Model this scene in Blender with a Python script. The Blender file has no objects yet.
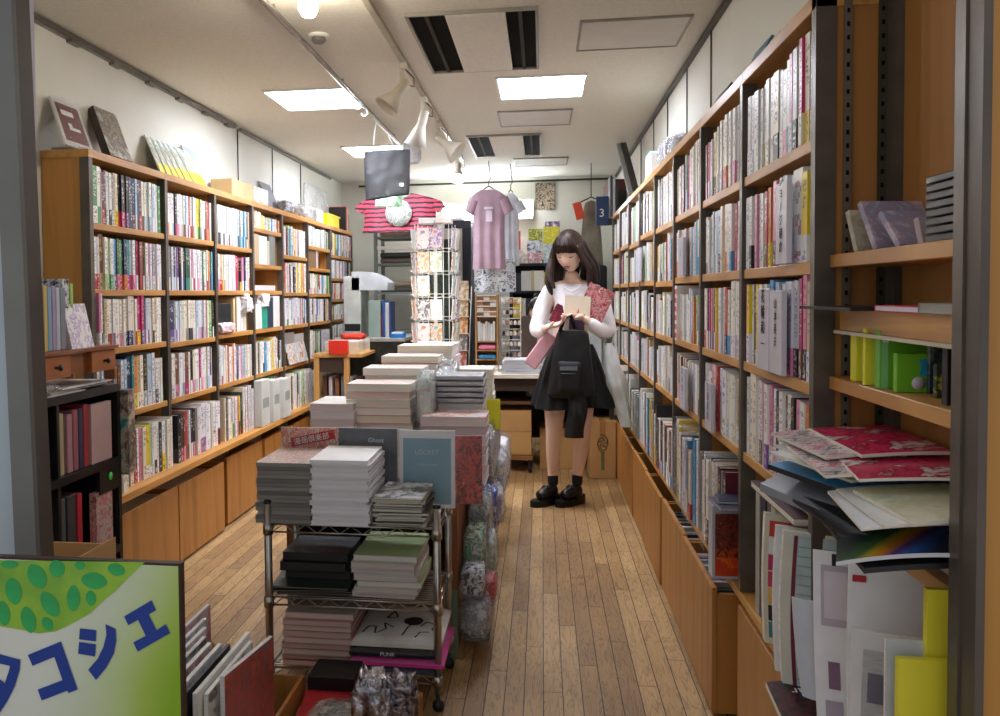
import bpy, math, random
from mathutils import Vector, Matrix, noise
PI = math.pi
rnd = random.Random(7)
scn = bpy.context.scene
COL = scn.collection

# ---------------------------------------------------------------- camera
# the photo is a crop: principal point at (415,324) of 1000x716, focal length 850 px
cam_d = bpy.data.cameras.new('camera')
cam = bpy.data.objects.new('camera', cam_d)
COL.objects.link(cam)
cam_d.sensor_fit = 'HORIZONTAL'
cam_d.sensor_width = 36.0
cam_d.lens = 36.0 * 850 / 1000
cam_d.shift_x = (500 - 415) / 1000
cam_d.shift_y = -(358 - 324) / 1000
cam_d.clip_start = 0.02
def _cv(x, y):
    return Vector((x - 415, -(y - 324), -850)).normalized()
_Y = _cv(542, 293)
_X = -_cv(-5260, 345)
_X = (_X - _Y * _X.dot(_Y)).normalized()
_Z = _X.cross(_Y)
R = Matrix((_X, _Y, _Z)).to_4x4()
cam.matrix_world = Matrix.Translation((0, 0, 1.30)) @ R
scn.camera = cam
# ---------------------------------------------------------------- world, exposure
w = bpy.data.worlds.new('street_daylight')
scn.world = w
w.use_nodes = True
w.node_tree.nodes['Background'].inputs[0].default_value = (0.92, 0.95, 1.0, 1)
w.node_tree.nodes['Background'].inputs[1].default_value = 0.22
scn.view_settings.view_transform = 'Standard'
scn.view_settings.look = 'None'
scn.view_settings.gamma = 1
scn.view_settings.exposure = 1.6
scn.view_settings.use_curve_mapping = False
PANEL_E = 13.0

# ---------------------------------------------------------------- materials
def lin(c):
    if isinstance(c, str):
        c = tuple(int(c[i:i+2], 16) / 255 for i in (0, 2, 4))
    return tuple((x / 12.92 if x <= 0.04045 else ((x + 0.055) / 1.055) ** 2.4) for x in c[:3])
MATS = {}
def mat(name, rgb='ffffff', rough=0.6, metal=0.0, var=0.12, scale=8.0, bump=0.0, spec=0.4, stretch=None, dark=None):
    """plain surface with soft procedural variation"""
    if name in MATS: return MATS[name]
    m = bpy.data.materials.new(name); m.use_nodes = True
    nt = m.node_tree; b = nt.nodes['Principled BSDF']
    c = lin(rgb); d = lin(dark) if dark else tuple(x * (1 - var * 2) for x in c)
    tc = nt.nodes.new('ShaderNodeTexCoord'); mp = nt.nodes.new('ShaderNodeMapping')
    if stretch: mp.inputs['Scale'].default_value = stretch
    nz = nt.nodes.new('ShaderNodeTexNoise'); nz.inputs['Scale'].default_value = scale; nz.inputs['Detail'].default_value = 6
    mx = nt.nodes.new('ShaderNodeMix'); mx.data_type = 'RGBA'
    mx.inputs[6].default_value = (*d, 1); mx.inputs[7].default_value = (*c, 1)
    rp = nt.nodes.new('ShaderNodeMapRange'); rp.inputs[1].default_value = 0.3; rp.inputs[2].default_value = 0.62
    nt.links.new(tc.outputs['Object'], mp.inputs[0]); nt.links.new(mp.outputs[0], nz.inputs['Vector'])
    nt.links.new(nz.outputs['Fac'], rp.inputs[0]); nt.links.new(rp.outputs[0], mx.inputs[0])
    nt.links.new(mx.outputs[2], b.inputs['Base Color'])
    b.inputs['Roughness'].default_value = rough; b.inputs['Metallic'].default_value = metal
    b.inputs['Specular IOR Level'].default_value = spec
    if bump:
        bp = nt.nodes.new('ShaderNodeBump'); bp.inputs['Strength'].default_value = bump; bp.inputs['Distance'].default_value = 0.01
        nt.links.new(nz.outputs['Fac'], bp.inputs['Height']); nt.links.new(bp.outputs[0], b.inputs['Normal'])
    MATS[name] = m
    return m
def emis(name, rgb, strength):
    if name in MATS: return MATS[name]
    m = bpy.data.materials.new(name); m.use_nodes = True
    b = m.node_tree.nodes['Principled BSDF']
    b.inputs['Base Color'].default_value = (0.8, 0.8, 0.8, 1)
    b.inputs['Emission Color'].default_value = (*lin(rgb), 1); b.inputs['Emission Strength'].default_value = strength
    MATS[name] = m; return m
def floor_mat():
    m = bpy.data.materials.new('oak_planks'); m.use_nodes = True
    nt = m.node_tree; b = nt.nodes['Principled BSDF']; L = nt.links.new
    tc = nt.nodes.new('ShaderNodeTexCoord'); mp = nt.nodes.new('ShaderNodeMapping')
    mp.inputs['Rotation'].default_value = (0, 0, PI / 2)
    L(tc.outputs['Object'], mp.inputs[0])
    sx = nt.nodes.new('ShaderNodeSeparateXYZ'); L(mp.outputs[0], sx.inputs[0])
    def mth(op, a, b_=None):
        n = nt.nodes.new('ShaderNodeMath'); n.operation = op; L(a, n.inputs[0])
        if b_ is not None: n.inputs[1].default_value = b_
        return n.outputs[0]
    row = mth('FLOOR', mth('DIVIDE', sx.outputs[1], 0.062)); off = mth('MULTIPLY', mth('FRACT', mth('MULTIPLY', row, 0.618)), 0.92)
    ad0 = nt.nodes.new('ShaderNodeMath'); ad0.operation = 'ADD'; L(sx.outputs[0], ad0.inputs[0]); L(off, ad0.inputs[1])
    cb = nt.nodes.new('ShaderNodeCombineXYZ'); L(ad0.outputs[0], cb.inputs[0]); L(sx.outputs[1], cb.inputs[1])
    br = nt.nodes.new('ShaderNodeTexBrick')
    br.inputs['Scale'].default_value = 1.0; br.inputs['Brick Width'].default_value = 0.92; br.inputs['Row Height'].default_value = 0.062
    br.inputs['Mortar Size'].default_value = 0.0018; br.inputs['Mortar Smooth'].default_value = 0.2
    br.inputs['Color1'].default_value = (0, 0, 0, 1); br.inputs['Color2'].default_value = (1, 1, 1, 1); br.inputs['Mortar'].default_value = (0.5, 0.5, 0.5, 1)
    br.offset = 0.0; br.offset_frequency = 2
    L(cb.outputs[0], br.inputs['Vector'])
    cr = nt.nodes.new('ShaderNodeValToRGB'); e = cr.color_ramp.elements
    e[0].color = (*lin('9c7a54'), 1); e[1].color = (*lin('c4a272'), 1); e[0].position = 0.0
    x = cr.color_ramp.elements.new(0.5); x.color = (*lin('b08c5c'), 1)
    L(br.outputs['Color'], cr.inputs[0])
    # grain
    mg = nt.nodes.new('ShaderNodeMapping'); mg.inputs['Scale'].default_value = (13, 1.3, 1)
    add = nt.nodes.new('ShaderNodeVectorMath'); add.operation = 'MULTIPLY_ADD'
    add.inputs[1].default_value = (0, 7, 0)
    L(br.outputs['Color'], add.inputs[0]); L(tc.outputs['Object'], add.inputs[2]); L(add.outputs[0], mg.inputs[0])
    wv = nt.nodes.new('ShaderNodeTexNoise'); wv.inputs['Scale'].default_value = 2.2; wv.inputs['Detail'].default_value = 8; wv.inputs['Distortion'].default_value = 1.4
    L(mg.outputs[0], wv.inputs['Vector'])
    sn = nt.nodes.new('ShaderNodeMath'); sn.operation = 'MULTIPLY'; sn.inputs[1].default_value = 46
    L(wv.outputs['Fac'], sn.inputs[0])
    s2 = nt.nodes.new('ShaderNodeMath'); s2.operation = 'SINE'; L(sn.outputs[0], s2.inputs[0])
    rg = nt.nodes.new('ShaderNodeMapRange'); rg.inputs[1].default_value = 0.45; rg.inputs[2].default_value = 1.0; rg.inputs[3].default_value = 1.0; rg.inputs[4].default_value = 0.62
    L(s2.outputs[0], rg.inputs[0])
    mu = nt.nodes.new('ShaderNodeMix'); mu.data_type = 'RGBA'; mu.blend_type = 'MULTIPLY'; mu.inputs[0].default_value = 1
    L(cr.outputs[0], mu.inputs[6]); L(rg.outputs[0], mu.inputs[7])
    # broad wear
    nz = nt.nodes.new('ShaderNodeTexNoise'); nz.inputs['Scale'].default_value = 2.0; nz.inputs['Detail'].default_value = 5
    L(tc.outputs['Object'], nz.inputs['Vector'])
    r2 = nt.nodes.new('ShaderNodeMapRange'); r2.inputs[1].default_value = 0.35; r2.inputs[2].default_value = 0.65; r2.inputs[3].default_value = 0.85; r2.inputs[4].default_value = 1.12
    L(nz.outputs['Fac'], r2.inputs[0])
    m2 = nt.nodes.new('ShaderNodeMix'); m2.data_type = 'RGBA'; m2.blend_type = 'MULTIPLY'; m2.inputs[0].default_value = 1
    L(mu.outputs[2], m2.inputs[6]); L(r2.outputs[0], m2.inputs[7])
    m3 = nt.nodes.new('ShaderNodeMix'); m3.data_type = 'RGBA'; m3.inputs[7].default_value = (*lin('33241a'), 1)
    L(br.outputs['Fac'], m3.inputs[0]); L(m2.outputs[2], m3.inputs[6])
    L(m3.outputs[2], b.inputs['Base Color'])
    b.inputs['Roughness'].default_value = 0.5
    bp = nt.nodes.new('ShaderNodeBump'); bp.inputs['Strength'].default_value = 0.3; bp.inputs['Distance'].default_value = 0.002; bp.invert = True
    L(br.outputs['Fac'], bp.inputs['Height']); L(bp.outputs[0], b.inputs['Normal'])
    return m
def wood(name, light, darkc, rough=0.5, axis='x', s=1.0):
    """oiled timber: stretched noise rings along one axis"""
    if name in MATS: return MATS[name]
    m = bpy.data.materials.new(name); m.use_nodes = True
    nt = m.node_tree; b = nt.nodes['Principled BSDF']; L = nt.links.new
    tc = nt.nodes.new('ShaderNodeTexCoord'); mp = nt.nodes.new('ShaderNodeMapping')
    sc = {'x': (1, 12, 12), 'y': (12, 1, 12), 'z': (12, 12, 1)}[axis]
    mp.inputs['Scale'].default_value = tuple(q * s for q in sc)
    L(tc.outputs['Object'], mp.inputs[0])
    nz = nt.nodes.new('ShaderNodeTexNoise'); nz.inputs['Scale'].default_value = 1.2; nz.inputs['Detail'].default_value = 5; nz.inputs['Distortion'].default_value = 0.7
    L(mp.outputs[0], nz.inputs['Vector'])
    ml = nt.nodes.new('ShaderNodeMath'); ml.operation = 'MULTIPLY'; ml.inputs[1].default_value = 22; L(nz.outputs['Fac'], ml.inputs[0])
    s2 = nt.nodes.new('ShaderNodeMath'); s2.operation = 'SINE'; L(ml.outputs[0], s2.inputs[0])
    rg = nt.nodes.new('ShaderNodeMapRange'); rg.inputs[1].default_value = -1; rg.inputs[2].default_value = 1
    L(s2.outputs[0], rg.inputs[0])
    mx = nt.nodes.new('ShaderNodeMix'); mx.data_type = 'RGBA'; mx.inputs[6].default_value = (*lin(light), 1); mx.inputs[7].default_value = (*lin(darkc), 1)
    L(rg.outputs[0], mx.inputs[0]); L(mx.outputs[2], b.inputs['Base Color'])
    b.inputs['Roughness'].default_value = rough
    MATS[name] = m; return m
def print_mat(name='printed_cover', rough=0.38):
    """colour from the mesh's own 'col' attribute with blocky glyph rows in 'txt' colour laid out by the UV map"""
    if name in MATS: return MATS[name]
    m = bpy.data.materials.new(name); m.use_nodes = True
    nt = m.node_tree; b = nt.nodes['Principled BSDF']; L = nt.links.new
    a1 = nt.nodes.new('ShaderNodeAttribute'); a1.attribute_name = 'col'
    a2 = nt.nodes.new('ShaderNodeAttribute'); a2.attribute_name = 'txt'
    uv = nt.nodes.new('ShaderNodeUVMap'); uv.uv_map = 'uv'
    def math1(op, a, bv=None):
        n = nt.nodes.new('ShaderNodeMath'); n.operation = op
        if hasattr(a, 'links'): L(a, n.inputs[0])
        else: n.inputs[0].default_value = a
        if bv is not None:
            if hasattr(bv, 'links'): L(bv, n.inputs[1])
            else: n.inputs[1].default_value = bv
        return n.outputs[0]
    sp = nt.nodes.new('ShaderNodeSeparateXYZ'); L(uv.outputs[0], sp.inputs[0])
    u, v = sp.outputs[0], sp.outputs[1]
    sc = nt.nodes.new('ShaderNodeVectorMath'); sc.operation = 'MULTIPLY'; sc.inputs[1].default_value = (6, 6, 1); L(uv.outputs[0], sc.inputs[0])
    fl = nt.nodes.new('ShaderNodeVectorMath'); fl.operation = 'FLOOR'; L(sc.outputs[0], fl.inputs[0])
    wn = nt.nodes.new('ShaderNodeTexWhiteNoise'); wn.noise_dimensions = '2D'; L(fl.outputs[0], wn.inputs['Vector'])
    ink = math1('GREATER_THAN', wn.outputs['Value'], 0.56)
    fv = math1('FRACT', v)
    cell = math1('FLOOR', v)
    w1 = nt.nodes.new('ShaderNodeTexWhiteNoise'); w1.noise_dimensions = '1D'; L(cell, w1.inputs['W'])
    on = math1('GREATER_THAN', w1.outputs['Value'], 0.16)
    k = math1('MULTIPLY', ink, on)
    for t, op in ((0.14, 'GREATER_THAN'), (0.86, 'LESS_THAN')): k = math1('MULTIPLY', k, math1(op, fv, t))
    for t, op in ((0.17, 'GREATER_THAN'), (0.83, 'LESS_THAN')): k = math1('MULTIPLY', k, math1(op, u, t))
    k = math1('MULTIPLY', k, 0.7)
    mx = nt.nodes.new('ShaderNodeMix'); mx.data_type = 'RGBA'
    L(k, mx.inputs[0]); L(a1.outputs['Color'], mx.inputs[6]); L(a2.outputs['Color'], mx.inputs[7])
    L(mx.outputs[2], b.inputs['Base Color']); b.inputs['Roughness'].default_value = rough
    MATS[name] = m; return m
def art_mat(name, cols, scale=9.0, rough=0.35, kind='block'):
    """printed picture: a few flat ink colours in irregular patches"""
    if name in MATS: return MATS[name]
    m = bpy.data.materials.new(name); m.use_nodes = True
    nt = m.node_tree; b = nt.nodes['Principled BSDF']; L = nt.links.new
    tc = nt.nodes.new('ShaderNodeTexCoord')
    if kind == 'voronoi':
        nz = nt.nodes.new('ShaderNodeTexVoronoi'); nz.inputs['Scale'].default_value = scale
        wn = nt.nodes.new('ShaderNodeTexWhiteNoise'); L(tc.outputs['Object'], nz.inputs['Vector']); L(nz.outputs['Color'], wn.inputs['Vector']); out = wn.outputs['Value']
    elif kind == 'stripe':
        nz = nt.nodes.new('ShaderNodeTexWave'); nz.bands_direction = 'Z'; nz.inputs['Scale'].default_value = scale; nz.inputs['Distortion'].default_value = 2.5; nz.inputs['Detail'].default_value = 3; nz.inputs['Detail Scale'].default_value = 1.5
        L(tc.outputs['Object'], nz.inputs['Vector']); out = nz.outputs['Fac']
    elif kind == 'block':
        nz = nt.nodes.new('ShaderNodeTexNoise'); nz.inputs['Scale'].default_value = scale * 1.5; nz.inputs['Detail'].default_value = 5; nz.inputs['Roughness'].default_value = 0.7; nz.inputs['Distortion'].default_value = 0.5
        L(tc.outputs['Object'], nz.inputs['Vector']); mr = nt.nodes.new('ShaderNodeMapRange'); mr.inputs[1].default_value = 0.3; mr.inputs[2].default_value = 0.7; L(nz.outputs['Fac'], mr.inputs[0]); out = mr.outputs[0]
    else:
        nz = nt.nodes.new('ShaderNodeTexNoise'); nz.inputs['Scale'].default_value = scale; nz.inputs['Detail'].default_value = 3; nz.inputs['Distortion'].default_value = 1.2
        L(tc.outputs['Object'], nz.inputs['Vector'])
        mr = nt.nodes.new('ShaderNodeMapRange'); mr.inputs[1].default_value = 0.32; mr.inputs[2].default_value = 0.68; L(nz.outputs['Fac'], mr.inputs[0]); out = mr.outputs[0]
    cr = nt.nodes.new('ShaderNodeValToRGB'); cr.color_ramp.interpolation = 'LINEAR' if kind == 'block' else 'CONSTANT'
    n = len(cols); e = cr.color_ramp.elements
    e[0].color = (*lin(cols[0]), 1); e[0].position = 0
    e[1].color = (*lin(cols[-1]), 1); e[1].position = (n - 1) / n
    for i in range(1, n - 1):
        x = e.new(i / n); x.color = (*lin(cols[i]), 1)
    L(out, cr.inputs[0]); L(cr.outputs[0], b.inputs['Base Color']); b.inputs['Roughness'].default_value = rough
    MATS[name] = m; return m
def film_mat(name='clear_film', gloss=0.12, tint=(0.97, 0.98, 1.0), bump=0.6, scale=30):
    if name in MATS: return MATS[name]
    m = bpy.data.materials.new(name); m.use_nodes = True
    nt = m.node_tree; nt.nodes.remove(nt.nodes['Principled BSDF']); L = nt.links.new
    out = nt.nodes['Material Output']
    tr = nt.nodes.new('ShaderNodeBsdfTransparent'); tr.inputs[0].default_value = (*tint, 1)
    gl = nt.nodes.new('ShaderNodeBsdfGlossy'); gl.inputs['Roughness'].default_value = 0.12
    df = nt.nodes.new('ShaderNodeBsdfDiffuse'); df.inputs[0].default_value = (0.9, 0.92, 0.95, 1)
    tc = nt.nodes.new('ShaderNodeTexCoord')
    nz = nt.nodes.new('ShaderNodeTexNoise'); nz.inputs['Scale'].default_value = scale; nz.inputs['Detail'].default_value = 4; nz.inputs['Distortion'].default_value = 2
    L(tc.outputs['Object'], nz.inputs['Vector'])
    bp = nt.nodes.new('ShaderNodeBump'); bp.inputs['Strength'].default_value = bump; bp.inputs['Distance'].default_value = 0.02
    L(nz.outputs['Fac'], bp.inputs['Height']); L(bp.outputs[0], gl.inputs['Normal'])
    m0 = nt.nodes.new('ShaderNodeMixShader'); m0.inputs[0].default_value = 0.12; L(gl.outputs[0], m0.inputs[1]); L(df.outputs[0], m0.inputs[2])
    m1 = nt.nodes.new('ShaderNodeMixShader'); m1.inputs[0].default_value = gloss
    L(tr.outputs[0], m1.inputs[1]); L(m0.outputs[0], m1.inputs[2]); L(m1.outputs[0], out.inputs[0])
    MATS[name] = m; return m

PRINT = print_mat()
PAGE = mat('page_block', 'e9e2d2', 0.8, var=0.10, scale=3, stretch=(1, 1, 160), dark='c9c0ae')
W_SHELF = wood('shelf_pine', 'cf9850', 'bb8340', 0.42, 'y')
W_ORANGE = wood('orange_plywood', 'bb8440', 'b07a38', 0.5, 'z', 0.6)
W_BIN = wood('bin_plywood', 'b57d3e', 'a06a2e', 0.42, 'z', 0.5)
STEEL = mat('dark_steel', '6a6157', 0.4, 0.45, var=0.15, scale=14)
CHROME = mat('chrome_wire', 'b9b6b0', 0.28, 1.0, var=0.08, scale=30)
WHITE_PAINT = mat('white_paint', 'e6e6e0', 0.5, var=0.05)
BLACKP = mat('black_plastic', '17171a', 0.4, var=0.2)

# ---------------------------------------------------------------- mesh builder
class G:
    """collects faces with colour, text colour, uv and material slot, and links them as ONE object"""
    def __init__(s): s.v = []; s.f = []; s.c = []; s.t = []; s.uv = []; s.mi = []; s.sm = []
    def face(s, pts, col=(1, 1, 1), txt=(0, 0, 0), uv=None, mi=0, sm=False):
        n = len(s.v); s.v += [tuple(p) for p in pts]; s.f.append(tuple(range(n, n + len(pts))))
        s.c.append(col); s.t.append(txt); s.uv.append(uv or [(-1, -1)] * len(pts)); s.mi.append(mi); s.sm.append(sm)
    def idx(s, vs, fs, mi=0, col=(1, 1, 1), sm=False, M=None):
        n = len(s.v); s.v += [tuple(M @ Vector(p)) if M else tuple(p) for p in vs]
        for f in fs:
            s.f.append(tuple(n + i for i in f)); s.c.append(col); s.t.append((0, 0, 0)); s.uv.append([(-1, -1)] * len(f)); s.mi.append(mi); s.sm.append(sm)
        return s
    def box(s, a, b, mi=0, col=(1, 1, 1), M=None):
        x0, y0, z0 = a; x1, y1, z1 = b
        if x0 > x1: x0, x1 = x1, x0
        if y0 > y1: y0, y1 = y1, y0
        if z0 > z1: z0, z1 = z1, z0
        vs = [(x0, y0, z0), (x1, y0, z0), (x1, y1, z0), (x0, y1, z0), (x0, y0, z1), (x1, y0, z1), (x1, y1, z1), (x0, y1, z1)]
        s.idx(vs, [(0, 3, 2, 1), (4, 5, 6, 7), (0, 1, 5, 4), (1, 2, 6, 5), (2, 3, 7, 6), (3, 0, 4, 7)], mi, col, M=M)
        return s
    def tube(s, pts, r, n=8, mi=0, col=(1, 1, 1), caps=True, M=None):
        pts = [Vector(p) for p in pts]; rs = r if isinstance(r, (list, tuple)) else [r] * len(pts)
        up = None; rings = []
        for i, p in enumerate(pts):
            d = (pts[min(i + 1, len(pts) - 1)] - pts[max(i - 1, 0)]).normalized()
            if up is None:
                up = Vector((0, 0, 1)) if abs(d.z) < 0.9 else Vector((1, 0, 0))
            a = d.cross(up).normalized(); up = a.cross(d).normalized()
            rings.append([p + (a * math.cos(2 * PI * k / n) + up * math.sin(2 * PI * k / n)) * rs[i] for k in range(n)])
        vs = [q for r_ in rings for q in r_]; fs = []
        for i in range(len(pts) - 1):
            for k in range(n):
                k2 = (k + 1) % n
                fs.append((i * n + k, i * n + k2, (i + 1) * n + k2, (i + 1) * n + k))
        if caps: fs.append(tuple(reversed(range(n)))); fs.append(tuple((len(pts) - 1) * n + k for k in range(n)))
        s.idx(vs, fs, mi, col, sm=True, M=M); return s
    def lathe(s, prof, n=20, c=(0, 0, 0), mi=0, col=(1, 1, 1), M=None):
        vs = []; fs = []
        for r, z in prof:
            for k in range(n): vs.append((c[0] + r * math.cos(2 * PI * k / n), c[1] + r * math.sin(2 * PI * k / n), c[2] + z))
        for i in range(len(prof) - 1):
            for k in range(n):
                k2 = (k + 1) % n; fs.append((i * n + k, i * n + k2, (i + 1) * n + k2, (i + 1) * n + k))
        s.idx(vs, fs, mi, col, sm=True, M=M); return s
    def prism(s, poly, z0, z1, mi=0, col=(1, 1, 1), M=None):
        n = len(poly); vs = [(x, y, z0) for x, y in poly] + [(x, y, z1) for x, y in poly]
        fs = [tuple(reversed(range(n))), tuple(range(n, 2 * n))] + [(i, (i + 1) % n, n + (i + 1) % n, n + i) for i in range(n)]
        s.idx(vs, fs, mi, col, M=M); return s
    def grid(s, fn, nu, nv, mi=0, col=(1, 1, 1), sm=True, uvs=False):
        n = len(s.v)
        for j in range(nv + 1):
            for i in range(nu + 1): s.v.append(tuple(fn(i / nu, j / nv)))
        for j in range(nv):
            for i in range(nu):
                a = n + j * (nu + 1) + i
                s.f.append((a, a + 1, a + nu + 2, a + nu + 1)); s.c.append(col); s.t.append((0, 0, 0)); s.uv.append([(-1, -1)] * 4); s.mi.append(mi); s.sm.append(sm)
        return s
    def build(s, name, mats, parent=None, origin=None, mods=None):
        me = bpy.data.meshes.new(name)
        o0 = Vector(origin) if origin is not None else Vector((0, 0, 0))
        me.from_pydata([tuple(Vector(p) - o0) for p in s.v], [], s.f)
        if not isinstance(mats, (list, tuple)): mats = [mats]
        for m in mats: me.materials.append(m)
        me.polygons.foreach_set('material_index', s.mi)
        me.polygons.foreach_set('use_smooth', s.sm)
        if any(m.name.startswith('printed') for m in mats):
            for nm, src in (('col', s.c), ('txt', s.t)):
                at = me.color_attributes.new(nm, 'FLOAT_COLOR', 'CORNER'); buf = []
                for f, c in zip(s.f, src): buf += [c[0], c[1], c[2], 1.0] * len(f)
                at.data.foreach_set('color', buf)
            ul = me.uv_layers.new(name='uv'); buf = []
            for q in s.uv:
                for a in q: buf += [a[0], a[1]]
            ul.data.foreach_set('uv', buf)
        me.update()
        o = bpy.data.objects.new(name, me); COL.objects.link(o)
        if parent is not None:
            o.parent = parent
            o.location = o0 - (Vector(parent.get('_org', (0, 0, 0))) if True else 0)
            o['_org'] = tuple(o0)
        else:
            o.location = o0; o['_org'] = tuple(o0)
        if mods: mods(o)
        return o
def empty(name, loc, label=None, cat=None, group=None):
    o = bpy.data.objects.new(name, None); COL.objects.link(o); o.location = loc; o.empty_display_size = 0.05
    o['_org'] = tuple(loc)
    if label: tag(o, label, cat, group)
    return o
def tag(o, label, cat, group=None):
    o['label'] = label; o['category'] = cat
    if group: o['group'] = group
    return o
def struct(o): o['kind'] = 'structure'; return o
def bevel(wd=0.002, seg=2):
    def f(o):
        m = o.modifiers.new('bevel', 'BEVEL'); m.width = wd; m.segments = seg; m.limit_method = 'ANGLE'
    return f
def part(name, g, mats, parent, label=None, mods=None):
    """child mesh; its geometry is given in world metres"""
    c = g.v[0] if g.v else (0, 0, 0)
    xs = list(zip(*g.v)); c = [(min(a) + max(a)) / 2 for a in xs]
    o = g.build(name, mats, parent, origin=c, mods=mods)
    if label: o['label'] = label
    return o
def solo(name, g, mats, label, cat, group=None, mods=None):
    xs = list(zip(*g.v)); c = [(min(xs[0]) + max(xs[0])) / 2, (min(xs[1]) + max(xs[1])) / 2, min(xs[2])]
    return tag(g.build(name, mats, None, origin=c, mods=mods), label, cat, group)
def T(loc, rz=0, rx=0, ry=0):
    return Matrix.Translation(loc) @ Matrix.Rotation(rz, 4, 'Z') @ Matrix.Rotation(ry, 4, 'Y') @ Matrix.Rotation(rx, 4, 'X')

# ---------------------------------------------------------------- room shell
XL, XR, YB, ZC = -1.99, 0.71, 8.35, 2.42
WALL = mat('painted_wall', 'dcdcd2', 0.8, var=0.025, scale=3, bump=0.03)
CEIL = mat('ceiling_board', 'dfddd2', 0.85, var=0.03, scale=60, bump=0.05, dark='d6d3c6')
g = G().box((XL - 1.6, -1.0, -0.08), (XR + 1.2, YB + 0.1, 0)); struct(g.build('floor', floor_mat()))
g = G().box((XL - 0.1, 1.25, ZC), (XR + 0.1, YB + 0.1, ZC + 0.1)); struct(g.build('ceiling', CEIL))
g = G().box((XL - 0.1, 1.25, 0), (XL, YB + 0.1, ZC)); struct(g.build('wall_left', WALL))
g = G().box((XR, 1.25, 0), (XR + 0.1, YB + 0.1, ZC)); struct(g.build('wall_right', WALL))
g = G().box((XL, YB, 0), (XR, YB + 0.1, ZC)); struct(g.build('wall_back', WALL))

# ---------------------------------------------------------------- lettering
_tc = {}
def text_poly(ch, size=1.0):
    """outline of one line of text as (verts, faces) in the xy plane, centred"""
    if ch not in _tc:
        cu = bpy.data.curves.new('t', 'FONT'); cu.body = ch; cu.align_x = 'CENTER'; cu.align_y = 'CENTER'; cu.size = 1.0
        cu.fill_mode = 'FRONT'; cu.resolution_u = 3
        o = bpy.data.objects.new('t', cu); COL.objects.link(o)
        dg = bpy.context.evaluated_depsgraph_get()
        me = bpy.data.meshes.new_from_object(o.evaluated_get(dg))
        vs = [v.co.copy() for v in me.vertices]; fs = [tuple(p.vertices) for p in me.polygons]
        if vs:
            cx = (min(v.x for v in vs) + max(v.x for v in vs)) / 2; cy = (min(v.y for v in vs) + max(v.y for v in vs)) / 2
            _tc[ch] = ([(v.x - cx, v.y - cy, 0) for v in vs], fs)
        else: _tc[ch] = ([], [])
        bpy.data.objects.remove(o); bpy.data.meshes.remove(me); bpy.data.curves.remove(cu)
    vs, fs = _tc[ch]
    return [(x * size, y * size, 0) for x, y, z in vs], fs
def letter(g, s, M, size, vertical=False, pitch=1.08, mi=0, sx=1.0):
    """adds lettering to g; M maps the text plane (x right, y up) to the world"""
    if vertical:
        n = len(s)
        for i, ch in enumerate(s):
            vs, fs = text_poly('|' if ch in 'ー' else ch, size)
            if ch == 'ー': vs = [(x, y * 0.75, z) for x, y, z in vs]
            g.idx([(x * sx, y + ((n - 1) / 2 - i) * size * pitch, 0.0) for x, y, z in vs], fs, mi, M=M)
    else:
        vs, fs = text_poly(s, size); g.idx([(x * sx, y, 0) for x, y, z in vs], fs, mi, M=M)
def plane_M(o, xdir, ydir):
    x = Vector(xdir).normalized(); y = Vector(ydir).normalized(); z = x.cross(y)
    return Matrix.Translation(o) @ Matrix((x, y, z)).transposed().to_4x4()
INK = mat('black_ink', '1a181c', 0.6, var=0.05)

# ---------------------------------------------------------------- ceiling, walls: fixtures
def light_panel(x, y, label):
    e = empty('ceiling_light', (x + 0.235, y + 0.245, ZC), label, 'ceiling light', 'recessed square ceiling lights')
    part('diffuser', G().box((x + 0.012, y + 0.012, ZC - 0.008), (x + 0.458, y + 0.478, ZC - 0.001)), emis('lit_diffuser', 'eef2ff', PANEL_E), e)
    g = G()
    for a, b in (((x, y), (x + 0.47, y + 0.012)), ((x, y + 0.478), (x + 0.47, y + 0.49)), ((x, y + 0.012), (x + 0.012, y + 0.478)), ((x + 0.458, y + 0.012), (x + 0.47, y + 0.478))):
        g.box((*a, ZC - 0.011), (*b, ZC))
    part('frame', g, WHITE_PAINT, e)
light_panel(-0.235, 4.455, 'bright square light panel right of the spotlight track')
light_panel(-1.51, 4.51, 'bright square light panel over the left aisle, nearer one')
light_panel(-1.50, 6.30, 'bright square light panel over the left aisle, behind the hanging black bag')
DARK = mat('dark_slot', '1a1814', 0.9, spec=0.05)
GREYF = mat('grey_frame', '9b978c', 0.5)
def cassette(x0, x1, y0, y1, label):
    e = empty('ceiling_air_conditioner', ((x0 + x1) / 2, (y0 + y1) / 2, ZC), label, 'air conditioner', 'two-way ceiling air conditioners')
    b = 0.012; g = G()
    for a, c in (((x0, y0), (x1, y0 + b)), ((x0, y1 - b), (x1, y1)), ((x0, y0 + b), (x0 + b, y1 - b)), ((x1 - b, y0 + b), (x1, y1 - b))):
        g.box((*a, ZC - 0.014), (*c, ZC))
    part('frame', g, GREYF, e)
    g = G().box((x0 + 0.16, y0 + b, ZC - 0.016), (x1 - 0.13, y1 - b, ZC - 0.002)); part('centre_panel', g, CEIL, e, mods=bevel(0.004))
    for sx0, sx1 in ((x0 + b, x0 + 0.16), (x1 - 0.13, x1 - b)):
        o = part('air_slot', G().box((sx0, y0 + b, ZC - 0.003), (sx1, y1 - b, ZC - 0.001)), DARK, e)
        g = G()
        for k in (0.5,):
            xx = sx0 + (sx1 - sx0) * k
            g.box((xx - 0.009, y0 + b, ZC - 0.012), (xx + 0.006, y1 - b, ZC - 0.003))
        part('louvre', g, mat('louvre_metal', '4a463c', 0.8, spec=0.1), o)
cassette(-0.54, -0.01, 3.39, 4.29, 'long cream ceiling air conditioner with two dark slots, nearest')
cassette(-0.53, 0.0, 6.05, 6.95, 'ceiling air conditioner with two dark slots, far one behind the light')
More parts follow.
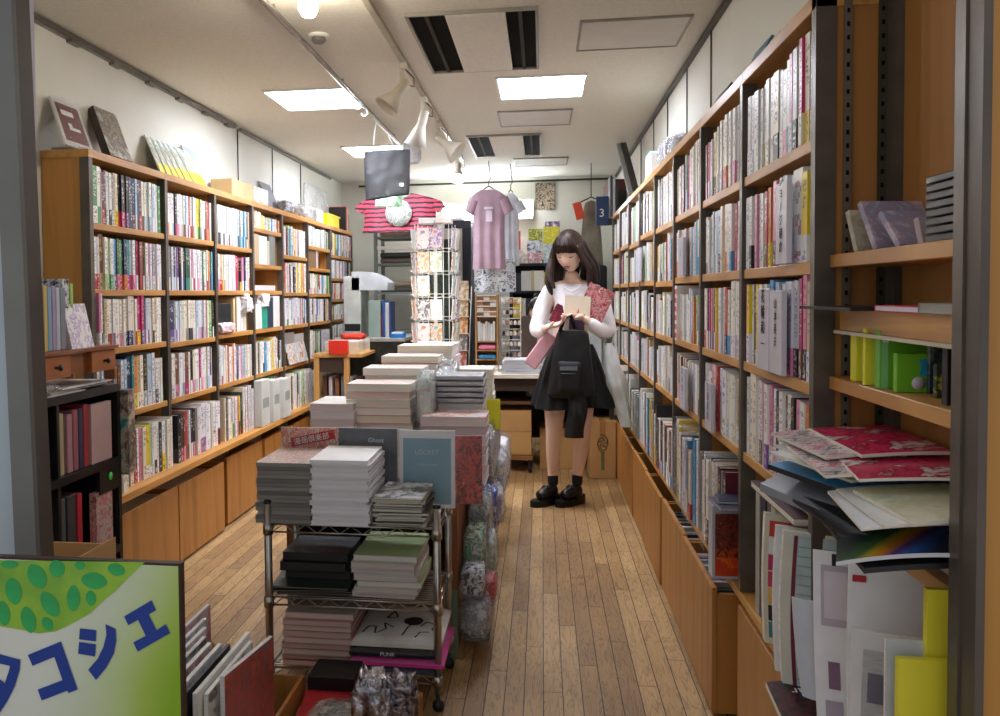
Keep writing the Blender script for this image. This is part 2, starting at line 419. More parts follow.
def hatch(x0, x1, y0, y1, label, dark_ends=False):
    e = empty('ceiling_panel', ((x0 + x1) / 2, (y0 + y1) / 2, ZC), label, 'ceiling panel')
    g = G(); b = 0.01
    for a, c in (((x0, y0), (x1, y0 + b)), ((x0, y1 - b), (x1, y1)), ((x0, y0 + b), (x0 + b, y1 - b)), ((x1 - b, y0 + b), (x1, y1 - b))):
        g.box((*a, ZC - 0.01), (*c, ZC))
    part('frame', g, GREYF, e)
    part('plate', G().box((x0 + b, y0 + b, ZC - 0.006), (x1 - b, y1 - b, ZC - 0.001)), mat('hatch_plate', 'd3d0c8', 0.7, var=0.03), e)
hatch(0.16, 0.61, 3.60, 4.03, 'pale rectangular ceiling panel with a grey frame, nearest, at right')
hatch(-0.27, 0.19, 5.29, 5.76, 'thin-framed ceiling hatch just behind the square light')
hatch(-0.235, 0.22, 7.15, 7.56, 'pale flat ceiling panel near the back wall')
e = empty('smoke_detector', (-0.947, 3.6, ZC), 'small round smoke detector on the ceiling', 'smoke detector')
part('base', G().lathe([(0.045, 0), (0.045, -0.01), (0.038, -0.014), (0, -0.014)], c=(-0.947, 3.6, ZC)), WHITE_PAINT, e)
part('sensor_head', G().lathe([(0.03, -0.014), (0.032, -0.026), (0.022, -0.036), (0, -0.038)], c=(-0.947, 3.6, ZC)), mat('detector_grey', '6d6a64', 0.5), e)
# rails along ceiling
g = G().box((XL, 1.3, ZC - 0.03), (XL + 0.022, 5.35, ZC)).box((XL, 1.3, ZC - 0.022), (XL + 0.03, 5.35, ZC - 0.012))
for k in range(9): g.box((XL + 0.002, 2.3 + k * 0.36, ZC - 0.042), (XL + 0.03, 2.38 + k * 0.36, ZC - 0.026))
struct(g.build('trim_1', mat('rail_steel', '8d8b86', 0.35, 0.8)))
g = G().box((XL, 5.45, ZC - 0.028), (XL + 0.02, 7.9, ZC - 0.01)); struct(g.build('trim_2', MATS['rail_steel']))
g = G().box((XR - 0.02, 1.3, ZC - 0.03), (XR, 8.3, ZC - 0.006)); struct(g.build('trim_3', mat('rail_dark', '4b4946', 0.4, 0.7)))
g = G().tube([(XL + 0.2, YB - 0.06, ZC - 0.05), (XR - 0.03, YB - 0.06, ZC - 0.04)], 0.010); struct(g.build('trim_4', MATS['rail_dark']))
g = G()
for yy in (5.42, 6.15, 6.9): g.tube([(XL + 0.006, yy, ZC - 0.02), (XL + 0.006, yy, 1.9)], 0.004, 5)
struct(g.build('trim_5', MATS['rail_dark']))
g = G()
for yy in (3.75, 4.35, 5.0, 5.6, 6.3): g.tube([(XR - 0.005, yy, ZC - 0.02), (XR - 0.005, yy, 1.92)], 0.0035, 5)
struct(g.build('trim_6', MATS['rail_dark']))
e = empty('hanging_rail', (-1.02, 4.4, ZC), 'silver ceiling rail with small white hooks, carrying the black bag', 'rail')
part('rail', G().tube([(-1.02, 2.6, 2.395), (-1.02, 6.1, 2.395)], 0.013), mat('bright_steel', 'a9a6a2', 0.25, 0.9), e)
for yy in (3.2, 4.35, 5.9): part('bracket', G().box((-1.026, yy - 0.006, 2.39), (-1.014, yy + 0.006, ZC)), MATS['bright_steel'], e)
for yy in (4.55, 4.72, 4.9):
    part('hook', G().tube([(-1.02 + 0.018 * math.sin(a), yy, 2.362 - 0.022 * math.cos(a)) for a in [PI - i * 0.5 for i in range(10)]], 0.0035, 6), WHITE_PAINT, e)

# spotlights on the track
t = empty('spotlight_track', (-0.65, 5, ZC), 'thin cream lighting track running along the ceiling', 'lighting track')
part('track', G().box((-0.664, 2.6, 2.398), (-0.636, 7.15, ZC)), mat('track_cream', 'b5ac98', 0.4, 0.2), t, mods=bevel(0.003))
def bell(g, M, L=0.16, r0=0.026, r1=0.062):
    prof = [(0.0, 0), (r0 * 0.8, 0.002), (r0, 0.012), (r0, L * 0.42), (r0 * 1.15, L * 0.5), (r1, L), (r1 * 0.96, L), (r0 * 1.05, L * 0.52), (r0 * 0.8, L * 0.5), (0, L * 0.5)]
    g.lathe(prof, 22, M=M)
def spot(y, aim, lit, label, L=0.17, drop=0.10, r1=0.065, col='cfc6b4'):
    e = empty('track_spotlight', (-0.65, y, 2.398), label, 'spotlight', 'white spotlights on the ceiling track')
    sm = mat('spot_enamel_' + ('lit' if lit else 'cream'), col, 0.35, 0, var=0.03)
    part('adapter', G().box((-0.668, y - 0.03, 2.372), (-0.632, y + 0.03, 2.40)), sm, e, mods=bevel(0.003))
    part('arm', G().box((-0.668, y - 0.008, 2.398 - drop), (-0.650, y + 0.008, 2.374)), sm, e)
    a = Vector(aim).normalized(); z = a; x = z.cross(Vector((0, 0, 1))).normalized(); yv = z.cross(x)
    M = Matrix.Translation(Vector((-0.65, y, 2.398 - drop)) - a * 0.03) @ Matrix((x, yv, z)).transposed().to_4x4()
    g = G(); bell(g, M, L, r1=r1); part('lamp_shade', g, sm, e)
    g = G().tube([(-0.64, y, 2.372), (-0.60, y - 0.005, 2.33), (-0.60, y, 2.29), (-0.64, y, 2.40 - drop)], 0.0035, 6); part('cable', g, MATS['rail_dark'], e)
    g = G(); g.lathe([(0, L * 0.52), (0.018, L * 0.56), (0.034, L * 0.72), (0.030, L * 0.84), (0, L * 0.9)], 14, M=M)
    part('bulb', g, emis('lit_bulb', 'fff2dc', 60) if lit else mat('frosted_bulb', 'e9e4d6', 0.3), e)
    if lit:
        ld = bpy.data.lights.new('spot_glow', 'SPOT'); ld.energy = lit; ld.spot_size = 1.5; ld.spot_blend = 0.6; ld.color = (1, 0.93, 0.82); ld.shadow_soft_size = 0.04
        lo = bpy.data.objects.new('spot_glow', ld); COL.objects.link(lo); lo.parent = e
        lo.matrix_parent_inverse = Matrix.Identity(4)
        Mw = M @ Matrix.Translation((0, 0, L)) @ Matrix.Rotation(PI, 4, 'X')
        lo.matrix_local = Matrix.Translation((0.65, -y, -2.398)) @ Mw
spot(4.05, (-0.55, -0.25, -0.75), 0, 'large cream spotlight turned away, nearest on the track')
spot(4.75, (-0.35, 0.25, -1.0), 12, 'white spotlight pointing down toward the left, second on the track', L=0.2, col='e8e4da')
spot(5.5, (0.55, -0.1, -0.45), 0, 'glossy white spotlight tilted right above the bag, third on the track', L=0.18, r1=0.08, col='dcd8cf')
spot(6.7, (0.0, -0.5, -0.9), 14, 'glowing spotlight facing the camera at the far end of the track', L=0.15)
e = empty('ceiling_bulb', (-0.82, 2.9, ZC), 'glowing round bulb at the top edge of the photo', 'lamp')
part('socket', G().lathe([(0.0, 0), (0.035, 0), (0.035, -0.02), (0.022, -0.05), (0, -0.05)], c=(-0.82, 2.98, ZC)), WHITE_PAINT, e)
part('bulb', G().lathe([(0.016, -0.05), (0.034, -0.075), (0.036, -0.10), (0.022, -0.125), (0, -0.13)], c=(-0.82, 2.98, ZC)), emis('lit_bulb', 'fff2dc', 60), e)

# ---------------------------------------------------------------- shop front
PM = mat('storefront_steel', '777773', 0.5, 0.2, var=0.1, scale=4)
PD = mat('storefront_dark', '5e544c', 0.45, 0.25, var=0.12, scale=6)
LEAN = Matrix.Translation((-0.848, 1.3, 1.25)) @ Matrix.Rotation(-0.022, 4, 'Y') @ Matrix.Translation((0.84, -1.3, -1.25))
g = G().box((-0.879, 1.30, 0), (-0.84, 1.312, 3.2), M=LEAN); struct(g.build('trim_7', PM))
g = G().box((-0.885, 1.312, 0), (-0.8405, 1.352, 3.2), M=LEAN); struct(g.build('trim_8', PD))
g = G().box((-1.3, 1.318, 0), (-0.886, 1.324, 3.2)); struct(g.build('window_1', mat('frosted_pane', 'aebac2', .2, var=.05)))
g = G().box((-0.945, 1.40, 1.585), (-0.902, 1.43, 2.42)).box((-0.955, 1.41, 1.595), (-0.945, 1.44, 2.42)); struct(g.build('trim_9', mat('lilac_white_case', 'cfccd6', 0.4, var=0.03)))
g = G().box((0.553, 1.18, 0), (0.564, 1.235, 3.2)).box((0.564, 1.19, 0), (0.568, 1.235, 3.2)); struct(g.build('trim_10', PD))
g = G().box((0.568, 1.195, 0), (1.1, 1.235, 3.2)); struct(g.build('trim_11', wood('door_panel_wood', 'b98238', 'ac742f', 0.5, 'z', 0.4)))

# ---------------------------------------------------------------- bookcases
LY = [3.17, 3.86, 4.48, 5.10, 5.71, 6.36, 7.07, 7.90]
LLEV = [[1.60, 1.33, 1.085, 0.80], [1.60, 1.33, 1.075, 0.80], [1.59, 1.33, 1.085, 0.80], [1.73, 1.50, 1.33, 1.085, 0.80],
        [1.585, 1.32, 1.085, 0.80], [1.685, 1.515, 1.31, 1.085, 0.80], [1.646, 1.445, 1.263, 1.085, 0.889]]
LNAME = ['nearest', 'second', 'third', 'fourth', 'fifth', 'sixth', 'farthest']
RY = [1.22, 1.84, 2.48, 3.10, 3.72, 4.34, 5.00, 5.62, 6.24, 6.86]
RLEV = [[1.372, 1.262, 1.125, 0.87]] + [[1.615, 1.36, 1.105, 0.85]] * 3 + [[1.61, 1.35, 1.10, 0.85], [1.62, 1.36, 1.10, 0.85], [1.60, 1.36, 1.10, 0.85], [1.62, 1.36, 1.10, 0.85], [1.62, 1.36, 1.10, 0.85]]
RNAME = ['nearest', 'second', 'third', 'fourth', 'fifth', 'sixth', 'seventh', 'eighth', 'farthest']
BACKP = wood('back_plywood', 'a87234', '98632b', 0.6, 'z', 0.5)
def bookcase(side, i, ys, levels, top, name):
    s = -1 if side == 'left' else 1
    xf = -1.78 if s < 0 else 0.55                                   # front edge
    xb = XL + 0.004 if s < 0 else XR - 0.004
    y0, y1 = ys[i], ys[i + 1]; last = i == len(ys) - 2
    near0 = (side == 'right' and i == 0)
    e = empty('bookcase', ((xf + xb) / 2, (y0 + y1) / 2, 0.48), f'wooden bookcase bay with dark steel uprights, {name} one on the {side} wall', 'bookcase', f'bookcase bays along the {side} wall')
    zb = 0.485 if s < 0 else 0.452
    ups = [y0] + ([y1] if last else [])
    xo = xf - s * 0.0
    for yu in ups:
        g = G().box((xf, yu, zb), (xf + s * 0.04, yu + 0.028, top if not (side == 'right' and i <= 1 and yu == ys[1]) else 2.38))
        part('upright', g, STEEL, e)
        g = G().box((xf + s * 0.04, yu + 0.004, zb), (xb, yu + 0.022, top))
        pp = part('side_panel', g, W_ORANGE if s < 0 else BACKP, e)
    part('back_panel', G().box((xb, y0 + 0.022, zb), (xb - s * 0.008, y1, top)), BACKP, e)
    xs = xf + s * 0.03 if near0 else xf + s * 0.006
    for z in levels:
        if near0 and z == 1.262: continue
        part('shelf', G().box((xs, y0 + 0.028, z - 0.026), (xb - s * 0.008, y1 - 0.001, z)), W_SHELF, e, mods=bevel(0.0015, 1))
    if not near0:
        part('top_board', G().box((xf, y0 - (0.0 if i else 0), top), (xb, y1 + (0.03 if last else 0), top + 0.032)), W_SHELF, e, mods=bevel(0.0015, 1))
    return e
for i in range(7): bookcase('left', i, LY, LLEV[i], 1.858, LNAME[i])
RB = [bookcase('right', i, RY, RLEV[i], 1.872 if i else 2.40, RNAME[i]) for i in range(9)]
# perforated shelf standards inside the nearest right bay (on the divider panel and the back)
def standard(g, x0, x1, y, z0, z1):
    g.box((x0, y - 0.004, z0), (x1, y, z1))
    k = z0 + 0.02
    while k < z1 - 0.02:
        g.box((x0 + (x1 - x0) * .33, y - 0.0052, k), (x1 - (x1 - x0) * .33, y - 0.004, k + 0.009), mi=1); k += 0.027
g = G(); standard(g, 0.603, 0.618, 1.84, 0.46, 2.36); part('shelf_standard', g, [mat('zinc_strip', '7d766b', 0.45, 0.6), DARK], RB[0])
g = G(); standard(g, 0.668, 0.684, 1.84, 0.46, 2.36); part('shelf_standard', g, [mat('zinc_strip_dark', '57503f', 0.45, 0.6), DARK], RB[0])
part('upright', G().box((0.684, 1.79, 0.46), (0.702, 1.84, 2.38)), STEEL, RB[0], label='dark steel upright in the rear corner')
part('top_rail', G().box((0.545, 1.22, 2.36), (0.70, 1.84, 2.40)), STEEL, RB[0])
part('top_rail', G().box((0.59, 1.80, 1.90), (0.70, 1.838, 1.935)), STEEL, RB[0])
# ledges and bins
solo('ledge', G().box((XL + 0.002, 3.14, 0.452), (-1.70, 7.93, 0.484)), W_SHELF, 'long pine ledge under the left wall bookcases', 'ledge', mods=bevel(0.003))
solo('ledge', G().box((0.55, 1.24, 0.424), (XR - 0.002, 6.88, 0.450)), W_SHELF, 'long pine ledge under the right wall bookcases', 'ledge', mods=bevel(0.003))
def bin_box(x0, x1, y0, y1, h, label, group):
    """open-topped plywood bin: the face nearest the aisle is x0"""
    e = empty('storage_bin', ((x0 + x1) / 2, (y0 + y1) / 2, 0), label, 'storage bin', group)
    s = 1 if x1 > x0 else -1; t = 0.016
    part('front_panel', G().box((x0, y0, 0.012), (x0 + s * t, y1, h)), W_BIN, e, mods=bevel(0.0015, 1))
    part('side_panel', G().box((x0 + s * t, y0, 0.012), (x1, y0 + t, h - 0.02)), W_BIN, e)
    part('side_panel', G().box((x0 + s * t, y1 - t, 0.012), (x1, y1, h - 0.02)), W_BIN, e)
    part('bottom', G().box((x0 + s * t, y0 + t, 0.012), (x1, y1 - t, 0.026)), W_BIN, e)
    g = G()
    for yy in (y0 + 0.06, y1 - 0.06):
        for xx in (x0 + s * 0.05, x1 - s * 0.04): g.tube([(xx, yy - 0.012, 0.013), (xx, yy + 0.012, 0.013)], 0.0125, 10)
    part('casters', g, BLACKP, e)
    return e
ly = [3.20, 3.862, 4.452]
bin_box(-1.74, -1.97, 3.20, 3.858, 0.386, 'plywood bin under the left ledge, nearest to the shop front', 'plywood bins under the left ledge')
bin_box(-1.738, -1.97, 3.864, 4.45, 0.384, 'plywood bin under the left ledge, second from the shop front', 'plywood bins under the left ledge')
bin_box(-1.755, -1.97, 4.54, 5.15, 0.387, 'plywood bin under the left ledge, third, behind a narrow dark gap', 'plywood bins under the left ledge')
bin_box(-1.745, -1.97, 5.17, 5.78, 0.386, 'plywood bin under the left ledge, fourth from the shop front', 'plywood bins under the left ledge')
bin_box(-1.745, -1.97, 5.80, 6.4, 0.386, 'plywood bin under the left ledge, fifth from the shop front', 'plywood bins under the left ledge')
bn = ['nearest to the shop front, standing back', 'second from the front, end showing dark', 'third from the shop front', 'fourth from the shop front', 'fifth from the shop front', 'sixth from the shop front', 'seventh, beside the person', 'eighth, farthest']
by = [(1.42, 2.50), (2.66, 3.22), (3.235, 3.80), (3.815, 4.38), (4.395, 4.96), (4.975, 5.5), (5.515, 6.05), (6.06, 6.5)]
for k, (a, b) in enumerate(by):
    bin_box([0.548, .508, .514, .508, .512, .508, .51, .508][k], 0.70, a, b, 0.40 if k else 0.41, f'plywood bin under the right ledge, {bn[k]}', 'plywood bins under the right ledge')

# ---------------------------------------------------------------- books
PAL = {'white': ('f3f1ec', 24), 'ivory': ('ece4cf', 10), 'pale grey': ('dfe1e6', 9), 'lilac-white': ('ece7f2', 8), 'pale blue': ('b5cde0', 6), 'sky blue': ('4f9fd0', 3), 'black': ('201d22', 7),
       'navy': ('27315f', 4), 'red': ('c02c34', 5), 'pink': ('e58fb4', 4), 'magenta': ('c22a6e', 3), 'yellow': ('f0d22a', 4), 'green': ('4d9c52', 3), 'teal': ('2d8d8c', 2), 'purple': ('7c5296', 3),
       'orange': ('e2853a', 3), 'brown': ('7b4b34', 4), 'beige': ('cdb48e', 4), 'grey': ('8d8f95', 4), 'light green': ('b9d49a', 3), 'maroon': ('6d2338', 2), 'cream': ('f4ecd8', 8), 'dark green': ('2c5240', 1), 'charcoal': ('46454b', 3)}
PN = list(PAL); PW = [PAL[k][1] for k in PN]
C = {k: lin(v[0]) for k, v in PAL.items()}
def jit(c, r, a=0.10): 
    k = 1 + r.uniform(-a, a) ; return tuple(min(1, x * k) for x in c)
BOOKS = []
def seq(total, wr, hr, seed, weights=None, lightness=0):
    r = random.Random(seed); out = []; tot = 0
    ws = list(PW)
    if weights:
        for k, v in weights.items(): ws[PN.index(k)] = ws[PN.index(k)] * v
    hb = r.uniform(*hr)
    while True:
        w_ = r.uniform(*wr)
        if r.random() < 0.12: w_ *= 1.5
        if tot + w_ > total: break
        if r.random() < 0.35: hb = r.uniform(*hr)
        c = r.choices(PN, ws)[0]
        c2 = r.choices(PN, PW)[0] if r.random() < 0.45 else ''
        out.append((w_, hb + r.uniform(-0.002, 0.002), c, c2, r.uniform(0.18, 0.4)))
        tot += w_
    return out
def run(side, bay, row, z, y0, y1, books, inset=0.012, depth=None, lean=0):
    xf = -1.78 if side == 'left' else 0.55
    y = y0; n = len(books)
    r = random.Random(int(y0 * 1000 + z * 77))
    for k, b in enumerate(books):
        w_, h, c, c2, fr = b[:5]
        if y + w_ > y1 + 1e-4: break
        pr = (b[5] if len(b) > 5 else 0) + r.uniform(-0.004, 0.006)
        BOOKS.append(dict(side=side, bay=bay, row=row, z=z, y=y, w=w_ - 0.0006, h=h, c=c, c2=c2, fr=fr, k=k, x=xf + (-1 if side == 'left' else 1) * (inset - pr), d=min(depth or 0.15, 0.17 if side == 'left' else 0.125), s=r.random()))
        y += w_ + (0.0012 if r.random() < .8 else 0.004)
ROWS = ['top', 'second', 'third', 'fourth', 'fifth', 'sixth', 'seventh']
W, LG, PB, CR, IV, LW = 'white', 'pale grey', 'pale blue', 'cream', 'ivory', 'lilac-white'
def S(txt):
    """compact shelf: 'width_mm height_mm cover [band] ;' near to far"""
    out = []
    for q in txt.split(';'):
        p = q.split()
        if not p: continue
        out.append((float(p[0]) / 1000, float(p[1]) / 1000, AB[p[2]], AB[p[3]] if len(p) > 3 and p[3] != '-' else '', 0.3, float(p[4]) / 1000 if len(p) > 4 else 0))
    return out
AB = dict(w='white', i='ivory', g='pale grey', l='lilac-white', p='pale blue', s='sky blue', k='black', n='navy', r='red', q='pink', m='magenta', y='yellow', e='green', t='teal', u='purple', o='orange', b='brown', a='beige', h='grey', f='light green', x='maroon', c='cream', d='dark green', z='charcoal')
LS = {}
LS[0, 0] = S('34 232 e w;26 232 w e;6 225 g;20 215 x r;16 225 b k;22 222 g w;20 220 w k;18 215 h g;20 226 a y;18 225 c y;16 222 k r;22 224 k m;18 220 b o;20 224 k u;18 226 z n;20 224 n k;20 222 n x;18 226 p g;20 224 n k;22 226 x r;20 222 w b;18 220 i p;20 225 p g;24 226 w p;20 224 p w;22 225 l g;20 222 g w')
LS[0, 1] = S('20 215 w r;20 215 g r;38 228 b a;22 218 w f;22 214 f w;20 214 w e;18 215 g p;22 215 s b;18 220 d q;20 215 e r;16 215 k r;26 220 n o;22 218 t m;18 218 p m;22 220 w q;20 222 n u;18 218 m w;20 215 b r;18 218 r k;18 216 k w;22 216 w l;22 214 q g;20 215 l w;24 215 h g;18 214 i o;22 216 l w;20 214 w g')
LS[0, 2] = S('16 232 q w 20;16 228 w k 15;34 212 z h;22 208 a i;26 205 i b;18 205 w r;18 206 w u;22 205 w c;22 205 w i;20 203 c q;18 205 w g;20 206 a k;22 222 w n;22 218 i n;20 216 c i;18 205 w r;28 220 m y;24 222 m u;20 216 x q;18 205 p w;22 208 g u;20 206 l w')
LS[0, 3] = S('24 200 w p;12 196 q s;12 196 p w;12 196 s w;14 196 w r;12 196 u q;34 200 b z;22 205 h a;22 205 a b;20 206 b h;24 225 g w;20 228 p h;44 236 n k;22 240 t g;30 232 o y;32 232 a c;32 235 c i;26 235 k g;42 235 p g;30 238 l g')
LS[0, 4] = S('30 245 g l 35;36 225 w p 35;30 240 i c 38;26 200 c i 30;22 240 k g;22 255 x u;20 248 k b;26 250 y c 8;22 246 b x;24 230 b r')
LS[1, 0] = S('20 200 w o;18 200 w i;20 204 l w;22 205 w p;20 208 k m;24 205 w q;22 212 w g;22 208 c a;22 210 g b;20 210 p g;22 212 w m;18 212 r w;22 210 w r;16 214 g o;20 210 w i;24 212 y f;22 212 y e;20 212 f h;20 208 w g;22 208 c w;20 210 g b;20 212 b r;24 208 r o;22 208 w i')
LS[1, 1] = S('20 210 p y;18 212 h g;20 212 g w;26 215 n p;18 212 l w;20 214 u l;22 215 k n;16 214 w g;22 212 k n;30 216 d t;28 214 d e;18 214 w g;20 214 q w;22 214 w m;22 214 l w;20 214 w q;16 214 w g')
LS[1, 2] = S('50 205 n u;22 205 h p;30 200 l u;20 200 p l;22 202 g w;20 202 c i;22 202 w c;22 203 i h;26 206 c k;22 203 w n;24 202 i c;22 203 w g;26 202 p l;24 202 l p;20 202 w q;26 203 p u;22 203 w l')
LS[1, 3] = S('28 220 w g 5;26 215 c w;40 212 b q;26 215 g w;28 216 w p;20 214 g h;38 218 b m;20 215 w g;26 220 k c;30 220 i q;28 222 w p;26 222 w c;20 222 m w;26 223 l q;26 225 w l;22 225 w g;28 226 w p;24 226 n g')
LS[1, 4] = S('36 235 k z;26 238 z r;24 238 b q;26 240 r b;22 238 h b;26 240 g w;24 240 z g;24 242 k q;32 245 g w 15;26 244 w q 8;36 258 l u;30 255 l u;20 256 g l')
LS[2, 0] = S('28 222 w g;36 222 w k;22 222 g w;22 222 w g;30 222 w z;22 222 g w;24 222 w g;34 222 w k;20 222 l w;26 222 w l;26 222 w g;30 222 w g;24 222 p n;26 222 z t;20 222 c p;24 222 w s;22 222 s p;20 222 p n')
LS[2, 1] = S('24 205 w q 10;52 200 a r;26 202 c y;24 204 c a;20 204 w g;26 208 w l;28 208 l w;24 208 w l;26 208 l g;30 208 g l;36 205 r m;20 196 m r;22 180 k e;22 180 k y;28 200 q l;26 202 u n;22 202 n p')
LS[3, 0] = S('60 40 a c;20 110 i c;14 100 c a;16 105 i a;14 95 c i;18 105 i c')
def wt(**k): return k
GREYS = {'white': 2.2, 'pale grey': 2, 'lilac-white': 2, 'cream': 1.6, 'red': .5, 'navy': .5, 'magenta': .4}
for i in range(7):
    y0, y1 = LY[i] + 0.045, LY[i + 1] - 0.006
    lv = LLEV[i] + [0.484]; tops = [1.858] + [z - 0.026 for z in LLEV[i]]
    for r_, z in enumerate(lv):
        gap = tops[r_] - z
        if (i, r_) in LS:
            b = LS[i, r_]; b = b + seq(max(0, y1 - y0 - sum(q[0] + .0018 for q in b)), (0.018, 0.028), (sum(q[1] for q in b) / len(b) - .01, sum(q[1] for q in b) / len(b) + .005), 5 + 10 * i + r_, GREYS)
        else:
            ww = (0.016, 0.028); hh = (min(gap - 0.02, 0.20) - 0.012, min(gap - 0.012, 0.225))
            if r_ == len(lv) - 1: hh = (0.22, 0.275)
            b = seq(y1 - y0 - 0.01, ww, hh, 100 * i + r_, GREYS if (i >= 3 or r_ >= 3) else {'white': 1.5})
        if (i, r_) in ((2, 2), (3, 1), (3, 2), (3, 3), (4, 3), (5, 1)): continue     # dressed by hand below
        run('left', i, ROWS[r_], z, y0, y1, b, inset=0.014 if r_ < len(lv) - 1 else -0.02, depth=0.15 if r_ < len(lv) - 1 else 0.19)
RS = {}
RS[1, 0] = S('26 215 r b;26 222 b a;30 235 c y;20 232 m i;26 228 a g;30 225 g k;22 222 q w;24 215 w s;30 200 w q;24 205 g w;44 212 i k;26 210 w i;24 214 w h;28 216 w l;26 212 l y;22 205 w g;22 208 g w;26 210 w g;20 206 g h;20 208 h g;28 212 g l;24 214 g w')
RS[1, 1] = S('34 200 k y;38 195 y g;70 208 w l;12 198 g w;24 203 w l;20 204 l w;26 208 p s;26 205 s w;22 210 w g;28 206 q x;22 200 x g;24 196 o y;30 190 r b')
RS[1, 2] = S('26 226 k h;22 215 a g;24 228 q k;20 222 m b;24 222 w e;26 218 g k;24 216 l q;24 216 p l;24 212 w g;22 210 u l;28 215 p g;26 216 w c;32 222 s t;30 212 w p 10;26 208 w k;24 205 k f')
RS[1, 3] = S('26 205 w y;26 205 o g;22 205 w y;28 205 w q;26 206 q r;26 206 k g;32 210 w g;20 205 b g;28 212 w l;26 210 n p;26 212 w q;26 210 k l;28 214 q w;26 213 w u;28 214 q g;24 215 w b;26 216 l w;28 226 c i;28 228 i w;24 230 w i')
RS[2, 0] = S('30 222 l w;26 222 g l;24 222 l g;26 220 w q;28 222 l w;26 222 w l;26 222 w q;30 224 w o;26 222 q w;24 220 w q;30 222 w l;26 216 l g;22 215 g h;30 205 y y;34 208 c k;20 190 g w;20 185 q u;26 188 m l;24 184 x q;22 184 l g')
RS[2, 1] = S('22 200 o w;24 205 w c;26 200 g w;22 195 r m;22 195 q r;24 198 w s;24 202 w l;26 205 l w;28 206 c o;24 206 o g;26 206 c i;22 205 w f;40 200 p n;24 200 p w;26 200 w p;24 203 p g;30 196 w g;30 182 w l;24 184 g w')
RS[2, 2] = S('22 218 g h;26 222 w g;28 224 w q;30 226 w l;24 224 w l;24 200 h t;24 198 a s;24 200 w s;30 206 r n;22 208 w l;24 206 l w;24 205 w q;22 205 m w;22 206 y o;20 204 k g;20 204 b h;24 206 a k;22 206 q p;22 206 m w;20 205 x w;24 204 g c;34 206 w r')
RS[2, 3] = S('30 185 n y;24 190 a g;22 192 i w;24 198 w c;26 200 w l;30 200 c w;26 204 w g;60 206 l w;24 204 t w;24 206 l w;28 208 r r;26 205 r o;26 208 i a;24 208 q u;24 206 q w;58 180 w l')
RLAY = {}
for i in range(1, 9):
    y0, y1 = RY[i] + 0.034, RY[i + 1] - 0.004
    lv = RLEV[i] + [0.450]; tops = [1.872] + [z - 0.026 for z in RLEV[i]]
    for r_, z in enumerate(lv):
        gap = tops[r_] - z
        if (i, r_) in RS:
            b = RS[i, r_]; b = b + seq(max(0, y1 - y0 - sum(q[0] + .0018 for q in b)), (0.018, 0.028), (sum(q[1] for q in b) / len(b) - .01, sum(q[1] for q in b) / len(b) + .005), 55 + 10 * i + r_, GREYS)
        elif r_ == 4:
            continue
        else:
            b = seq(y1 - y0 - 0.01, (0.017, 0.030), (gap - 0.07, gap - 0.02), 900 + 10 * i + r_, GREYS)
        run('right', i, ROWS[r_], z, y0, y1, b, inset=0.012, depth=0.12)
# the big books standing forward on the right ledge
BIG = S('40 300 l g 8;22 290 z g 8;30 300 x q 6;26 295 h g 10;36 300 x q 8;22 298 g w 8;40 300 c t 13;26 300 h g 8;38 300 k y 8;24 300 p w 6;40 285 i k 13;24 280 k c 8;30 300 g w 2;30 290 h g 2;20 260 w p 3;24 240 w g 3;28 260 n k 2;26 270 w g 2;40 280 h g 2;30 300 g h 2;30 300 z h 2;30 290 w g 2;24 280 l g 2;24 270 w p 2;30 280 k h 2')
run('right', 2, 'bottom', 0.451, 2.67, 3.10, BIG[2:20], inset=0.006, depth=0.16)
run('right', 3, 'bottom', 0.451, 3.14, 3.7, seq(0.56, (0.026, 0.05), (0.24, 0.33), 78, {'black': 4, 'charcoal': 5, 'grey': 3, 'pale grey': 2, 'navy': 2}), inset=-0.004, depth=0.16)
for i in range(4, 9):
    run('right', i, 'bottom', 0.451, RY[i] + .02, RY[i + 1] - .01, seq(0.6, (0.024, 0.05), (0.22, 0.34), 177 + i, {'black': 4, 'charcoal': 4, 'grey': 3, 'pale grey': 2, 'white': 1.5}), inset=-0.002, depth=0.16)

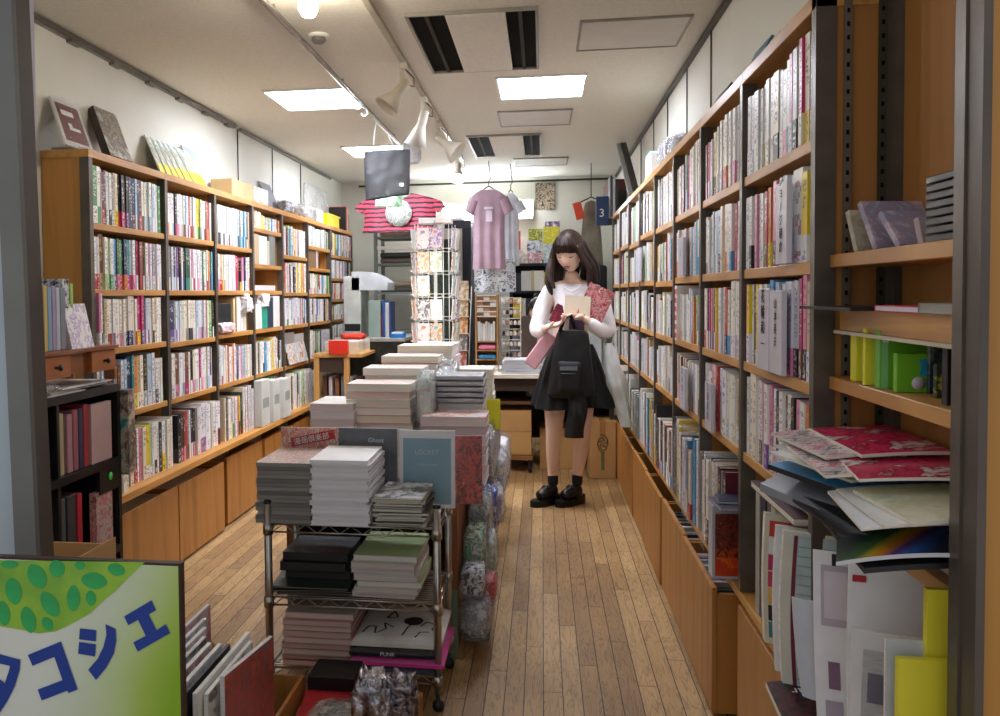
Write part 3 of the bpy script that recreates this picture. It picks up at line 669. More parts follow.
Rinv = R.inverted()
def proj(p):
    q = Rinv.to_3x3() @ (Vector(p) - Vector((0, 0, 1.30)))
    return 415 + 850 * q.x / -q.z, 324 - 850 * q.y / -q.z, -q.z
ORD = ['first', 'second', 'third', 'fourth', 'fifth', 'sixth', 'seventh', 'eighth', 'ninth', 'tenth', 'eleventh', 'twelfth', 'thirteenth', 'fourteenth', 'fifteenth', 'sixteenth', 'seventeenth', 'eighteenth', 'nineteenth', 'twentieth', 'twenty-first', 'twenty-second', 'twenty-third', 'twenty-fourth', 'twenty-fifth', 'twenty-sixth', 'twenty-seventh', 'twenty-eighth', 'twenty-ninth', 'thirtieth', 'thirty-first', 'thirty-second', 'thirty-third']
def spine_faces(g, w_, h, c, c2, fr, tc, s, y=0.0, M=None, solid=False, mi=0):
    """spine at local y, x 0..w, z 0..h, in bands"""
    def q(z0, z1, col, txt, chars):
        pts = [(0, y, z0), (w_, y, z0), (w_, y, z1), (0, y, z1)]
        if M: pts = [M @ Vector(p) for p in pts]
        K = int(s * 900) * 13
        uv = [(0, K + chars), (1, K + chars), (1, K), (0, K)] if chars else None
        g.face(pts, col, txt, uv, mi)
    cw = max(w_ * 0.75, 0.007)
    zt = h * 0.93; zb = h * (fr + 0.06) if c2 else h * 0.22
    n = max(2, int((zt - zb) / cw))
    n2 = max(2, int(n * (0.45 + 0.5 * s)))
    zs = zt - (zt - zb) * n2 / n
    q(zt, h, c, tc, 0); q(zs, zt, c, tc, n2); q(h * fr, zs, c, tc, 0)
    if c2: q(0, h * fr, c2, tc, 0)
    else: q(h * .08, h * fr, c, tc, max(1, int(h * fr * .9 / cw))); q(0, h * .08, c, tc, 0)
def book_cols(b):
    r = random.Random(int(b['s'] * 1e6))
    c = jit(C[b['c']], r); c2 = jit(C[b['c2']], r) if b['c2'] else None
    lum = sum(c) / 3
    dark = [lin('2a2830'), lin('8a1f30'), lin('2a3c86'), lin('45403c'), lin('1c5a48'), lin('a8324a')]
    tc = r.choice(dark[:1] * 4 + dark) if lum > 0.35 else r.choice([lin('f0eee8'), lin('e8d070'), lin('f2f2f2')])
    return c, c2, tc, r
def book_M(b):
    if b['side'] == 'left':
        return Matrix(((0, -1, 0, b['x']), (1, 0, 0, b['y']), (0, 0, 1, b['z']), (0, 0, 0, 1)))
    return Matrix(((0, 1, 0, b['x']), (-1, 0, 0, b['y'] + b['w']), (0, 0, 1, b['z']), (0, 0, 0, 1)))
PG = lin('e6dfcf')
def book_in(g, b):
    c, c2, tc, r = book_cols(b); M = book_M(b); w_, h, d = b['w'], b['h'], b['d']
    spine_faces(g, w_, h, c, c2, b['fr'], tc, b['s'], M=M)
    P = lambda *a: [M @ Vector(p) for p in a]
    g.face(P((0, d, 0), (0, 0, 0), (0, 0, h), (0, d, h)), c); g.face(P((w_, 0, 0), (w_, d, 0), (w_, d, h), (w_, 0, h)), c)
    g.face(P((0, 0, h), (w_, 0, h), (w_, 0.003, h), (0, 0.003, h)), c)
    g.face(P((0, 0.003, h - .003), (w_, 0.003, h - .003), (w_, d, h - .003), (0, d, h - .003)), PG)
    g.face(P((w_, d, 0), (0, d, 0), (0, d, h), (w_, d, h)), PG); g.face(P((0, 0, 0), (0, d, 0), (w_, d, 0), (w_, 0, 0)), c)
def book_mesh(name, w_, h, d, c, c2, fr, tc, s, label=None):
    """cover (root) with its page block and paper band as children; local: spine at y=0, x thickness, z up"""
    g = G(); t = min(0.0018, w_ * .12)
    spine_faces(g, w_, h, c, None, fr, tc, s)
    g.face([(0, t, 0), (w_, t, 0), (w_, t, h), (0, t, h)][::-1], c)
    g.face([(0, 0, h), (w_, 0, h), (w_, t, h), (0, t, h)], c); g.face([(0, t, 0), (w_, t, 0), (w_, 0, 0), (0, 0, 0)], c)
    g.box((0, 0.0004, 0), (t, d, h), col=c); g.box((w_ - t, 0.0004, 0), (w_, d, h), col=c)
    o = g.build(name, PRINT)
    gp = G().box((t, t, 0.002), (w_ - t, d - 0.003, h - 0.003)); p = gp.build('page_block', PAGE, o)
    p.location = (0, 0, 0)
    if c2:
        gb = G(); e_ = 0.0007; hb = h * fr
        gb.face([(-e_, -e_, 0.001), (w_ + e_, -e_, 0.001), (w_ + e_, -e_, hb), (-e_, -e_, hb)], c2, tc if sum(tc) < 1 and sum(c2) > 1 else (lin('f4f2ee') if sum(c2) < 1 else lin('2a2830')), [(0, 5000 + int(s * 400) + 2), (1, 5000 + int(s * 400) + 2), (1, 5000 + int(s * 400)), (0, 5000 + int(s * 400))])
        gb.face([(-e_, d, 0.001), (-e_, -e_, 0.001), (-e_, -e_, hb), (-e_, d, hb)], c2); gb.face([(w_ + e_, -e_, 0.001), (w_ + e_, d, 0.001), (w_ + e_, d, hb), (w_ + e_, -e_, hb)], c2)
        q = gb.build('paper_band', PRINT, o); q.location = (0, 0, 0)
    return o
BUDGET = 239
def occl(b): 
    return 0
for b in BOOKS:
    x, y, dep = proj((b['x'], b['y'] + b['w'] / 2, b['z'] + b['h'] / 2)); x2 = proj((b['x'], b['y'], b['z']))[0]; x3 = proj((b['x'], b['y'] + b['w'], b['z']))[0]
    b['px'] = x; b['py'] = y; b['area'] = abs(x2 - x3) * 850 / dep * b['h']
    # hidden or outside the frame
    if x < 44 or x > 958: b['area'] *= 0.0
    if b['side'] == 'left' and x < 118 and y > 375: b['area'] = 0
    if b['side'] == 'left' and x < 100 and y > 300: b['area'] = 0
    if b['side'] == 'left' and x > 255 and y > 420: b['area'] = 0
    if b['side'] == 'right' and x > 780 and y > 440: b['area'] = 0
rows = {}
for b in BOOKS: rows.setdefault((b['side'], b['bay'], b['row']), []).append(b)
for key, bs in rows.items():
    bs.sort(key=lambda b: b['px'])
    n = len(bs)
    for k, b in enumerate(bs):
        b['ord'] = ORD[k] + ' from left' if k <= n / 2 else ORD[n - 1 - k] + ' from right'
        if k == n - 1: b['ord'] = 'last at right'
BOOKS.sort(key=lambda b: -b['area'])
def place_books(bs):
    rest = G(); m = {}
    for i, b in enumerate(bs):
        if i < BUDGET:
            c, c2, tc, r = book_cols(b)
            o = book_mesh('book', b['w'], b['h'], b['d'], c, c2, b['fr'], tc, b['s'])
            o.matrix_world = book_M(b)
            wd = 'thick ' if b['w'] > 0.03 else ('slim ' if b['w'] < 0.02 else '')
            tl = 'tall ' if b['h'] > 0.235 else ''
            nm = (LNAME if b['side'] == 'left' else RNAME)[b['bay']]
            tag(o, f"{wd}{tl}{b['c']} book, {b['ord']}, {b['row']} shelf, {nm} bay, {b['side']} wall".strip(), 'book', f"books standing in the {b['side']} wall bookcases")
        else: book_in(rest, b)
    o = rest.build('books', PRINT); o['kind'] = 'stuff'
    tag(o, 'rows of small distant books filling the far bookcase bays on both walls', 'books')
place_books(BOOKS)
print('BOOKS', len(BOOKS))

# ---------------------------------------------------------------- lying publications
FILM = film_mat(gloss=0.09)
FILM2 = film_mat('crumpled_film', 0.38, bump=1.0, scale=22)
def flat_book(name, x0, y0, z, lx, ly, th, cov, page=PAGE, rz=0, label='', cat='book', group=None, spine='back', top_mat=None, label_text=None):
    """a publication lying flat: cover (root) and page block; (x0,y0,z) = near left bottom corner"""
    cx, cy = x0 + lx / 2, y0 + ly / 2
    g = G(); ct = min(0.0012, th * 0.15)
    g.box((-lx / 2, -ly / 2, 0), (lx / 2, ly / 2, ct)); g.box((-lx / 2, -ly / 2, th - ct), (lx / 2, ly / 2, th), mi=1 if top_mat else 0)
    if spine == 'back': g.box((-lx / 2, ly / 2 - ct, ct), (lx / 2, ly / 2, th - ct))
    elif spine == 'left': g.box((-lx / 2, -ly / 2, ct), (-lx / 2 + ct, ly / 2, th - ct))
    elif spine == 'front': g.box((-lx / 2, -ly / 2, ct), (lx / 2, -ly / 2 + ct, th - ct))
    o = g.build(name, [cov] + ([top_mat] if top_mat else []))
    o.location = (cx, cy, z); o.rotation_euler = (0, 0, rz)
    i = 0.0015
    gp = G().box((-lx / 2 + (ct if spine == 'left' else i), -ly / 2 + (ct if spine == 'front' else i), ct), (lx / 2 - i, ly / 2 - (ct if spine == 'back' else i), th - ct))
    p = gp.build('page_block', page, o); p.location = (0, 0, 0)
    tag(o, label, cat, group)
    return o
def cov(hexc, rough=0.4): return mat('cover_' + hexc, hexc, rough, var=0.05, scale=12)
def pg(hexc): return mat('pages_' + hexc, hexc, 0.8, var=0.09, scale=3, stretch=(1, 1, 160))
def fromtop(k, n):
    return 'topmost' if k == n - 1 else (ORD[n - 1 - k] + ' from the top' if n - 1 - k <= n / 2 else (ORD[k] + ' from the bottom' if k else 'bottom one'))
def stack(x0, y0, z, lx, ly, ths, covs, pages, what, where, cat='magazine', jx=0.004, seed=1, spine='back', top_mat=None, slide=0, rzj=0.012):
    r = random.Random(seed); n = len(ths)
    for k, th in enumerate(ths):
        c = covs[k % len(covs)] if isinstance(covs, list) else covs
        flat_book(cat.replace(' ', '_'), x0 + r.uniform(-jx, jx) + slide * k, y0 + r.uniform(-jx, jx), z, lx, ly, th, c, pages[k % len(pages)] if isinstance(pages, list) else pages,
                  r.uniform(-rzj, rzj), f'{what}, {fromtop(k, n)} {where}', cat, f'{where[:60]}'.replace('of the', 'the', 1).strip(), spine, top_mat if k == n - 1 else None)
        z += th + 0.0004
    return z

# ---------------------------------------------------------------- chrome wire rack
def wire_rack(x0, x1, y0, y1):
    e = empty('wire_rack', ((x0 + x1) / 2, (y0 + y1) / 2, 0), 'chrome wire shelving rack with three shelves, standing in the front aisle', 'shelving rack')
    for x in (x0, x1):
        for y in (y0, y1):
            prof = [(0.0, 0.055), (0.0125, 0.055)]
            k = 0.09
            pass
            p = part('post', G().tube([(x, y, 0.055), (x, y, 0.64)], 0.0125, 14), CHROME, e)
            part('post_cap', G().lathe([(0.013, 0.638), (0.013, 0.645), (0.009, 0.65), (0, 0.65)], 12, c=(x, y, 0)), BLACKP, p)
            g = G().lathe([(0.006, 0.055), (0.006, 0.03), (0.017, 0.028), (0.019, 0.014), (0.015, 0.003), (0, 0.002)], 14, c=(x, y, 0))
            part('foot', g, BLACKP, e)
    for zt in (0.575, 0.34, 0.112):
        g = G(); r = 0.0032; lo = zt - 0.028
        for (a, b) in (((x0, y0), (x1, y0)), ((x0, y1), (x1, y1)), ((x0, y0), (x0, y1)), ((x1, y0), (x1, y1))):
            A = Vector((*a, 0)); B = Vector((*b, 0)); d = (B - A); L = d.length; d.normalize(); A2 = A + d * 0.014; B2 = B - d * 0.014
            g.tube([(A2.x, A2.y, zt - r), (B2.x, B2.y, zt - r)], r, 6); g.tube([(A2.x, A2.y, lo), (B2.x, B2.y, lo)], r, 6)
            n = max(4, int(L / 0.037)); pts = []
            for i in range(n + 1):
                q = A2 + (B2 - A2) * (i / n); pts.append((q.x, q.y, (zt - r) if i % 2 else lo))
            g.tube(pts, 0.002, 5)
        n = 16
        for i in range(1, n):
            yy = y0 + (y1 - y0) * i / n; g.tube([(x0 + .01, yy, zt - 0.0035), (x1 - .01, yy, zt - 0.0035)], 0.0018, 4, caps=False)
        for f in (0.33, 0.67):
            xx = x0 + (x1 - x0) * f; g.tube([(xx, y0, zt - 0.008), (xx, y1, zt - 0.008)], 0.003, 5)
        for x in (x0, x1):
            for y in (y0, y1): g.tube([(x, y, zt - 0.036), (x, y, zt - 0.002)], 0.0165, 12)
        part('wire_shelf', g, CHROME, e)
wire_rack(-0.868, -0.325, 2.59, 2.90)
ZT = 0.576
r_ = random.Random(3)
MANGA = art_mat('manga_cover', ['e8dccb', 'c9b9a8', 'd8867a', 'f0e8dc', '6d6560', 'e2d2bc', 'd9606a', 'efe6d8'], 26, 0.3)
GRAYCOV = cov('8b8883')
stack(-0.905, 2.585, ZT, 0.183, 0.262, [0.0125] * 15, [GRAYCOV, cov('77726e'), cov('96918b')], [pg('8f8a84'), pg('7e7973'), pg('9a948c')], 'grey-edged magazine', 'of the left stack on the wire rack', top_mat=MANGA, seed=4)
stack(-0.722, 2.575, ZT, 0.186, 0.26, [0.0125] * 16, [cov('f2f1f3')], [pg('f0eef2'), pg('e6e3ea'), pg('dcd9e0')], 'white plain-covered booklet', 'of the tall middle stack on the wire rack', cat='booklet', seed=9, jx=0.006)
z = 0
stack(-0.518, 2.585, ZT, 0.157, 0.22, [0.0072] * 12, [cov('d9d4c4'), cov('3b4a45'), cov('8f8c80'), cov('c9c2a8'), cov('e6e2d8'), cov('54504e')], [pg('d8d2c2'), pg('b9b3a4'), pg('e0dccf')], 'thin mixed zine', 'of the low right stack on the wire rack', cat='zine', seed=12, jx=0.01, rzj=0.06,
      top_mat=art_mat('dark_zine', ['22242a', '3a3d45', '6c6f78', 'e0e2e6', '2a2c32'], 7))
# lettering on the white stack's top copy
g = G(); letter(g, 'EVELYN', plane_M((-0.63, 2.77, ZT + 16 * 0.0129 + 0.0004), (1, 0, 0), (0, 1, 0)), 0.02, mi=0)
def sleeve(name, cx, cy, z, wd, h, th, face, label, cat, rz=0, tilt=0.0, film=True, group=None, back=None, extra=None):
    """an upright flat thing (booklet, record, print) in a clear sleeve; front faces -Y before rz"""
    M = T((cx, cy, z), rz, rx=-tilt)
    g = G().box((-wd / 2, 0, 0.0), (wd / 2, th, h), M=M)
    o = solo(name, g, back or face, label, cat, group)
    inv = Matrix.Translation(-Vector(o.location)) @ M
    g2 = G(); g2.box((-wd / 2 + .0005, -0.0006, 0.0005), (wd / 2 - .0005, 0.0, h - 0.0005), M=inv)
    p = g2.build('cover_print', face, o); p.location = (0, 0, 0)
    if extra: extra(o, inv)
    if film:
        m = 0.006; g3 = G()
        def fn(u, v):
            a = Vector(((u - .5) * (wd + 2 * m), -0.004 - 0.002 * math.sin(u * 9 + v * 5), -0.0 + v * (h + m)))
            return inv @ a
        g3.grid(fn, 6, 8); q = g3.build('clear_sleeve', FILM, o); q.location = (0, 0, 0)
    return o
# blue booklet standing in a clear bag at the right rear corner of the rack
BLUE = mat('dusty_blue', '86aebc', 0.45, var=0.03)
def blue_extra(o, inv):
    g = G().box((-0.082, -0.0014, 0.012), (0.082, -0.0006, 0.235), M=inv); p = g.build('blue_cover', BLUE, o); p.location = (0, 0, 0)
    g = G(); M = inv @ Matrix.Translation((0, -0.0022, 0.188)) @ Matrix.Rotation(PI / 2, 4, 'X')
    letter(g, 'LOCKET', M, 0.022); letter(g, '— —', inv @ Matrix.Translation((0, -0.0022, 0.204)) @ Matrix.Rotation(PI / 2, 4, 'X'), 0.01)
    letter(g, 'LONDON NO.', inv @ Matrix.Translation((0, -0.0022, 0.145)) @ Matrix.Rotation(PI / 2, 4, 'X'), 0.011)
    p = g.build('lettering', mat('pale_ink', 'dfe9ea', 0.6), o); p.location = (0, 0, 0)
sleeve('booklet', -0.388, 2.835, ZT, 0.19, 0.262, 0.006, cov('f1f1ee'), 'blue-covered booklet with white margin in a clear bag, right rear of the wire rack', 'booklet', rz=0.0, tilt=0.03, extra=blue_extra)
sleeve('magazine', -0.80, 2.872, ZT, 0.22, 0.26, 0.008, art_mat('red_comic', ['d8463a', 'e86a50', 'f0c8a8', 'd23a32', 'f2e4cc', 'c22f2c'], 22), 'red comic magazine standing behind the left stacks on the wire rack', 'magazine', tilt=0.02,
       extra=lambda o, inv: (lambda g: (g.box((-0.075, -0.003, -0.016), (0.085, -0.0016, 0.016), M=inv @ Matrix.Translation((0.0, 0, 0.222)) @ Matrix.Rotation(-0.2, 4, 'Y')), setattr(g.build('red_title_band', mat('band_red', 'c01f2b', 0.4), o), 'location', (0, 0, 0)),
                             (lambda g2: (letter(g2, '漫画倶楽部', inv @ Matrix.Translation((0.0, -0.004, 0.222)) @ Matrix.Rotation(-0.2, 4, 'Y') @ Matrix.Rotation(PI / 2, 4, 'X'), 0.026), setattr(g2.build('title_lettering', mat('paper_white', 'f4f1ec', 0.6), o), 'location', (0, 0, 0))))(G())))(G()))
sleeve('booklet', -0.598, 2.86, ZT, 0.205, 0.262, 0.012, mat('slate_print', '54575f', 0.35, var=0.2, scale=10, dark='3a3d44'), 'dark grey booklet standing behind the white stack on the wire rack', 'booklet', tilt=0.02,
       extra=lambda o, inv: (lambda g: (letter(g, 'Ghost', inv @ Matrix.Translation((0.03, -0.003, 0.222)) @ Matrix.Rotation(PI / 2, 4, 'X'), 0.022), setattr(g.build('lettering', MATS['pale_ink'], o), 'location', (0, 0, 0))))(G()))
sleeve('print_card', -0.255, 2.90, ZT + 0.0, 0.10, 0.235, 0.004, art_mat('red_dark_print', ['d93a2c', 'c9302a', '2a1a18', 'e04a34', '37211d', 'd6402f'], 14), 'red and brown print in a long clear bag, hung beside the wire rack', 'print', rz=0.15)
# middle shelf of the rack
Z2 = 0.341
stack(-0.86, 2.60, Z2, 0.25, 0.255, [0.006, 0.006, 0.006, 0.005, 0.006], [cov('1d1e20'), cov('2e3632'), cov('24211f')], [pg('6b6a60')], 'black-covered record-sized booklet', 'of the dark pile on the rack middle shelf', cat='booklet', jx=0.02, rzj=0.1, seed=5)
stack(-0.845, 2.66, Z2 + 0.0325, 0.22, 0.20, [0.03, 0.028, 0.026], [cov('17171a'), cov('1b1a1c')], [pg('35332f')], 'black boxed book', 'of the black boxes on the rack middle shelf', cat='book', jx=0.012, seed=6)
stack(-0.592, 2.60, Z2, 0.205, 0.27, [0.019] * 7, [cov('d8d0ca'), cov('c8bfb9'), cov('a8c088'), cov('d9d3cf')], [pg('d9d0cb'), pg('c9bfba')], 'pale thick magazine', 'of the right stack on the rack middle shelf', cat='magazine', jx=0.010, seed=8, rzj=0.05)
# lowest shelf
Z3 = 0.113
stack(-0.83, 2.60, Z3, 0.225, 0.27, [0.0185] * 9, [cov('b83a34'), cov('c9807a'), cov('b8a89c')], [pg('d3bfb5'), pg('c4aea5')], 'pink-edged red comic', 'of the stack on the rack lowest shelf', cat='comic', jx=0.008, seed=10)
def folded_shirt(x0, y0, z, lx, ly, th, m, label, extra=None, seed=0):
    """folded cloth: a soft slab with sagging edges, in a thin clear bag"""
    e = empty('folded_shirt', (x0 + lx / 2, y0 + ly / 2, z), label, 't-shirt', 'folded bagged t-shirts on the rack lowest shelf')
    g = G(); n = 18
    def top(u, v):
        ex = min(u, 1 - u); ey = min(v, 1 - v); f = min(1, ex * 14) ** .5 * min(1, ey * 14) ** .5
        nz_ = noise.noise(Vector((u * 4 + seed, v * 4, seed)))
        return (x0 + lx * u, y0 + ly * v, z + th * (0.45 + 0.5 * f) + 0.004 * nz_ * f)
    def bot(u, v): return (x0 + lx * (1 - u), y0 + ly * v, z + 0.001)
    g.grid(top, n, n); g.grid(bot, 2, 2)
    rim = [top(i / n, 0) for i in range(n + 1)] + [top(1, i / n) for i in range(1, n + 1)] + [top(1 - i / n, 1) for i in range(1, n + 1)] + [top(0, 1 - i / n) for i in range(1, n)]
    for i in range(len(rim)):
        a, b = rim[i], rim[(i + 1) % len(rim)]; g.face([(a[0], a[1], z + .001), (b[0], b[1], z + .001), b, a], sm=False)
    part('folded_cloth', g, m, e)
    if extra: extra(e, top)
    g = G()
    def ft(u, v):
        p = Vector(top(u, v)); p.x = x0 - 0.01 + (lx + 0.02) * u; p.y = y0 - 0.008 + (ly + .016) * v; p.z += 0.003 + 0.003 * noise.noise(Vector((u * 12, v * 12, seed))); return p
    g.grid(ft, 24, 24); part('clear_bag', g, FILM, e)
zz = Z3
folded_shirt(-0.600, 2.585, zz, 0.27, 0.29, 0.022, mat('shirt_grey', '4a4d5a', 0.9), 'dark grey folded t-shirt in a clear bag, bottom of the shirt pile', seed=1); zz += 0.024
folded_shirt(-0.605, 2.575, zz, 0.30, 0.31, 0.026, mat('shirt_magenta', 'e0409a', 0.85), 'bright pink folded t-shirt in the pile on the rack', seed=2); zz += 0.028
def blackprint(e, top):
    g = G(); letter(g, 'PUNK', Matrix.Translation((-0.48, 2.57, zz + 0.013)) @ Matrix.Rotation(PI / 2, 4, 'X'), 0.018); part('lettering', g, MATS['paper_white'], e)
folded_shirt(-0.605, 2.58, zz, 0.28, 0.30, 0.024, mat('shirt_black', '1c1b1e', 0.9), 'black folded t-shirt with white letters under the white one', extra=blackprint, seed=3); zz += 0.026
def face_art(e, top):
    g = G()
    def stroke(pts, w_=0.006):
        P = []
        for u, v in pts:
            q = Vector(top(u, v)); q.z += 0.0012; P.append(q)
        for a, b in zip(P, P[1:]):
            d = (b - a).normalized(); nrm = Vector((-d.y, d.x, 0)) * w_ / 2
            g.face([a - nrm, b - nrm, b + nrm, a + nrm])
    for cx, cy, rx, ry in ((.62, .5, .1, .12),):
        for q in range(6): stroke([(cx + rx * (1 - q / 6) * math.cos(a * .35), cy + ry * (1 - q / 6) * math.sin(a * .35)) for a in range(19)], 0.008)
    stroke([(.3, .55), (.36, .75), (.42, .6), (.3, .56)]); stroke([(.1, .12), (.14, .3), (.22, .3), (.24, .12)]); stroke([(.26, .14), (.34, .26), (.30, .4), (.42, .30)])
    stroke([(.55, .1), (.58, .3), (.62, .42)]); stroke([(.72, .36), (.78, .5), (.9, .42), (.86, .3), (.95, .2)]); stroke([(.7, .06), (.74, .2), (.84, .22)])
    part('drawn_print', g, INK, e)
folded_shirt(-0.60, 2.59, zz, 0.285, 0.30, 0.03, mat('shirt_white', 'e9e4da', 0.85), 'white folded t-shirt with black drawn figures, top of the shirt pile', extra=face_art, seed=4)

# ---------------------------------------------------------------- display island behind the rack
IX0, IX1, IY0, IY1, IZ = -0.925, -0.30, 2.97, 5.10, 0.56
e = empty('display_counter', ((IX0 + IX1) / 2, 4.0, 0), 'low brown wooden display counter on green legs, under the tall book stacks', 'counter')
WBR = wood('counter_brown', '8d5428', '784420', 0.5, 'z', 0.6)
part('counter_top', G().box((IX0, IY0, IZ - 0.025), (IX1, IY1, IZ)), WBR, e)
part('end_panel', G().box((IX1 - 0.03, IY0, 0.25), (IX1, IY0 + 0.02, IZ - 0.025)), WBR, e)
part('end_panel', G().box((IX0, IY0, 0.25), (IX0 + 0.025, IY0 + 0.02, IZ - 0.025)), WBR, e)
part('side_panel', G().box((IX1 - 0.018, IY0 + 0.02, 0.25), (IX1, IY1, IZ - 0.025)), WBR, e)
part('side_panel', G().box((IX0, IY0 + 0.02, 0.25), (IX0 + 0.018, IY1, IZ - 0.025)), WBR, e)
part('back_panel', G().box((IX0 + 0.018, IY1 - 0.02, 0.25), (IX1 - 0.018, IY1, IZ - 0.025)), WBR, e)
part('bottom_board', G().box((IX0 + 0.018, IY0 + 0.02, 0.25), (IX1 - 0.018, IY1 - 0.02, 0.27)), WBR, e)
GREENL = mat('green_leg', '74806a', 0.5, var=0.1)
for x in (IX0, IX1 - 0.03):
    for y in (IY0, (IY0 + IY1) / 2, IY1 - 0.03): part('leg', G().box((x, y, 0), (x + 0.03, y + 0.03, 0.249)), GREENL, e)
# stacks of books on the island
def island_stack(x0, y0, lx, ly, zt, th, covs, pages, what, where, seed, top=None, cat='comic', z0=IZ, jx=0.005):
    n = max(1, int((zt - z0) / (th + 0.0004))); t2 = (zt - z0) / n - 0.0004
    stack(x0, y0, z0, lx, ly, [t2] * n, covs, pages, what, where, cat=cat, seed=seed, jx=jx, top_mat=top, spine='left')
PGS = [pg('f2efe6'), pg('efe9d8'), pg('f5f3ec'), pg('e6e1d4'), pg('f0d9cf'), pg('f0ece0')]
PASTEL = art_mat('pastel_cover', ['f4eee4', 'f0dcd8', 'f6f2ea', 'eab8b4', 'f4f0e8', 'e8e4dc'], 8)
WHC = cov('efede8')
CVS = [cov('efe9e0'), cov('e8d8cc'), cov('d8a090'), cov('c86a5c'), cov('f2efe8')]
RED_EDGE = mat('red_tinted_edge', 'cf8a7e', 0.6, var=0.15)
def tinted(o_prefix=''): pass
island_stack(-0.784, 3.35, 0.262, 0.19, 0.94, 0.030, CVS, PGS, 'thick pale book with pinkish cover', 'of the tall front counter stack', 21, top=PASTEL, jx=0.007)
island_stack(-0.757, 3.56, 0.262, 0.19, 0.985, 0.030, CVS, PGS, 'thick pale book', 'of the tall second counter stack', 22, top=PASTEL, jx=0.007)
island_stack(-0.72, 3.78, 0.262, 0.19, 1.02, 0.032, CVS, PGS, 'thick pale book', 'of the tall third counter stack', 23, top=PASTEL, jx=0.007)
island_stack(-0.69, 4.0, 0.262, 0.19, 1.055, 0.034, [WHC], PGS, 'thick white book', 'of the tall fourth counter stack', 24, top=PASTEL, jx=0.006)
island_stack(-0.972 + .05, 3.30, 0.18, 0.257, 0.865, 0.030, [cov('f2f0f4'), cov('e6e0e8')], [pg('f0edf0'), pg('e2d8dc')], 'white softcover', 'of the counter left edge stack', 25, top=WHC, cat='comic', jx=0.008)
island_stack(-0.475, 3.28, 0.255, 0.19, 0.822, 0.034, [cov('e9e2e2'), cov('d8ccd0')], [pg('e8dede'), pg('d6c8cc')], 'pinkish-grey boxed volume', 'of the low right counter stack', 26, top=art_mat('white_red_print', ['f2f0f2', 'f4f2f4', 'f0d8d4', 'e88a80', 'f2f0f2', 'd8d6dc'], 10), cat='boxed_book'.replace('_', ' '))
island_stack(-0.455, 3.50, 0.215, 0.19, 0.845, 0.03, [cov('e9e6e4')], [pg('e4dfdc')], 'grey-white book', 'under the grey bagged packs', 27)
def bagged_pack(x0, y0, z, lx, ly, th, m, label, cat='bagged booklet', group=None, name='bagged_booklet', seed=0):
    e = empty(name, (x0 + lx / 2, y0 + ly / 2, z), label, cat, group)
    part('booklet', G().box((x0, y0, z + 0.001), (x0 + lx, y0 + ly, z + th)), m, e, mods=bevel(0.003))
    g = G()
    def ft(u, v):
        a = u * 2 * PI; x = x0 + lx * v; c = math.cos(a); s = math.sin(a)
        sx = abs(c) ** .25 * (1 if c > 0 else -1); sz = abs(s) ** .4 * (1 if s > 0 else -1)
        n_ = noise.noise(Vector((u * 8, v * 14, seed)))
        return (x - .003 + 0.006 * v, y0 + ly / 2 + (ly / 2 + .004 + 0.003 * n_) * sx, z + th / 2 + (th / 2 + 0.0018 + 0.001 * n_) * sz)
    g.grid(ft, 28, 20); part('clear_bag', g, FILM2, e)
for k in range(5):
    bagged_pack(-0.452 + 0.004 * (k % 2), 3.49, 0.848 + k * 0.0235, 0.21, 0.19, 0.0195, mat('pack_grey', 'a6adb6', 0.5, var=0.15), f'grey bagged booklet, {fromtop(k, 5)} of the shiny grey pile on the counter', group='shiny grey bagged booklets on the counter', seed=k)
island_stack(-0.445, 4.1, 0.21, 0.19, 0.935, 0.03, [WHC], [pg('eeeadc')], 'white book', 'behind the grey bagged packs', 28, top=WHC)
island_stack(-0.635, 4.22, 0.21, 0.2, 1.05, 0.03, [cov('f0eef0'), cov('e8b8c4')], [pg('efe6e8')], 'white and pink book', 'of the stack before the postcard rack', 29, top=art_mat('pinkwhite', ['f8f4f6', 'f4e0e8', 'f8f6f8'], 6))
island_stack(-0.26 - .235, 4.45, 0.19, 0.25, 0.80, 0.03, [WHC], [pg('e4e0d2')], 'cream book', 'of the far right counter stack', 30)

def crumple(name, c, size, content, label, cat, seed=0, rot=0, film=FILM2, inner=0.86, amp=0.12, group=None):
    """soft goods in a clear bag: the goods and the film around them"""
    e = empty(name, (c[0], c[1], c[2] - size[2] / 2), label, cat, group)
    def blob(k, ex, am, f, n1=26, n2=18):
        g = G()
        def fn(u, v):
            a = u * 2 * PI; b = (v - .5) * PI
            p = Vector((math.cos(a) * math.cos(b), math.sin(a) * math.cos(b), math.sin(b)))
            q = Vector([math.copysign(abs(t) ** ex, t) for t in p])
            n_ = noise.noise(p * f + Vector((seed * 3.1, 0, 0))) + 0.9 * (0.4 - abs(noise.noise(p * f * 1.6 + Vector((seed, 2, 0))))) * 1.6
            q = Vector((q.x * size[0] / 2, q.y * size[1] / 2, q.z * size[2] / 2)) * k * (1 + am * n_)
            q = Matrix.Rotation(rot, 3, 'Z') @ q
            return Vector(c) + q
        g.grid(fn, n1, n2); return g
    part('contents', blob(inner, .5, amp * 1.2, 2.2, 34, 24), content, e)
    if film: part('clear_bag', blob(1.03, .55, amp * 1.5, 3.4, 56, 40), film, e)
    return e
FILM3 = film_mat('sparkling_film', 0.17, bump=1.0, scale=34)
FLOW = lambda n, cs, s=18: art_mat(n, cs, s, 0.5)
crumple('bagged_goods', (-0.47, 3.44, 0.86), (0.075, 0.16, 0.24), FLOW('mint_white', ['dfeee4', 'f2f4f2', 'b8dccb', 'e8ecea', 'c8b8bc']), 'mint and white goods in a crumpled bag beside the tall stack', 'bag', seed=1)
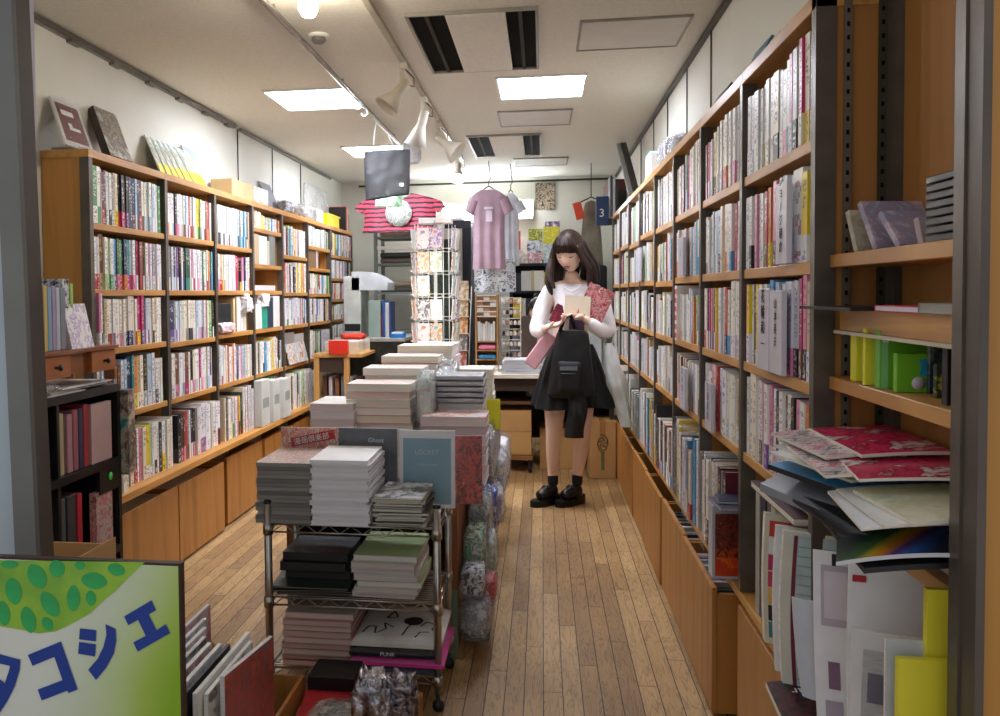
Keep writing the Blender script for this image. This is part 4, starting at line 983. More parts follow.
crumple('bagged_goods', (-0.43, 3.85, 0.80), (0.10, 0.30, 0.36), FLOW('white_goods', ['eef0f2', 'd9dde2', 'f4f4f4', 'c6ccd2']), 'white crumpled bag standing among the counter stacks', 'bag', seed=2)
HB = [((-0.24, 4.95, 0.34), (0.09, 0.30, 0.22), ['f0f0f2', 'd8dade', 'f8f8f8'], 'white bagged goods hanging at the far right of the counter'),
      ((-0.235, 4.35, 0.395), (0.10, 0.26, 0.17), ['b9bec4', 'e8e8ea', '8d9298', 'f4f4f4', 'd9c9a8'], 'silver bagged goods with cream label on the counter side'),
      ((-0.24, 4.05, 0.30), (0.10, 0.24, 0.15), ['e8e8ec', 'f8f8f8', 'c8ccd2', '70747c'], 'shiny white bag low on the counter side'),
      ((-0.245, 3.75, 0.345), (0.09, 0.24, 0.20), ['2a4ab8', '3558c8', '1a2f88', 'd8dce8'], 'bright blue bagged goods on the counter side'),
      ((-0.25, 3.42, 0.40), (0.085, 0.28, 0.16), ['9aa0a0', 'c8cccc', '6c7272'], 'grey bagged goods above the green one on the counter side'),
      ((-0.255, 3.22, 0.335), (0.08, 0.20, 0.16), ['3f9a5a', '5ab070', '2f7a48', 'e8f0e8', '48a468'], 'green toy in a clear bag on the counter side'),
      ((-0.22, 3.36, 0.27), (0.07, 0.20, 0.16), ['b8ccb8', '8aa890', 'e0e8e0'], 'pale green bagged goods lower on the counter side'),
      ((-0.25, 3.05, 0.27), (0.08, 0.16, 0.10), ['1c1c20', '2a2a2e', 'e8e8ea', '17171a'], 'black and white bagged goods at the counter front corner'),
      ((-0.21, 3.16, 0.20), (0.07, 0.15, 0.09), ['c8222c', 'd8323a', 'a81a24', 'e04a4c'], 'red bagged toy low on the counter side'),
      ((-0.24, 3.08, 0.135), (0.10, 0.24, 0.13), ['8f8f90', 'b8b8ba', '6f6f70', 'd8d8da'], 'grey crumpled bag at the foot of the counter')]
for k, (c, s, cs, lb) in enumerate(HB): crumple('bagged_goods', c, (s[0] * 1.15, s[1] * 1.12, s[2] * 1.12), FLOW(f'goods_{k}', cs, 16), lb, 'bag', seed=10 + k, film=FILM3, group='bagged goods hung along the counter side')
g = G().box((-0.24, 3.16, 0.0), (-0.205, 3.42, 0.12)).box((-0.29, 3.16, 0.0), (-0.24, 3.42, 0.01)); 
solo('green_box', G().prism([(-0.292, 3.14), (-0.20, 3.14), (-0.20, 3.44), (-0.292, 3.44)], 0.0, 0.072), mat('dark_green_box', '2f5a48', 0.6), 'dark green box on the floor under the hanging bags', 'box', mods=bevel(0.004))
crumple('bagged_goods', (-0.242, 4.15, 0.56), (0.05, 0.8, 0.26), FLOW('grey_white_long', ['e6e8ea', 'c8ccd0', 'f4f4f4', '5c6068', 'dfe3e6']), 'long row of white and silver bags on the counter upper right edge', 'bag', seed=31)
# yellow price tag and bottles at far right of counter
g = G().box((-0.262, 4.02, 0.655), (-0.198, 4.026, 0.80), M=Matrix.Identity(4)); o = solo('price_tag', g, mat('tag_yellow', 'e6e22a', 0.5, var=0.02), 'long yellow tag hanging at the right edge of the counter', 'tag')
e = empty('bottle', (-0.215, 4.75, 0.56), 'bottle with pink top at the far right end of the counter', 'bottle')
part('body', G().lathe([(0, 0.562), (0.022, 0.562), (0.024, 0.60), (0.024, 0.68), (0.012, 0.70), (0.012, 0.715)], 14, c=(-0.335, 4.9, 0)), mat('indigo_plastic', '4a4470', 0.3), e)
part('cap', G().lathe([(0.014, 0.712), (0.015, 0.755), (0, 0.758)], 14, c=(-0.335, 4.9, 0)), mat('pink_plastic', 'ec5fa0', 0.3), e)

# ---------------------------------------------------------------- people
def skin_geo(nodes, edges, sub=2, smooth=True):
    """evaluated Skin + Subdivision surface: nodes = [(co, rx, ry)]"""
    me = bpy.data.meshes.new('s'); me.from_pydata([n[0] for n in nodes], edges, [])
    o = bpy.data.objects.new('s', me); COL.objects.link(o)
    m = o.modifiers.new('skin', 'SKIN'); m.use_smooth_shade = True
    for i, n in enumerate(nodes):
        sv = me.skin_vertices[0].data[i]; sv.radius = (n[1], n[2] if len(n) > 2 else n[1]); sv.use_root = (i == 0)
    if sub: 
        m2 = o.modifiers.new('sub', 'SUBSURF'); m2.levels = sub; m2.render_levels = sub
    dg = bpy.context.evaluated_depsgraph_get(); ev = bpy.data.meshes.new_from_object(o.evaluated_get(dg))
    vs = [tuple(v.co) for v in ev.vertices]; fs = [tuple(p.vertices) for p in ev.polygons]
    bpy.data.objects.remove(o); bpy.data.meshes.remove(me); bpy.data.meshes.remove(ev)
    return vs, fs
def chain(g, pts, rs, sub=2, mi=0):
    vs, fs = skin_geo([(p, r if not isinstance(r, tuple) else r[0], r if not isinstance(r, tuple) else r[1]) for p, r in zip(pts, rs)], [(i, i + 1) for i in range(len(pts) - 1)], sub)
    g.idx(vs, fs, mi, sm=True)
SKIN = mat('skin', 'f3d0bc', 0.5, var=0.02, scale=5)
SKIN.node_tree.nodes['Principled BSDF'].inputs['Subsurface Weight'].default_value = 0.15
SKIN.node_tree.nodes['Principled BSDF'].inputs['Subsurface Radius'].default_value = (0.02, 0.008, 0.005)
HAIR = mat('dark_brown_hair', '382720', 0.45, var=0.38, scale=9, stretch=(14, 14, 1), spec=0.35)
def head_geo(g, M, s=1.0):
    """head in local metres, face towards -Y, chin at z=-0.115, crown +0.115"""
    def fn(u, v):
        a = u * 2 * PI; b = (v - 0.5) * PI
        x = math.sin(a) * math.cos(b); y = -math.cos(a) * math.cos(b); z = math.sin(b)
        rx, ry, rz = 0.072, 0.092, 0.115
        front = max(0, -y)
        if z < 0:
            k = 1 - 0.42 * (-z) ** 1.6 * (0.65 if y < 0 else 1.0); rx *= k
            ry *= 1 - 0.20 * (-z) ** 1.5 if y < 0 else 1 - 0.45 * (-z) ** 1.2
        p = Vector((x * rx, y * ry, z * rz))
        def bump(cx, cz, sx, sz, am):
            nonlocal p
            if y < 0: p.y -= am * math.exp(-((p.x - cx) / sx) ** 2 - ((p.z - cz) / sz) ** 2)
        bump(0, -0.022, 0.010, 0.022, 0.016); bump(0, -0.032, 0.012, 0.009, 0.009)     # nose
        for s_ in (-1, 1): bump(s_ * 0.030, 0.000, 0.016, 0.012, -0.008); bump(s_ * 0.038, -0.03, 0.02, 0.02, 0.004); bump(s_ * 0.03, 0.018, 0.02, 0.007, 0.003)
        bump(0, -0.058, 0.018, 0.007, 0.006); bump(0, -0.068, 0.02, 0.004, -0.002); bump(0, -0.088, 0.018, 0.014, 0.007)
        return M @ (p * s)
    g.grid(fn, 56, 44)
    for sx in (-1, 1):                                             # ears
        def ear(u, v, sx=sx):
            a = u * 2 * PI; b = (v - .5) * PI
            return M @ (Vector((sx * (0.072 + 0.008 * math.cos(a) * math.cos(b)), 0.008 + 0.012 * math.sin(b) , -0.008 + 0.03 * math.sin(a) * math.cos(b))) * s)
        g.grid(ear, 14, 8)
def hand_geo(g, wrist, direction, palm_n, curl=0.6, s=1.0, thumb_side=1, spread=0.12):
    """palm, four fingers of unequal length and a thumb; direction = wrist to knuckles, palm_n = the way the palm looks"""
    d = Vector(direction).normalized(); n = Vector(palm_n).normalized(); n = (n - d * n.dot(d)).normalized(); side = d.cross(n) * thumb_side
    w_ = Vector(wrist)
    pal = [w_ - d * 0.012, w_ + d * 0.02 * s, w_ + d * 0.05 * s, w_ + d * 0.078 * s]
    def fn(u, v):
        a = u * 2 * PI; t = v; c = w_ + d * (-0.01 + 0.092 * t) * s
        wd = (0.022 + 0.018 * min(1, t * 2)) * s; th = (0.018 - 0.005 * t) * s
        e = 1 if 0.02 < t < 0.98 else 0.55
        return c + side * math.cos(a) * wd * e + n * math.sin(a) * th * e
    g.grid(fn, 18, 10)
    L = [0.068, 0.076, 0.071, 0.056]
    for k in range(4):
        off = (1.5 - k) * 0.0185 * s; base = w_ + d * 0.062 * s + side * off; pts = [base, w_ + d * 0.084 * s + side * off]; ang = 0.15; dd = d
        for q, f in enumerate((0.45, 0.32, 0.25)):
            ang += curl * (0.75 + 0.35 * q)
            v = d * math.cos(ang) + n * math.sin(ang) + side * spread * (1.5 - k) * 0.5
            pts.append(pts[-1] + v.normalized() * L[k] * f * s)
        chain(g, pts, [0.0095 * s, 0.0092 * s, 0.0082 * s, 0.0078 * s, 0.0062 * s], 1)
    b = w_ + d * 0.022 * s + side * 0.026 * s
    chain(g, [w_ + d * 0.015 * s + side * 0.01, b, b + (d * .6 + side * .65 + n * .45).normalized() * 0.032 * s, b + (d * .6 + side * .65 + n * .45).normalized() * 0.032 * s + (d * .85 + side * .1 + n * .5).normalized() * 0.028 * s], [0.012 * s, 0.0115 * s, 0.0095 * s, 0.0075 * s], 1)

P0 = Vector((0.12, 5.24, 0))
def pp(px, pz, dy=0.0):
    """world point from image column / height in metres near the person's distance"""
    return Vector((px, 5.24 + dy, pz))
person = empty('person', P0, 'woman with long dark hair, white blouse and black skirt, looking down into her bag', 'person')
body = G()
hx, hz = 0.150, 1.475
# torso, neck, legs and arms as one skinned figure
N = [((0.165, 5.27, 0.90), 0.125, 0.10), ((0.165, 5.275, 1.03), 0.10, 0.085), ((0.175, 5.265, 1.16), 0.115, 0.09), ((0.182, 5.26, 1.255), 0.105, 0.075), ((0.182, 5.25, 1.315), 0.047, 0.047), ((0.172, 5.22, 1.385), 0.046, 0.048),
     ((0.095, 5.27, 0.83), 0.095, 0.095), ((0.075, 5.25, 0.62), 0.072, 0.074), ((0.07, 5.235, 0.46), 0.050, 0.054), ((0.068, 5.26, 0.33), 0.047, 0.052), ((0.062, 5.28, 0.17), 0.028, 0.031), ((0.06, 5.28, 0.10), 0.03, 0.034),
     ((0.235, 5.27, 0.83), 0.095, 0.095), ((0.245, 5.26, 0.62), 0.072, 0.074), ((0.243, 5.25, 0.46), 0.050, 0.054), ((0.232, 5.28, 0.33), 0.047, 0.052), ((0.212, 5.30, 0.17), 0.028, 0.031), ((0.208, 5.30, 0.10), 0.03, 0.034),
     ((0.055, 5.27, 1.265), 0.05, 0.05), ((0.005, 5.265, 1.16), 0.040, 0.042), ((-0.035, 5.22, 1.045), 0.034, 0.034), ((0.0, 5.13, 1.055), 0.030, 0.028), ((0.035, 5.06, 1.075), 0.022, 0.018),
     ((0.31, 5.27, 1.265), 0.05, 0.05), ((0.365, 5.265, 1.16), 0.040, 0.042), ((0.395, 5.22, 1.045), 0.034, 0.034), ((0.31, 5.13, 1.075), 0.030, 0.028), ((0.235, 5.09, 1.115), 0.022, 0.018)]
E_ = [(0, 1), (1, 2), (2, 3), (3, 4), (4, 5), (0, 6), (6, 7), (7, 8), (8, 9), (9, 10), (10, 11), (0, 12), (12, 13), (13, 14), (14, 15), (15, 16), (16, 17), (3, 18), (18, 19), (19, 20), (20, 21), (21, 22), (3, 23), (23, 24), (24, 25), (25, 26), (26, 27)]
def lift(L):
    out = []
    for c, *r in L:
        k = 0 if c[2] < 1.0 else 0.055 * min(1, (c[2] - 1.0) / 0.16)
        out.append(((c[0], c[1], c[2] + k), *r))
    return out
vs, fs = skin_geo(lift(N), E_, 2); body.idx(vs, fs, sm=True)
HM = T((0.165, 5.19, 1.548), rz=-0.36, rx=0.40) @ Matrix.Scale(1.09, 4)     # turned to the photo's left, looking down
head_geo(body, HM, 1.0)
hand_geo(body, (0.035, 5.06, 1.100), (0.85, -0.35, 0.25), (0.2, -0.3, 1.0), curl=0.55, thumb_side=1)
hand_geo(body, (0.235, 5.09, 1.155), (-0.95, -0.25, 0.10), (-0.1, -0.4, -1.0), curl=0.45, thumb_side=1)
part('body', body, SKIN, person)
# face details
g = G()
for sx in (-1, 1):
    pts = [HM @ Vector((sx * (0.017 + 0.028 * t), -0.0865 + 0.0105 * t * t + .001, 0.026 + 0.004 * math.sin(t * PI) - .002 * t)) for t in [i / 6 for i in range(7)]]
    g.tube(pts, [0.0016, 0.0024, 0.0026, 0.0026, 0.0022, 0.0018, 0.001], 6)
part('eyebrows', g, HAIR, person)
for sx in (-1, 1):
    g = G(); pts = [HM @ Vector((sx * (0.0175 + 0.025 * t), -0.0815 + 0.010 * t * t, -0.003 - 0.0035 * math.sin(t * PI))) for t in [i / 6 for i in range(7)]]
    g.tube(pts, [0.001, 0.0018, 0.0022, 0.0024, 0.0022, 0.0018, 0.001], 6); part('lowered_eyelid', g, mat('lash_dark', '2a1a18', 0.5), person)
g = G()
for sx, zz_ in ((1, -0.0565), (1, -0.0625)):
    pts = [HM @ Vector((0.018 * (t - .5) * 2 * .95, -0.0885 + 0.010 * (2 * t - 1) ** 2, zz_ + (0.0018 if zz_ > -0.06 else -0.0012) * (1 - abs(2 * t - 1)))) for t in [i / 8 for i in range(9)]]
    g.tube(pts, [0.0008, 0.0024, 0.0032, 0.0036, 0.0034, 0.0036, 0.0032, 0.0024, 0.0008], 6)
part('lips', g, mat('lip_rose', 'c4605e', 0.4), person)
# hair: cap with fringe, then long locks
def lock(g, pts, w0, w1, th=0.012):
    P = [Vector(p) for p in pts]; n = len(P)
    rs = [((w0 + (w1 - w0) * i / (n - 1)) * (1 if i < n - 1 else 0.35)) for i in range(n)]
    chain(g, P, [(max(r, .004), max(r * .75, .004)) for r in rs], 2)
hg = G()
def cap(u, v):
    a = u * 2 * PI; b = (0.5 - v * 0.80) * PI
    x = math.sin(a) * math.cos(b); y = -math.cos(a) * math.cos(b); z = math.sin(b)
    front = max(0.0, -y)
    lim = 0.13 if abs(x) < 0.55 and y < 0 else -1
    k = 1.0 + 0.012 * math.sin(a * 34) 
    q = Vector((x * 0.086 * k, y * 0.103 * k + 0.004, z * 0.123))
    if y < -0.25 and abs(x) < 0.80 and q.z < 0.030: q.z = 0.030 + 0.003 * math.sin(a * 40) + abs(x) * -0.02; q.y *= 0.985
    if z < 0 and y > -0.3: q.x *= 1.04; q.z = max(q.z, -0.10)
    return HM @ q
hg.grid(cap, 90, 40)
hw = [(-0.078, -0.050, 0.02), (-0.086, -0.02, 0.0), (-0.088, 0.02, 0.0), (-0.07, 0.06, 0.0), (-0.04, 0.085, 0.0), (0.0, 0.095, 0.0), (0.04, 0.085, 0.0), (0.07, 0.06, 0.0), (0.088, 0.02, 0.0), (0.086, -0.02, 0.0), (0.078, -0.050, 0.02)]
for i, (x, y, z_) in enumerate(hw):
    a = HM @ Vector((x * .72, y * .75, 0.055)); b = HM @ Vector((x * 1.08, y * 1.04, -0.02))
    t = i / 10
    # ends: left locks fall in front of the left shoulder, right ones behind the right shoulder
    ends = {0: (0.075, 5.11, 1.325), 1: (0.05, 5.14, 1.295), 2: (0.06, 5.18, 1.285), 3: (0.09, 5.25, 1.315), 4: (0.12, 5.33, 1.315), 5: (0.17, 5.35, 1.315), 6: (0.22, 5.34, 1.315), 7: (0.26, 5.32, 1.315), 8: (0.33, 5.25, 1.325), 9: (0.31, 5.17, 1.315), 10: (0.27, 5.13, 1.330)}[i]
    e_ = Vector(ends); m1 = b.lerp(e_, 0.33) + Vector(((-0.018 if i < 5 else 0.030), -.004, 0.0)); m2 = b.lerp(e_, 0.7) + Vector(((-0.022 if i < 5 else 0.018), .004, 0.0))
    lock(hg, [a, b, m1, m2, e_], 0.027, 0.022)
for i in range(9):
    x = -0.062 + 0.0155 * i
    a = HM @ Vector((x * .55, -0.055, 0.108)); b = HM @ Vector((x * .95, -0.098 + abs(x) * .28, 0.068)); c = HM @ Vector((x * 1.08, -0.100 + abs(x) * .38, 0.024 + 0.004 * (i % 2) - abs(x) * .2))
    lock(hg, [a, b, c], 0.0125, 0.009)
part('long_hair', hg, HAIR, person)
# white blouse
BL = mat('white_blouse', 'f3f0f2', 0.85, var=0.04, scale=20)
g = G()
NB = [((0.168, 5.275, 0.95), 0.128, 0.10), ((0.17, 5.275, 1.05), 0.118, 0.098), ((0.178, 5.265, 1.16), 0.130, 0.102), ((0.182, 5.262, 1.25), 0.118, 0.085), ((0.182, 5.262, 1.292), 0.072, 0.06),
      ((0.058, 5.27, 1.258), 0.064, 0.064), ((0.0, 5.265, 1.155), 0.055, 0.055), ((-0.04, 5.22, 1.045), 0.050, 0.048), ((-0.015, 5.15, 1.048), 0.046, 0.042), ((0.018, 5.09, 1.066), 0.032, 0.028),
      ((0.308, 5.27, 1.258), 0.064, 0.064), ((0.37, 5.265, 1.155), 0.055, 0.055), ((0.402, 5.22, 1.045), 0.054, 0.050), ((0.33, 5.14, 1.060), 0.050, 0.044), ((0.262, 5.105, 1.10), 0.034, 0.030)]
EB = [(0, 1), (1, 2), (2, 3), (3, 4), (3, 5), (5, 6), (6, 7), (7, 8), (8, 9), (3, 10), (10, 11), (11, 12), (12, 13), (13, 14)]
vs, fs = skin_geo(lift(NB), EB, 2)
vs = [tuple(Vector(v) * 1 + Vector((1, 1, 0.6)) * 0.006 * noise.noise(Vector(v) * 14)) for v in vs]
g.idx(vs, fs, sm=True); part('blouse', g, BL, person)
g = G(); g.tube([(0.122, 5.175, 1.34), (0.15, 5.155, 1.317), (0.175, 5.15, 1.305), (0.20, 5.155, 1.317), (0.238, 5.18, 1.343)], 0.006, 8)
part('collar_edge', g, BL, person)
# black pleated skirt
SK = mat('black_skirt', '1b1a1d', 0.85, var=0.15, scale=14)
g = G()
def skirt(u, v):
    a = u * 2 * PI; z_ = 0.985 - 0.375 * v
    rx = 0.125 + 0.12 * v ** .8; ry = 0.105 + 0.11 * v ** .8
    k = 1 + 0.055 * v * math.sin(a * 17) + 0.02 * v * math.sin(a * 5 + 1)
    return (0.180 + rx * k * math.sin(a), 5.275 - ry * k * math.cos(a), z_ + 0.012 * v * math.sin(a * 3 + 0.5))
g.grid(skirt, 170, 14); part('skirt', g, SK, person)
# socks, platform shoes
for (ax, ay, tx) in ((0.062, 5.28, -0.085), (0.21, 5.30, -0.085)):
    g = G(); chain(g, [(ax, ay, 0.10), (ax, ay, 0.15), (ax + .002, ay, 0.195)], [0.037, 0.035, 0.036], 2); part('black_sock', g, SK, person)
    e = empty('shoe', (ax, ay, 0)); e.parent = person; e.location = Vector((ax, ay, 0)) - P0
    M = T((ax - 0.012, ay - 0.015, 0), rz=-0.85)      # toe towards -Y turned to the left
    g = G()
    sole = [(math.copysign(abs(math.cos(t)) ** .8, math.cos(t)) * 0.043 * (1.08 if math.sin(t) < 0 else .88), math.copysign(abs(math.sin(t)) ** .9, math.sin(t)) * 0.118 - 0.04) for t in [i * 2 * PI / 28 for i in range(28)]]
    g.prism(sole, 0.001, 0.038, M=M).prism([(x * .96, y if y > -.03 else y * .0 - .03) for x, y in sole], 0.038, 0.056, M=M); part('platform_sole', g, mat('black_rubber', '141414', 0.45), e)
    g = G(); vs, fs = skin_geo([((0, 0.045, 0.085), 0.042, 0.045), ((0, 0.0, 0.085), 0.042, 0.045), ((0, -0.06, 0.068), 0.045, 0.038), ((0, -0.112, 0.060), 0.042, 0.030)], [(0, 1), (1, 2), (2, 3)], 2)
    g.idx(vs, fs, sm=True, M=M); part('upper', g, mat('black_leather', '161617', 0.28), e)
    g = G(); g.tube([M @ Vector((-0.03, -0.045, 0.10)), M @ Vector((-0.012, -0.04, 0.118)), M @ Vector((0, -0.035, 0.105)), M @ Vector((0.012, -0.04, 0.12)), M @ Vector((0.03, -0.045, 0.10))], 0.0065, 8)
    part('lace_bow', g, MATS['black_leather'], e)

# things she holds
BAGM = mat('black_nylon', '161618', 0.6, var=0.2, scale=30, bump=0.05)
e = empty('backpack', (0.16, 5.08, 0.66), 'black backpack with grey label held open in front of her skirt', 'backpack')
g = G()
def bp(u, v):
    a = u * 2 * PI; z_ = 0.68 + 0.40 * v
    rx = 0.085 + 0.055 * (1 - v) ** .7 - (0.02 if v > .97 else 0); ry = 0.055 + 0.012 * math.sin(v * PI)
    c, s_ = math.cos(a), math.sin(a); q = 0.6
    if v < 0.001: rx *= .7; ry *= .5
    return (0.165 + rx * math.copysign(abs(c) ** q, c) + 0.012 * v, 5.075 + ry * math.copysign(abs(s_) ** q, s_) + 0.004 * noise.noise(Vector((c * 3, s_ * 3, v * 6))), z_)
g.grid(bp, 44, 26); g.face([bp(i / 44, 0) for i in range(44)][::-1]); part('main_bag', g, BAGM, e)
g = G()
def pk(u, v):
    x = 0.085 + 0.15 * u; ex = min(u, 1 - u); ez = min(v, 1 - v); f = min(1, ex * 6) ** .5 * min(1, ez * 6) ** .5
    return (x, 5.022 - 0.028 * f, 0.70 + 0.21 * v)
g.grid(pk, 16, 16); part('front_pocket', g, BAGM, e)
g = G().box((0.100, 4.9895, 0.850), (0.200, 4.9925, 0.874)); part('grey_label', g, mat('label_grey', '6f757c', 0.6), e, label='grey woven label')
g = G(); g.tube([(0.11, 4.9912, 0.832), (0.19, 4.9912, 0.832)], 0.002, 6); part('zip_line', g, MATS['label_grey'], e)
g = G(); g.tube([(0.10, 5.045, 1.07), (0.13, 5.03, 1.15), (0.165, 5.04, 1.17), (0.19, 5.05, 1.09)], 0.011, 8); part('top_handle', g, BAGM, e)
g = G()
for (a, b) in (((0.17, 5.04, 0.70), (0.195, 5.03, 0.46)), ((0.20, 5.04, 0.70), (0.215, 5.03, 0.47))): g.tube([a, ((a[0] + b[0]) / 2 + .01, 5.03, .58), b], [0.022, 0.024, 0.018], 8)
def flap(u, v): return (0.140 + 0.11 * u + 0.012 * math.sin(v * 5), 5.04 - 0.022 * math.sin(u * PI), 0.72 - 0.27 * v)
g.grid(flap, 10, 14)
def flap2(u, v): return (0.140 + 0.11 * (1 - u) + 0.012 * math.sin(v * 5), 5.045 + 0.006 * math.sin(u * PI), 0.72 - 0.27 * v)
g.grid(flap2, 10, 14)
part('hanging_straps', g, BAGM, e)
g = G().prism([(0.062, -0.05), (0.112, 0.05), (0.145, 0.035), (0.155, -0.03), (0.105, -0.075)], 0, 0.02, M=Matrix.Translation((-0.025, 5.065, 1.19)) @ Matrix.Rotation(PI / 2, 4, 'X') @ Matrix.Rotation(0.0, 4, 'Z'))
solo('wallet', g, art_mat('maroon_satin', ['6e1a30', '8a2440', '5a1426', '7c1f38'], 14, 0.3), 'maroon satin wallet held in her hand', 'wallet', mods=bevel(0.006, 3))
g = G(); M = Matrix.Translation((-0.015, 5.13, 0.945)) @ Matrix.Rotation(0.62, 4, 'Y')
g.box((-0.045, -0.035, -0.10), (0.04, 0.03, 0.13), M=M)
solo('pouch', g, mat('pink_pouch', 'e3a9b4', 0.6), 'pale pink box-shaped pouch tucked under her arm', 'pouch', mods=bevel(0.010, 3))
M = T((0.275, 5.115, 1.20), rz=0.1, ry=0.42)
g = G().box((-0.06, -0.004, -0.05), (0.10, 0.004, 0.15), M=M); 
o = solo('magazine', g, art_mat('red_magazine', ['c8303c', 'e8d8d4', 'b8283a', '8a5a5c', 'd8a0a0', 'c03040', '5a4048'], 16, 0.3), 'red and white magazine held against her chest, tilted', 'magazine')
g = G().box((-0.075, -0.02, -0.10), (0.075, -0.008, 0.11), M=T((0.205, 5.125, 1.17), rz=0.0, ry=0.05))
o = solo('book', g, cov('dcd0b8'), 'cream and purple book held in her arm in front of the red magazine', 'book')
g = G().box((-0.045, -0.0205, -0.09), (0.045, -0.02, 0.005), M=T((0.205 - o.location.x, 5.125 - o.location.y, 1.17 - o.location.z), ry=0.05)); p = g.build('purple_print', cov('6a4a68'), o); p.location = (0, 0, 0)
e = empty('shopping_bag', (0.41, 5.2, 0.5), 'white plastic bag hanging from her elbow beside the right shelves', 'shopping bag')
g = G()
def sb(u, v):
    a = u * 2 * PI; z_ = 1.00 - 0.50 * v
    w1 = 0.025 + 0.035 * math.sin(min(1, v * 2.0) * PI * .5) * (1 - 0.72 * max(0, v - .3) / .7)
    n_ = noise.noise(Vector((math.cos(a) * 2, math.sin(a) * 2, v * 5)))
    return (0.385 + 0.11 * v + w1 * math.cos(a) * (1 + .3 * n_), 5.16 + w1 * .6 * math.sin(a) * (1 + .4 * n_), z_)
g.grid(sb, 28, 24); part('bag_body', g, mat('white_plastic_bag', 'dcdfdc', 0.35, var=0.08, scale=14, bump=0.3), e)
g = G(); g.tube([(0.365, 5.16, 0.99), (0.38, 5.165, 1.06), (0.41, 5.19, 1.085), (0.425, 5.19, 1.05), (0.41, 5.17, 0.98)], 0.006, 8); part('handle', g, MATS['white_plastic_bag'], e)

# shop assistant behind the counter: only the top of the head shows over the till
e = empty('person', (-0.04, 7.3, 0), 'seated person with dark hair in a bun, just showing over the counter', 'person')
g = G()
vs, fs = skin_geo([((-0.04, 7.42, 0.50), 0.15, 0.11), ((-0.04, 7.40, 0.72), 0.13, 0.1), ((-0.04, 7.38, 0.92), 0.14, 0.1), ((-0.04, 7.36, 0.97), 0.05, 0.05), ((-0.04, 7.33, 1.06), 0.048, 0.05),
                   ((-0.19, 7.38, 0.92), 0.055, 0.055), ((-0.23, 7.30, 0.72), 0.04, 0.042), ((-0.16, 7.10, 0.72), 0.032, 0.03), ((-0.10, 7.0, 0.745), 0.022, 0.018), ((0.11, 7.38, 0.92), 0.055, 0.055), ((0.15, 7.30, 0.72), 0.04, 0.042), ((0.08, 7.10, 0.72), 0.032, 0.03), ((0.02, 7.0, 0.745), 0.022, 0.018),
                   ((-0.10, 7.3, 0.50), 0.09, 0.09), ((-0.12, 7.0, 0.48), 0.07, 0.07), ((-0.12, 6.98, 0.12), 0.04, 0.045), ((0.03, 7.3, 0.50), 0.09, 0.09), ((0.05, 7.0, 0.48), 0.07, 0.07), ((0.05, 6.98, 0.12), 0.04, 0.045)],
                  [(0, 1), (1, 2), (2, 3), (3, 4), (2, 5), (5, 6), (6, 7), (7, 8), (2, 9), (9, 10), (10, 11), (11, 12), (0, 13), (13, 14), (14, 15), (0, 16), (16, 17), (17, 18)], 2)
g.idx(vs, fs, sm=True); H2 = T((-0.04, 7.28, 1.145), rz=0.0, rx=0.25); head_geo(g, H2, 0.95)
hand_geo(g, (-0.10, 7.0, 0.745), (0.3, -0.9, 0), (0, 0, -1), .4); hand_geo(g, (0.02, 7.0, 0.745), (-0.3, -0.9, 0), (0, 0, -1), .4, thumb_side=-1)
part('body', g, SKIN, e)
g = G()
def cap2(u, v):
    a = u * 2 * PI; b = (0.5 - v * 0.62) * PI
    q = Vector((math.sin(a) * math.cos(b) * .084, -math.cos(a) * math.cos(b) * .1 + .004, math.sin(b) * .122))
    if q.y < -0.03 and q.z < 0.045 : q.z = 0.045
    return H2 @ q
g.grid(cap2, 40, 24)
chain(g, [(-0.045, 7.31, 1.235), (-0.05, 7.31, 1.265), (-0.05, 7.31, 1.30)], [0.022, 0.034, 0.02], 2); part('hair_bun', g, HAIR, e)
g = G()
vs, fs = skin_geo([((-0.04, 7.42, 0.50), 0.165, 0.125), ((-0.04, 7.40, 0.72), 0.145, 0.115), ((-0.04, 7.38, 0.90), 0.155, 0.115), ((-0.04, 7.375, 0.955), 0.085, 0.075), ((-0.20, 7.38, 0.91), 0.07, 0.07), ((-0.235, 7.30, 0.72), 0.055, 0.055), ((-0.17, 7.12, 0.72), 0.045, 0.042), ((0.12, 7.38, 0.91), 0.07, 0.07), ((0.155, 7.30, 0.72), 0.055, 0.055), ((0.09, 7.12, 0.72), 0.045, 0.042)],
                  [(0, 1), (1, 2), (2, 3), (2, 4), (4, 5), (5, 6), (2, 7), (7, 8), (8, 9)], 2)
g.idx(vs, fs, sm=True); part('grey_top', g, mat('grey_knit', '6e6a70', 0.9), e)
e2 = empty('stool', (-0.04, 7.42, 0), 'round stool the shop assistant sits on behind the counter', 'stool')
part('seat', G().lathe([(0, .36), (.15, .36), (.16, .375), (.15, .395), (0, .40)], 20, c=(-0.04, 7.44, 0)), BLACKP, e2)
for a in range(4): part('leg', G().tube([(-0.04 + .09 * math.cos(a * PI / 2 + .8), 7.44 + .09 * math.sin(a * PI / 2 + .8), .36), (-0.04 + .15 * math.cos(a * PI / 2 + .8), 7.44 + .15 * math.sin(a * PI / 2 + .8), 0.0)], .011, 8), CHROME, e2)

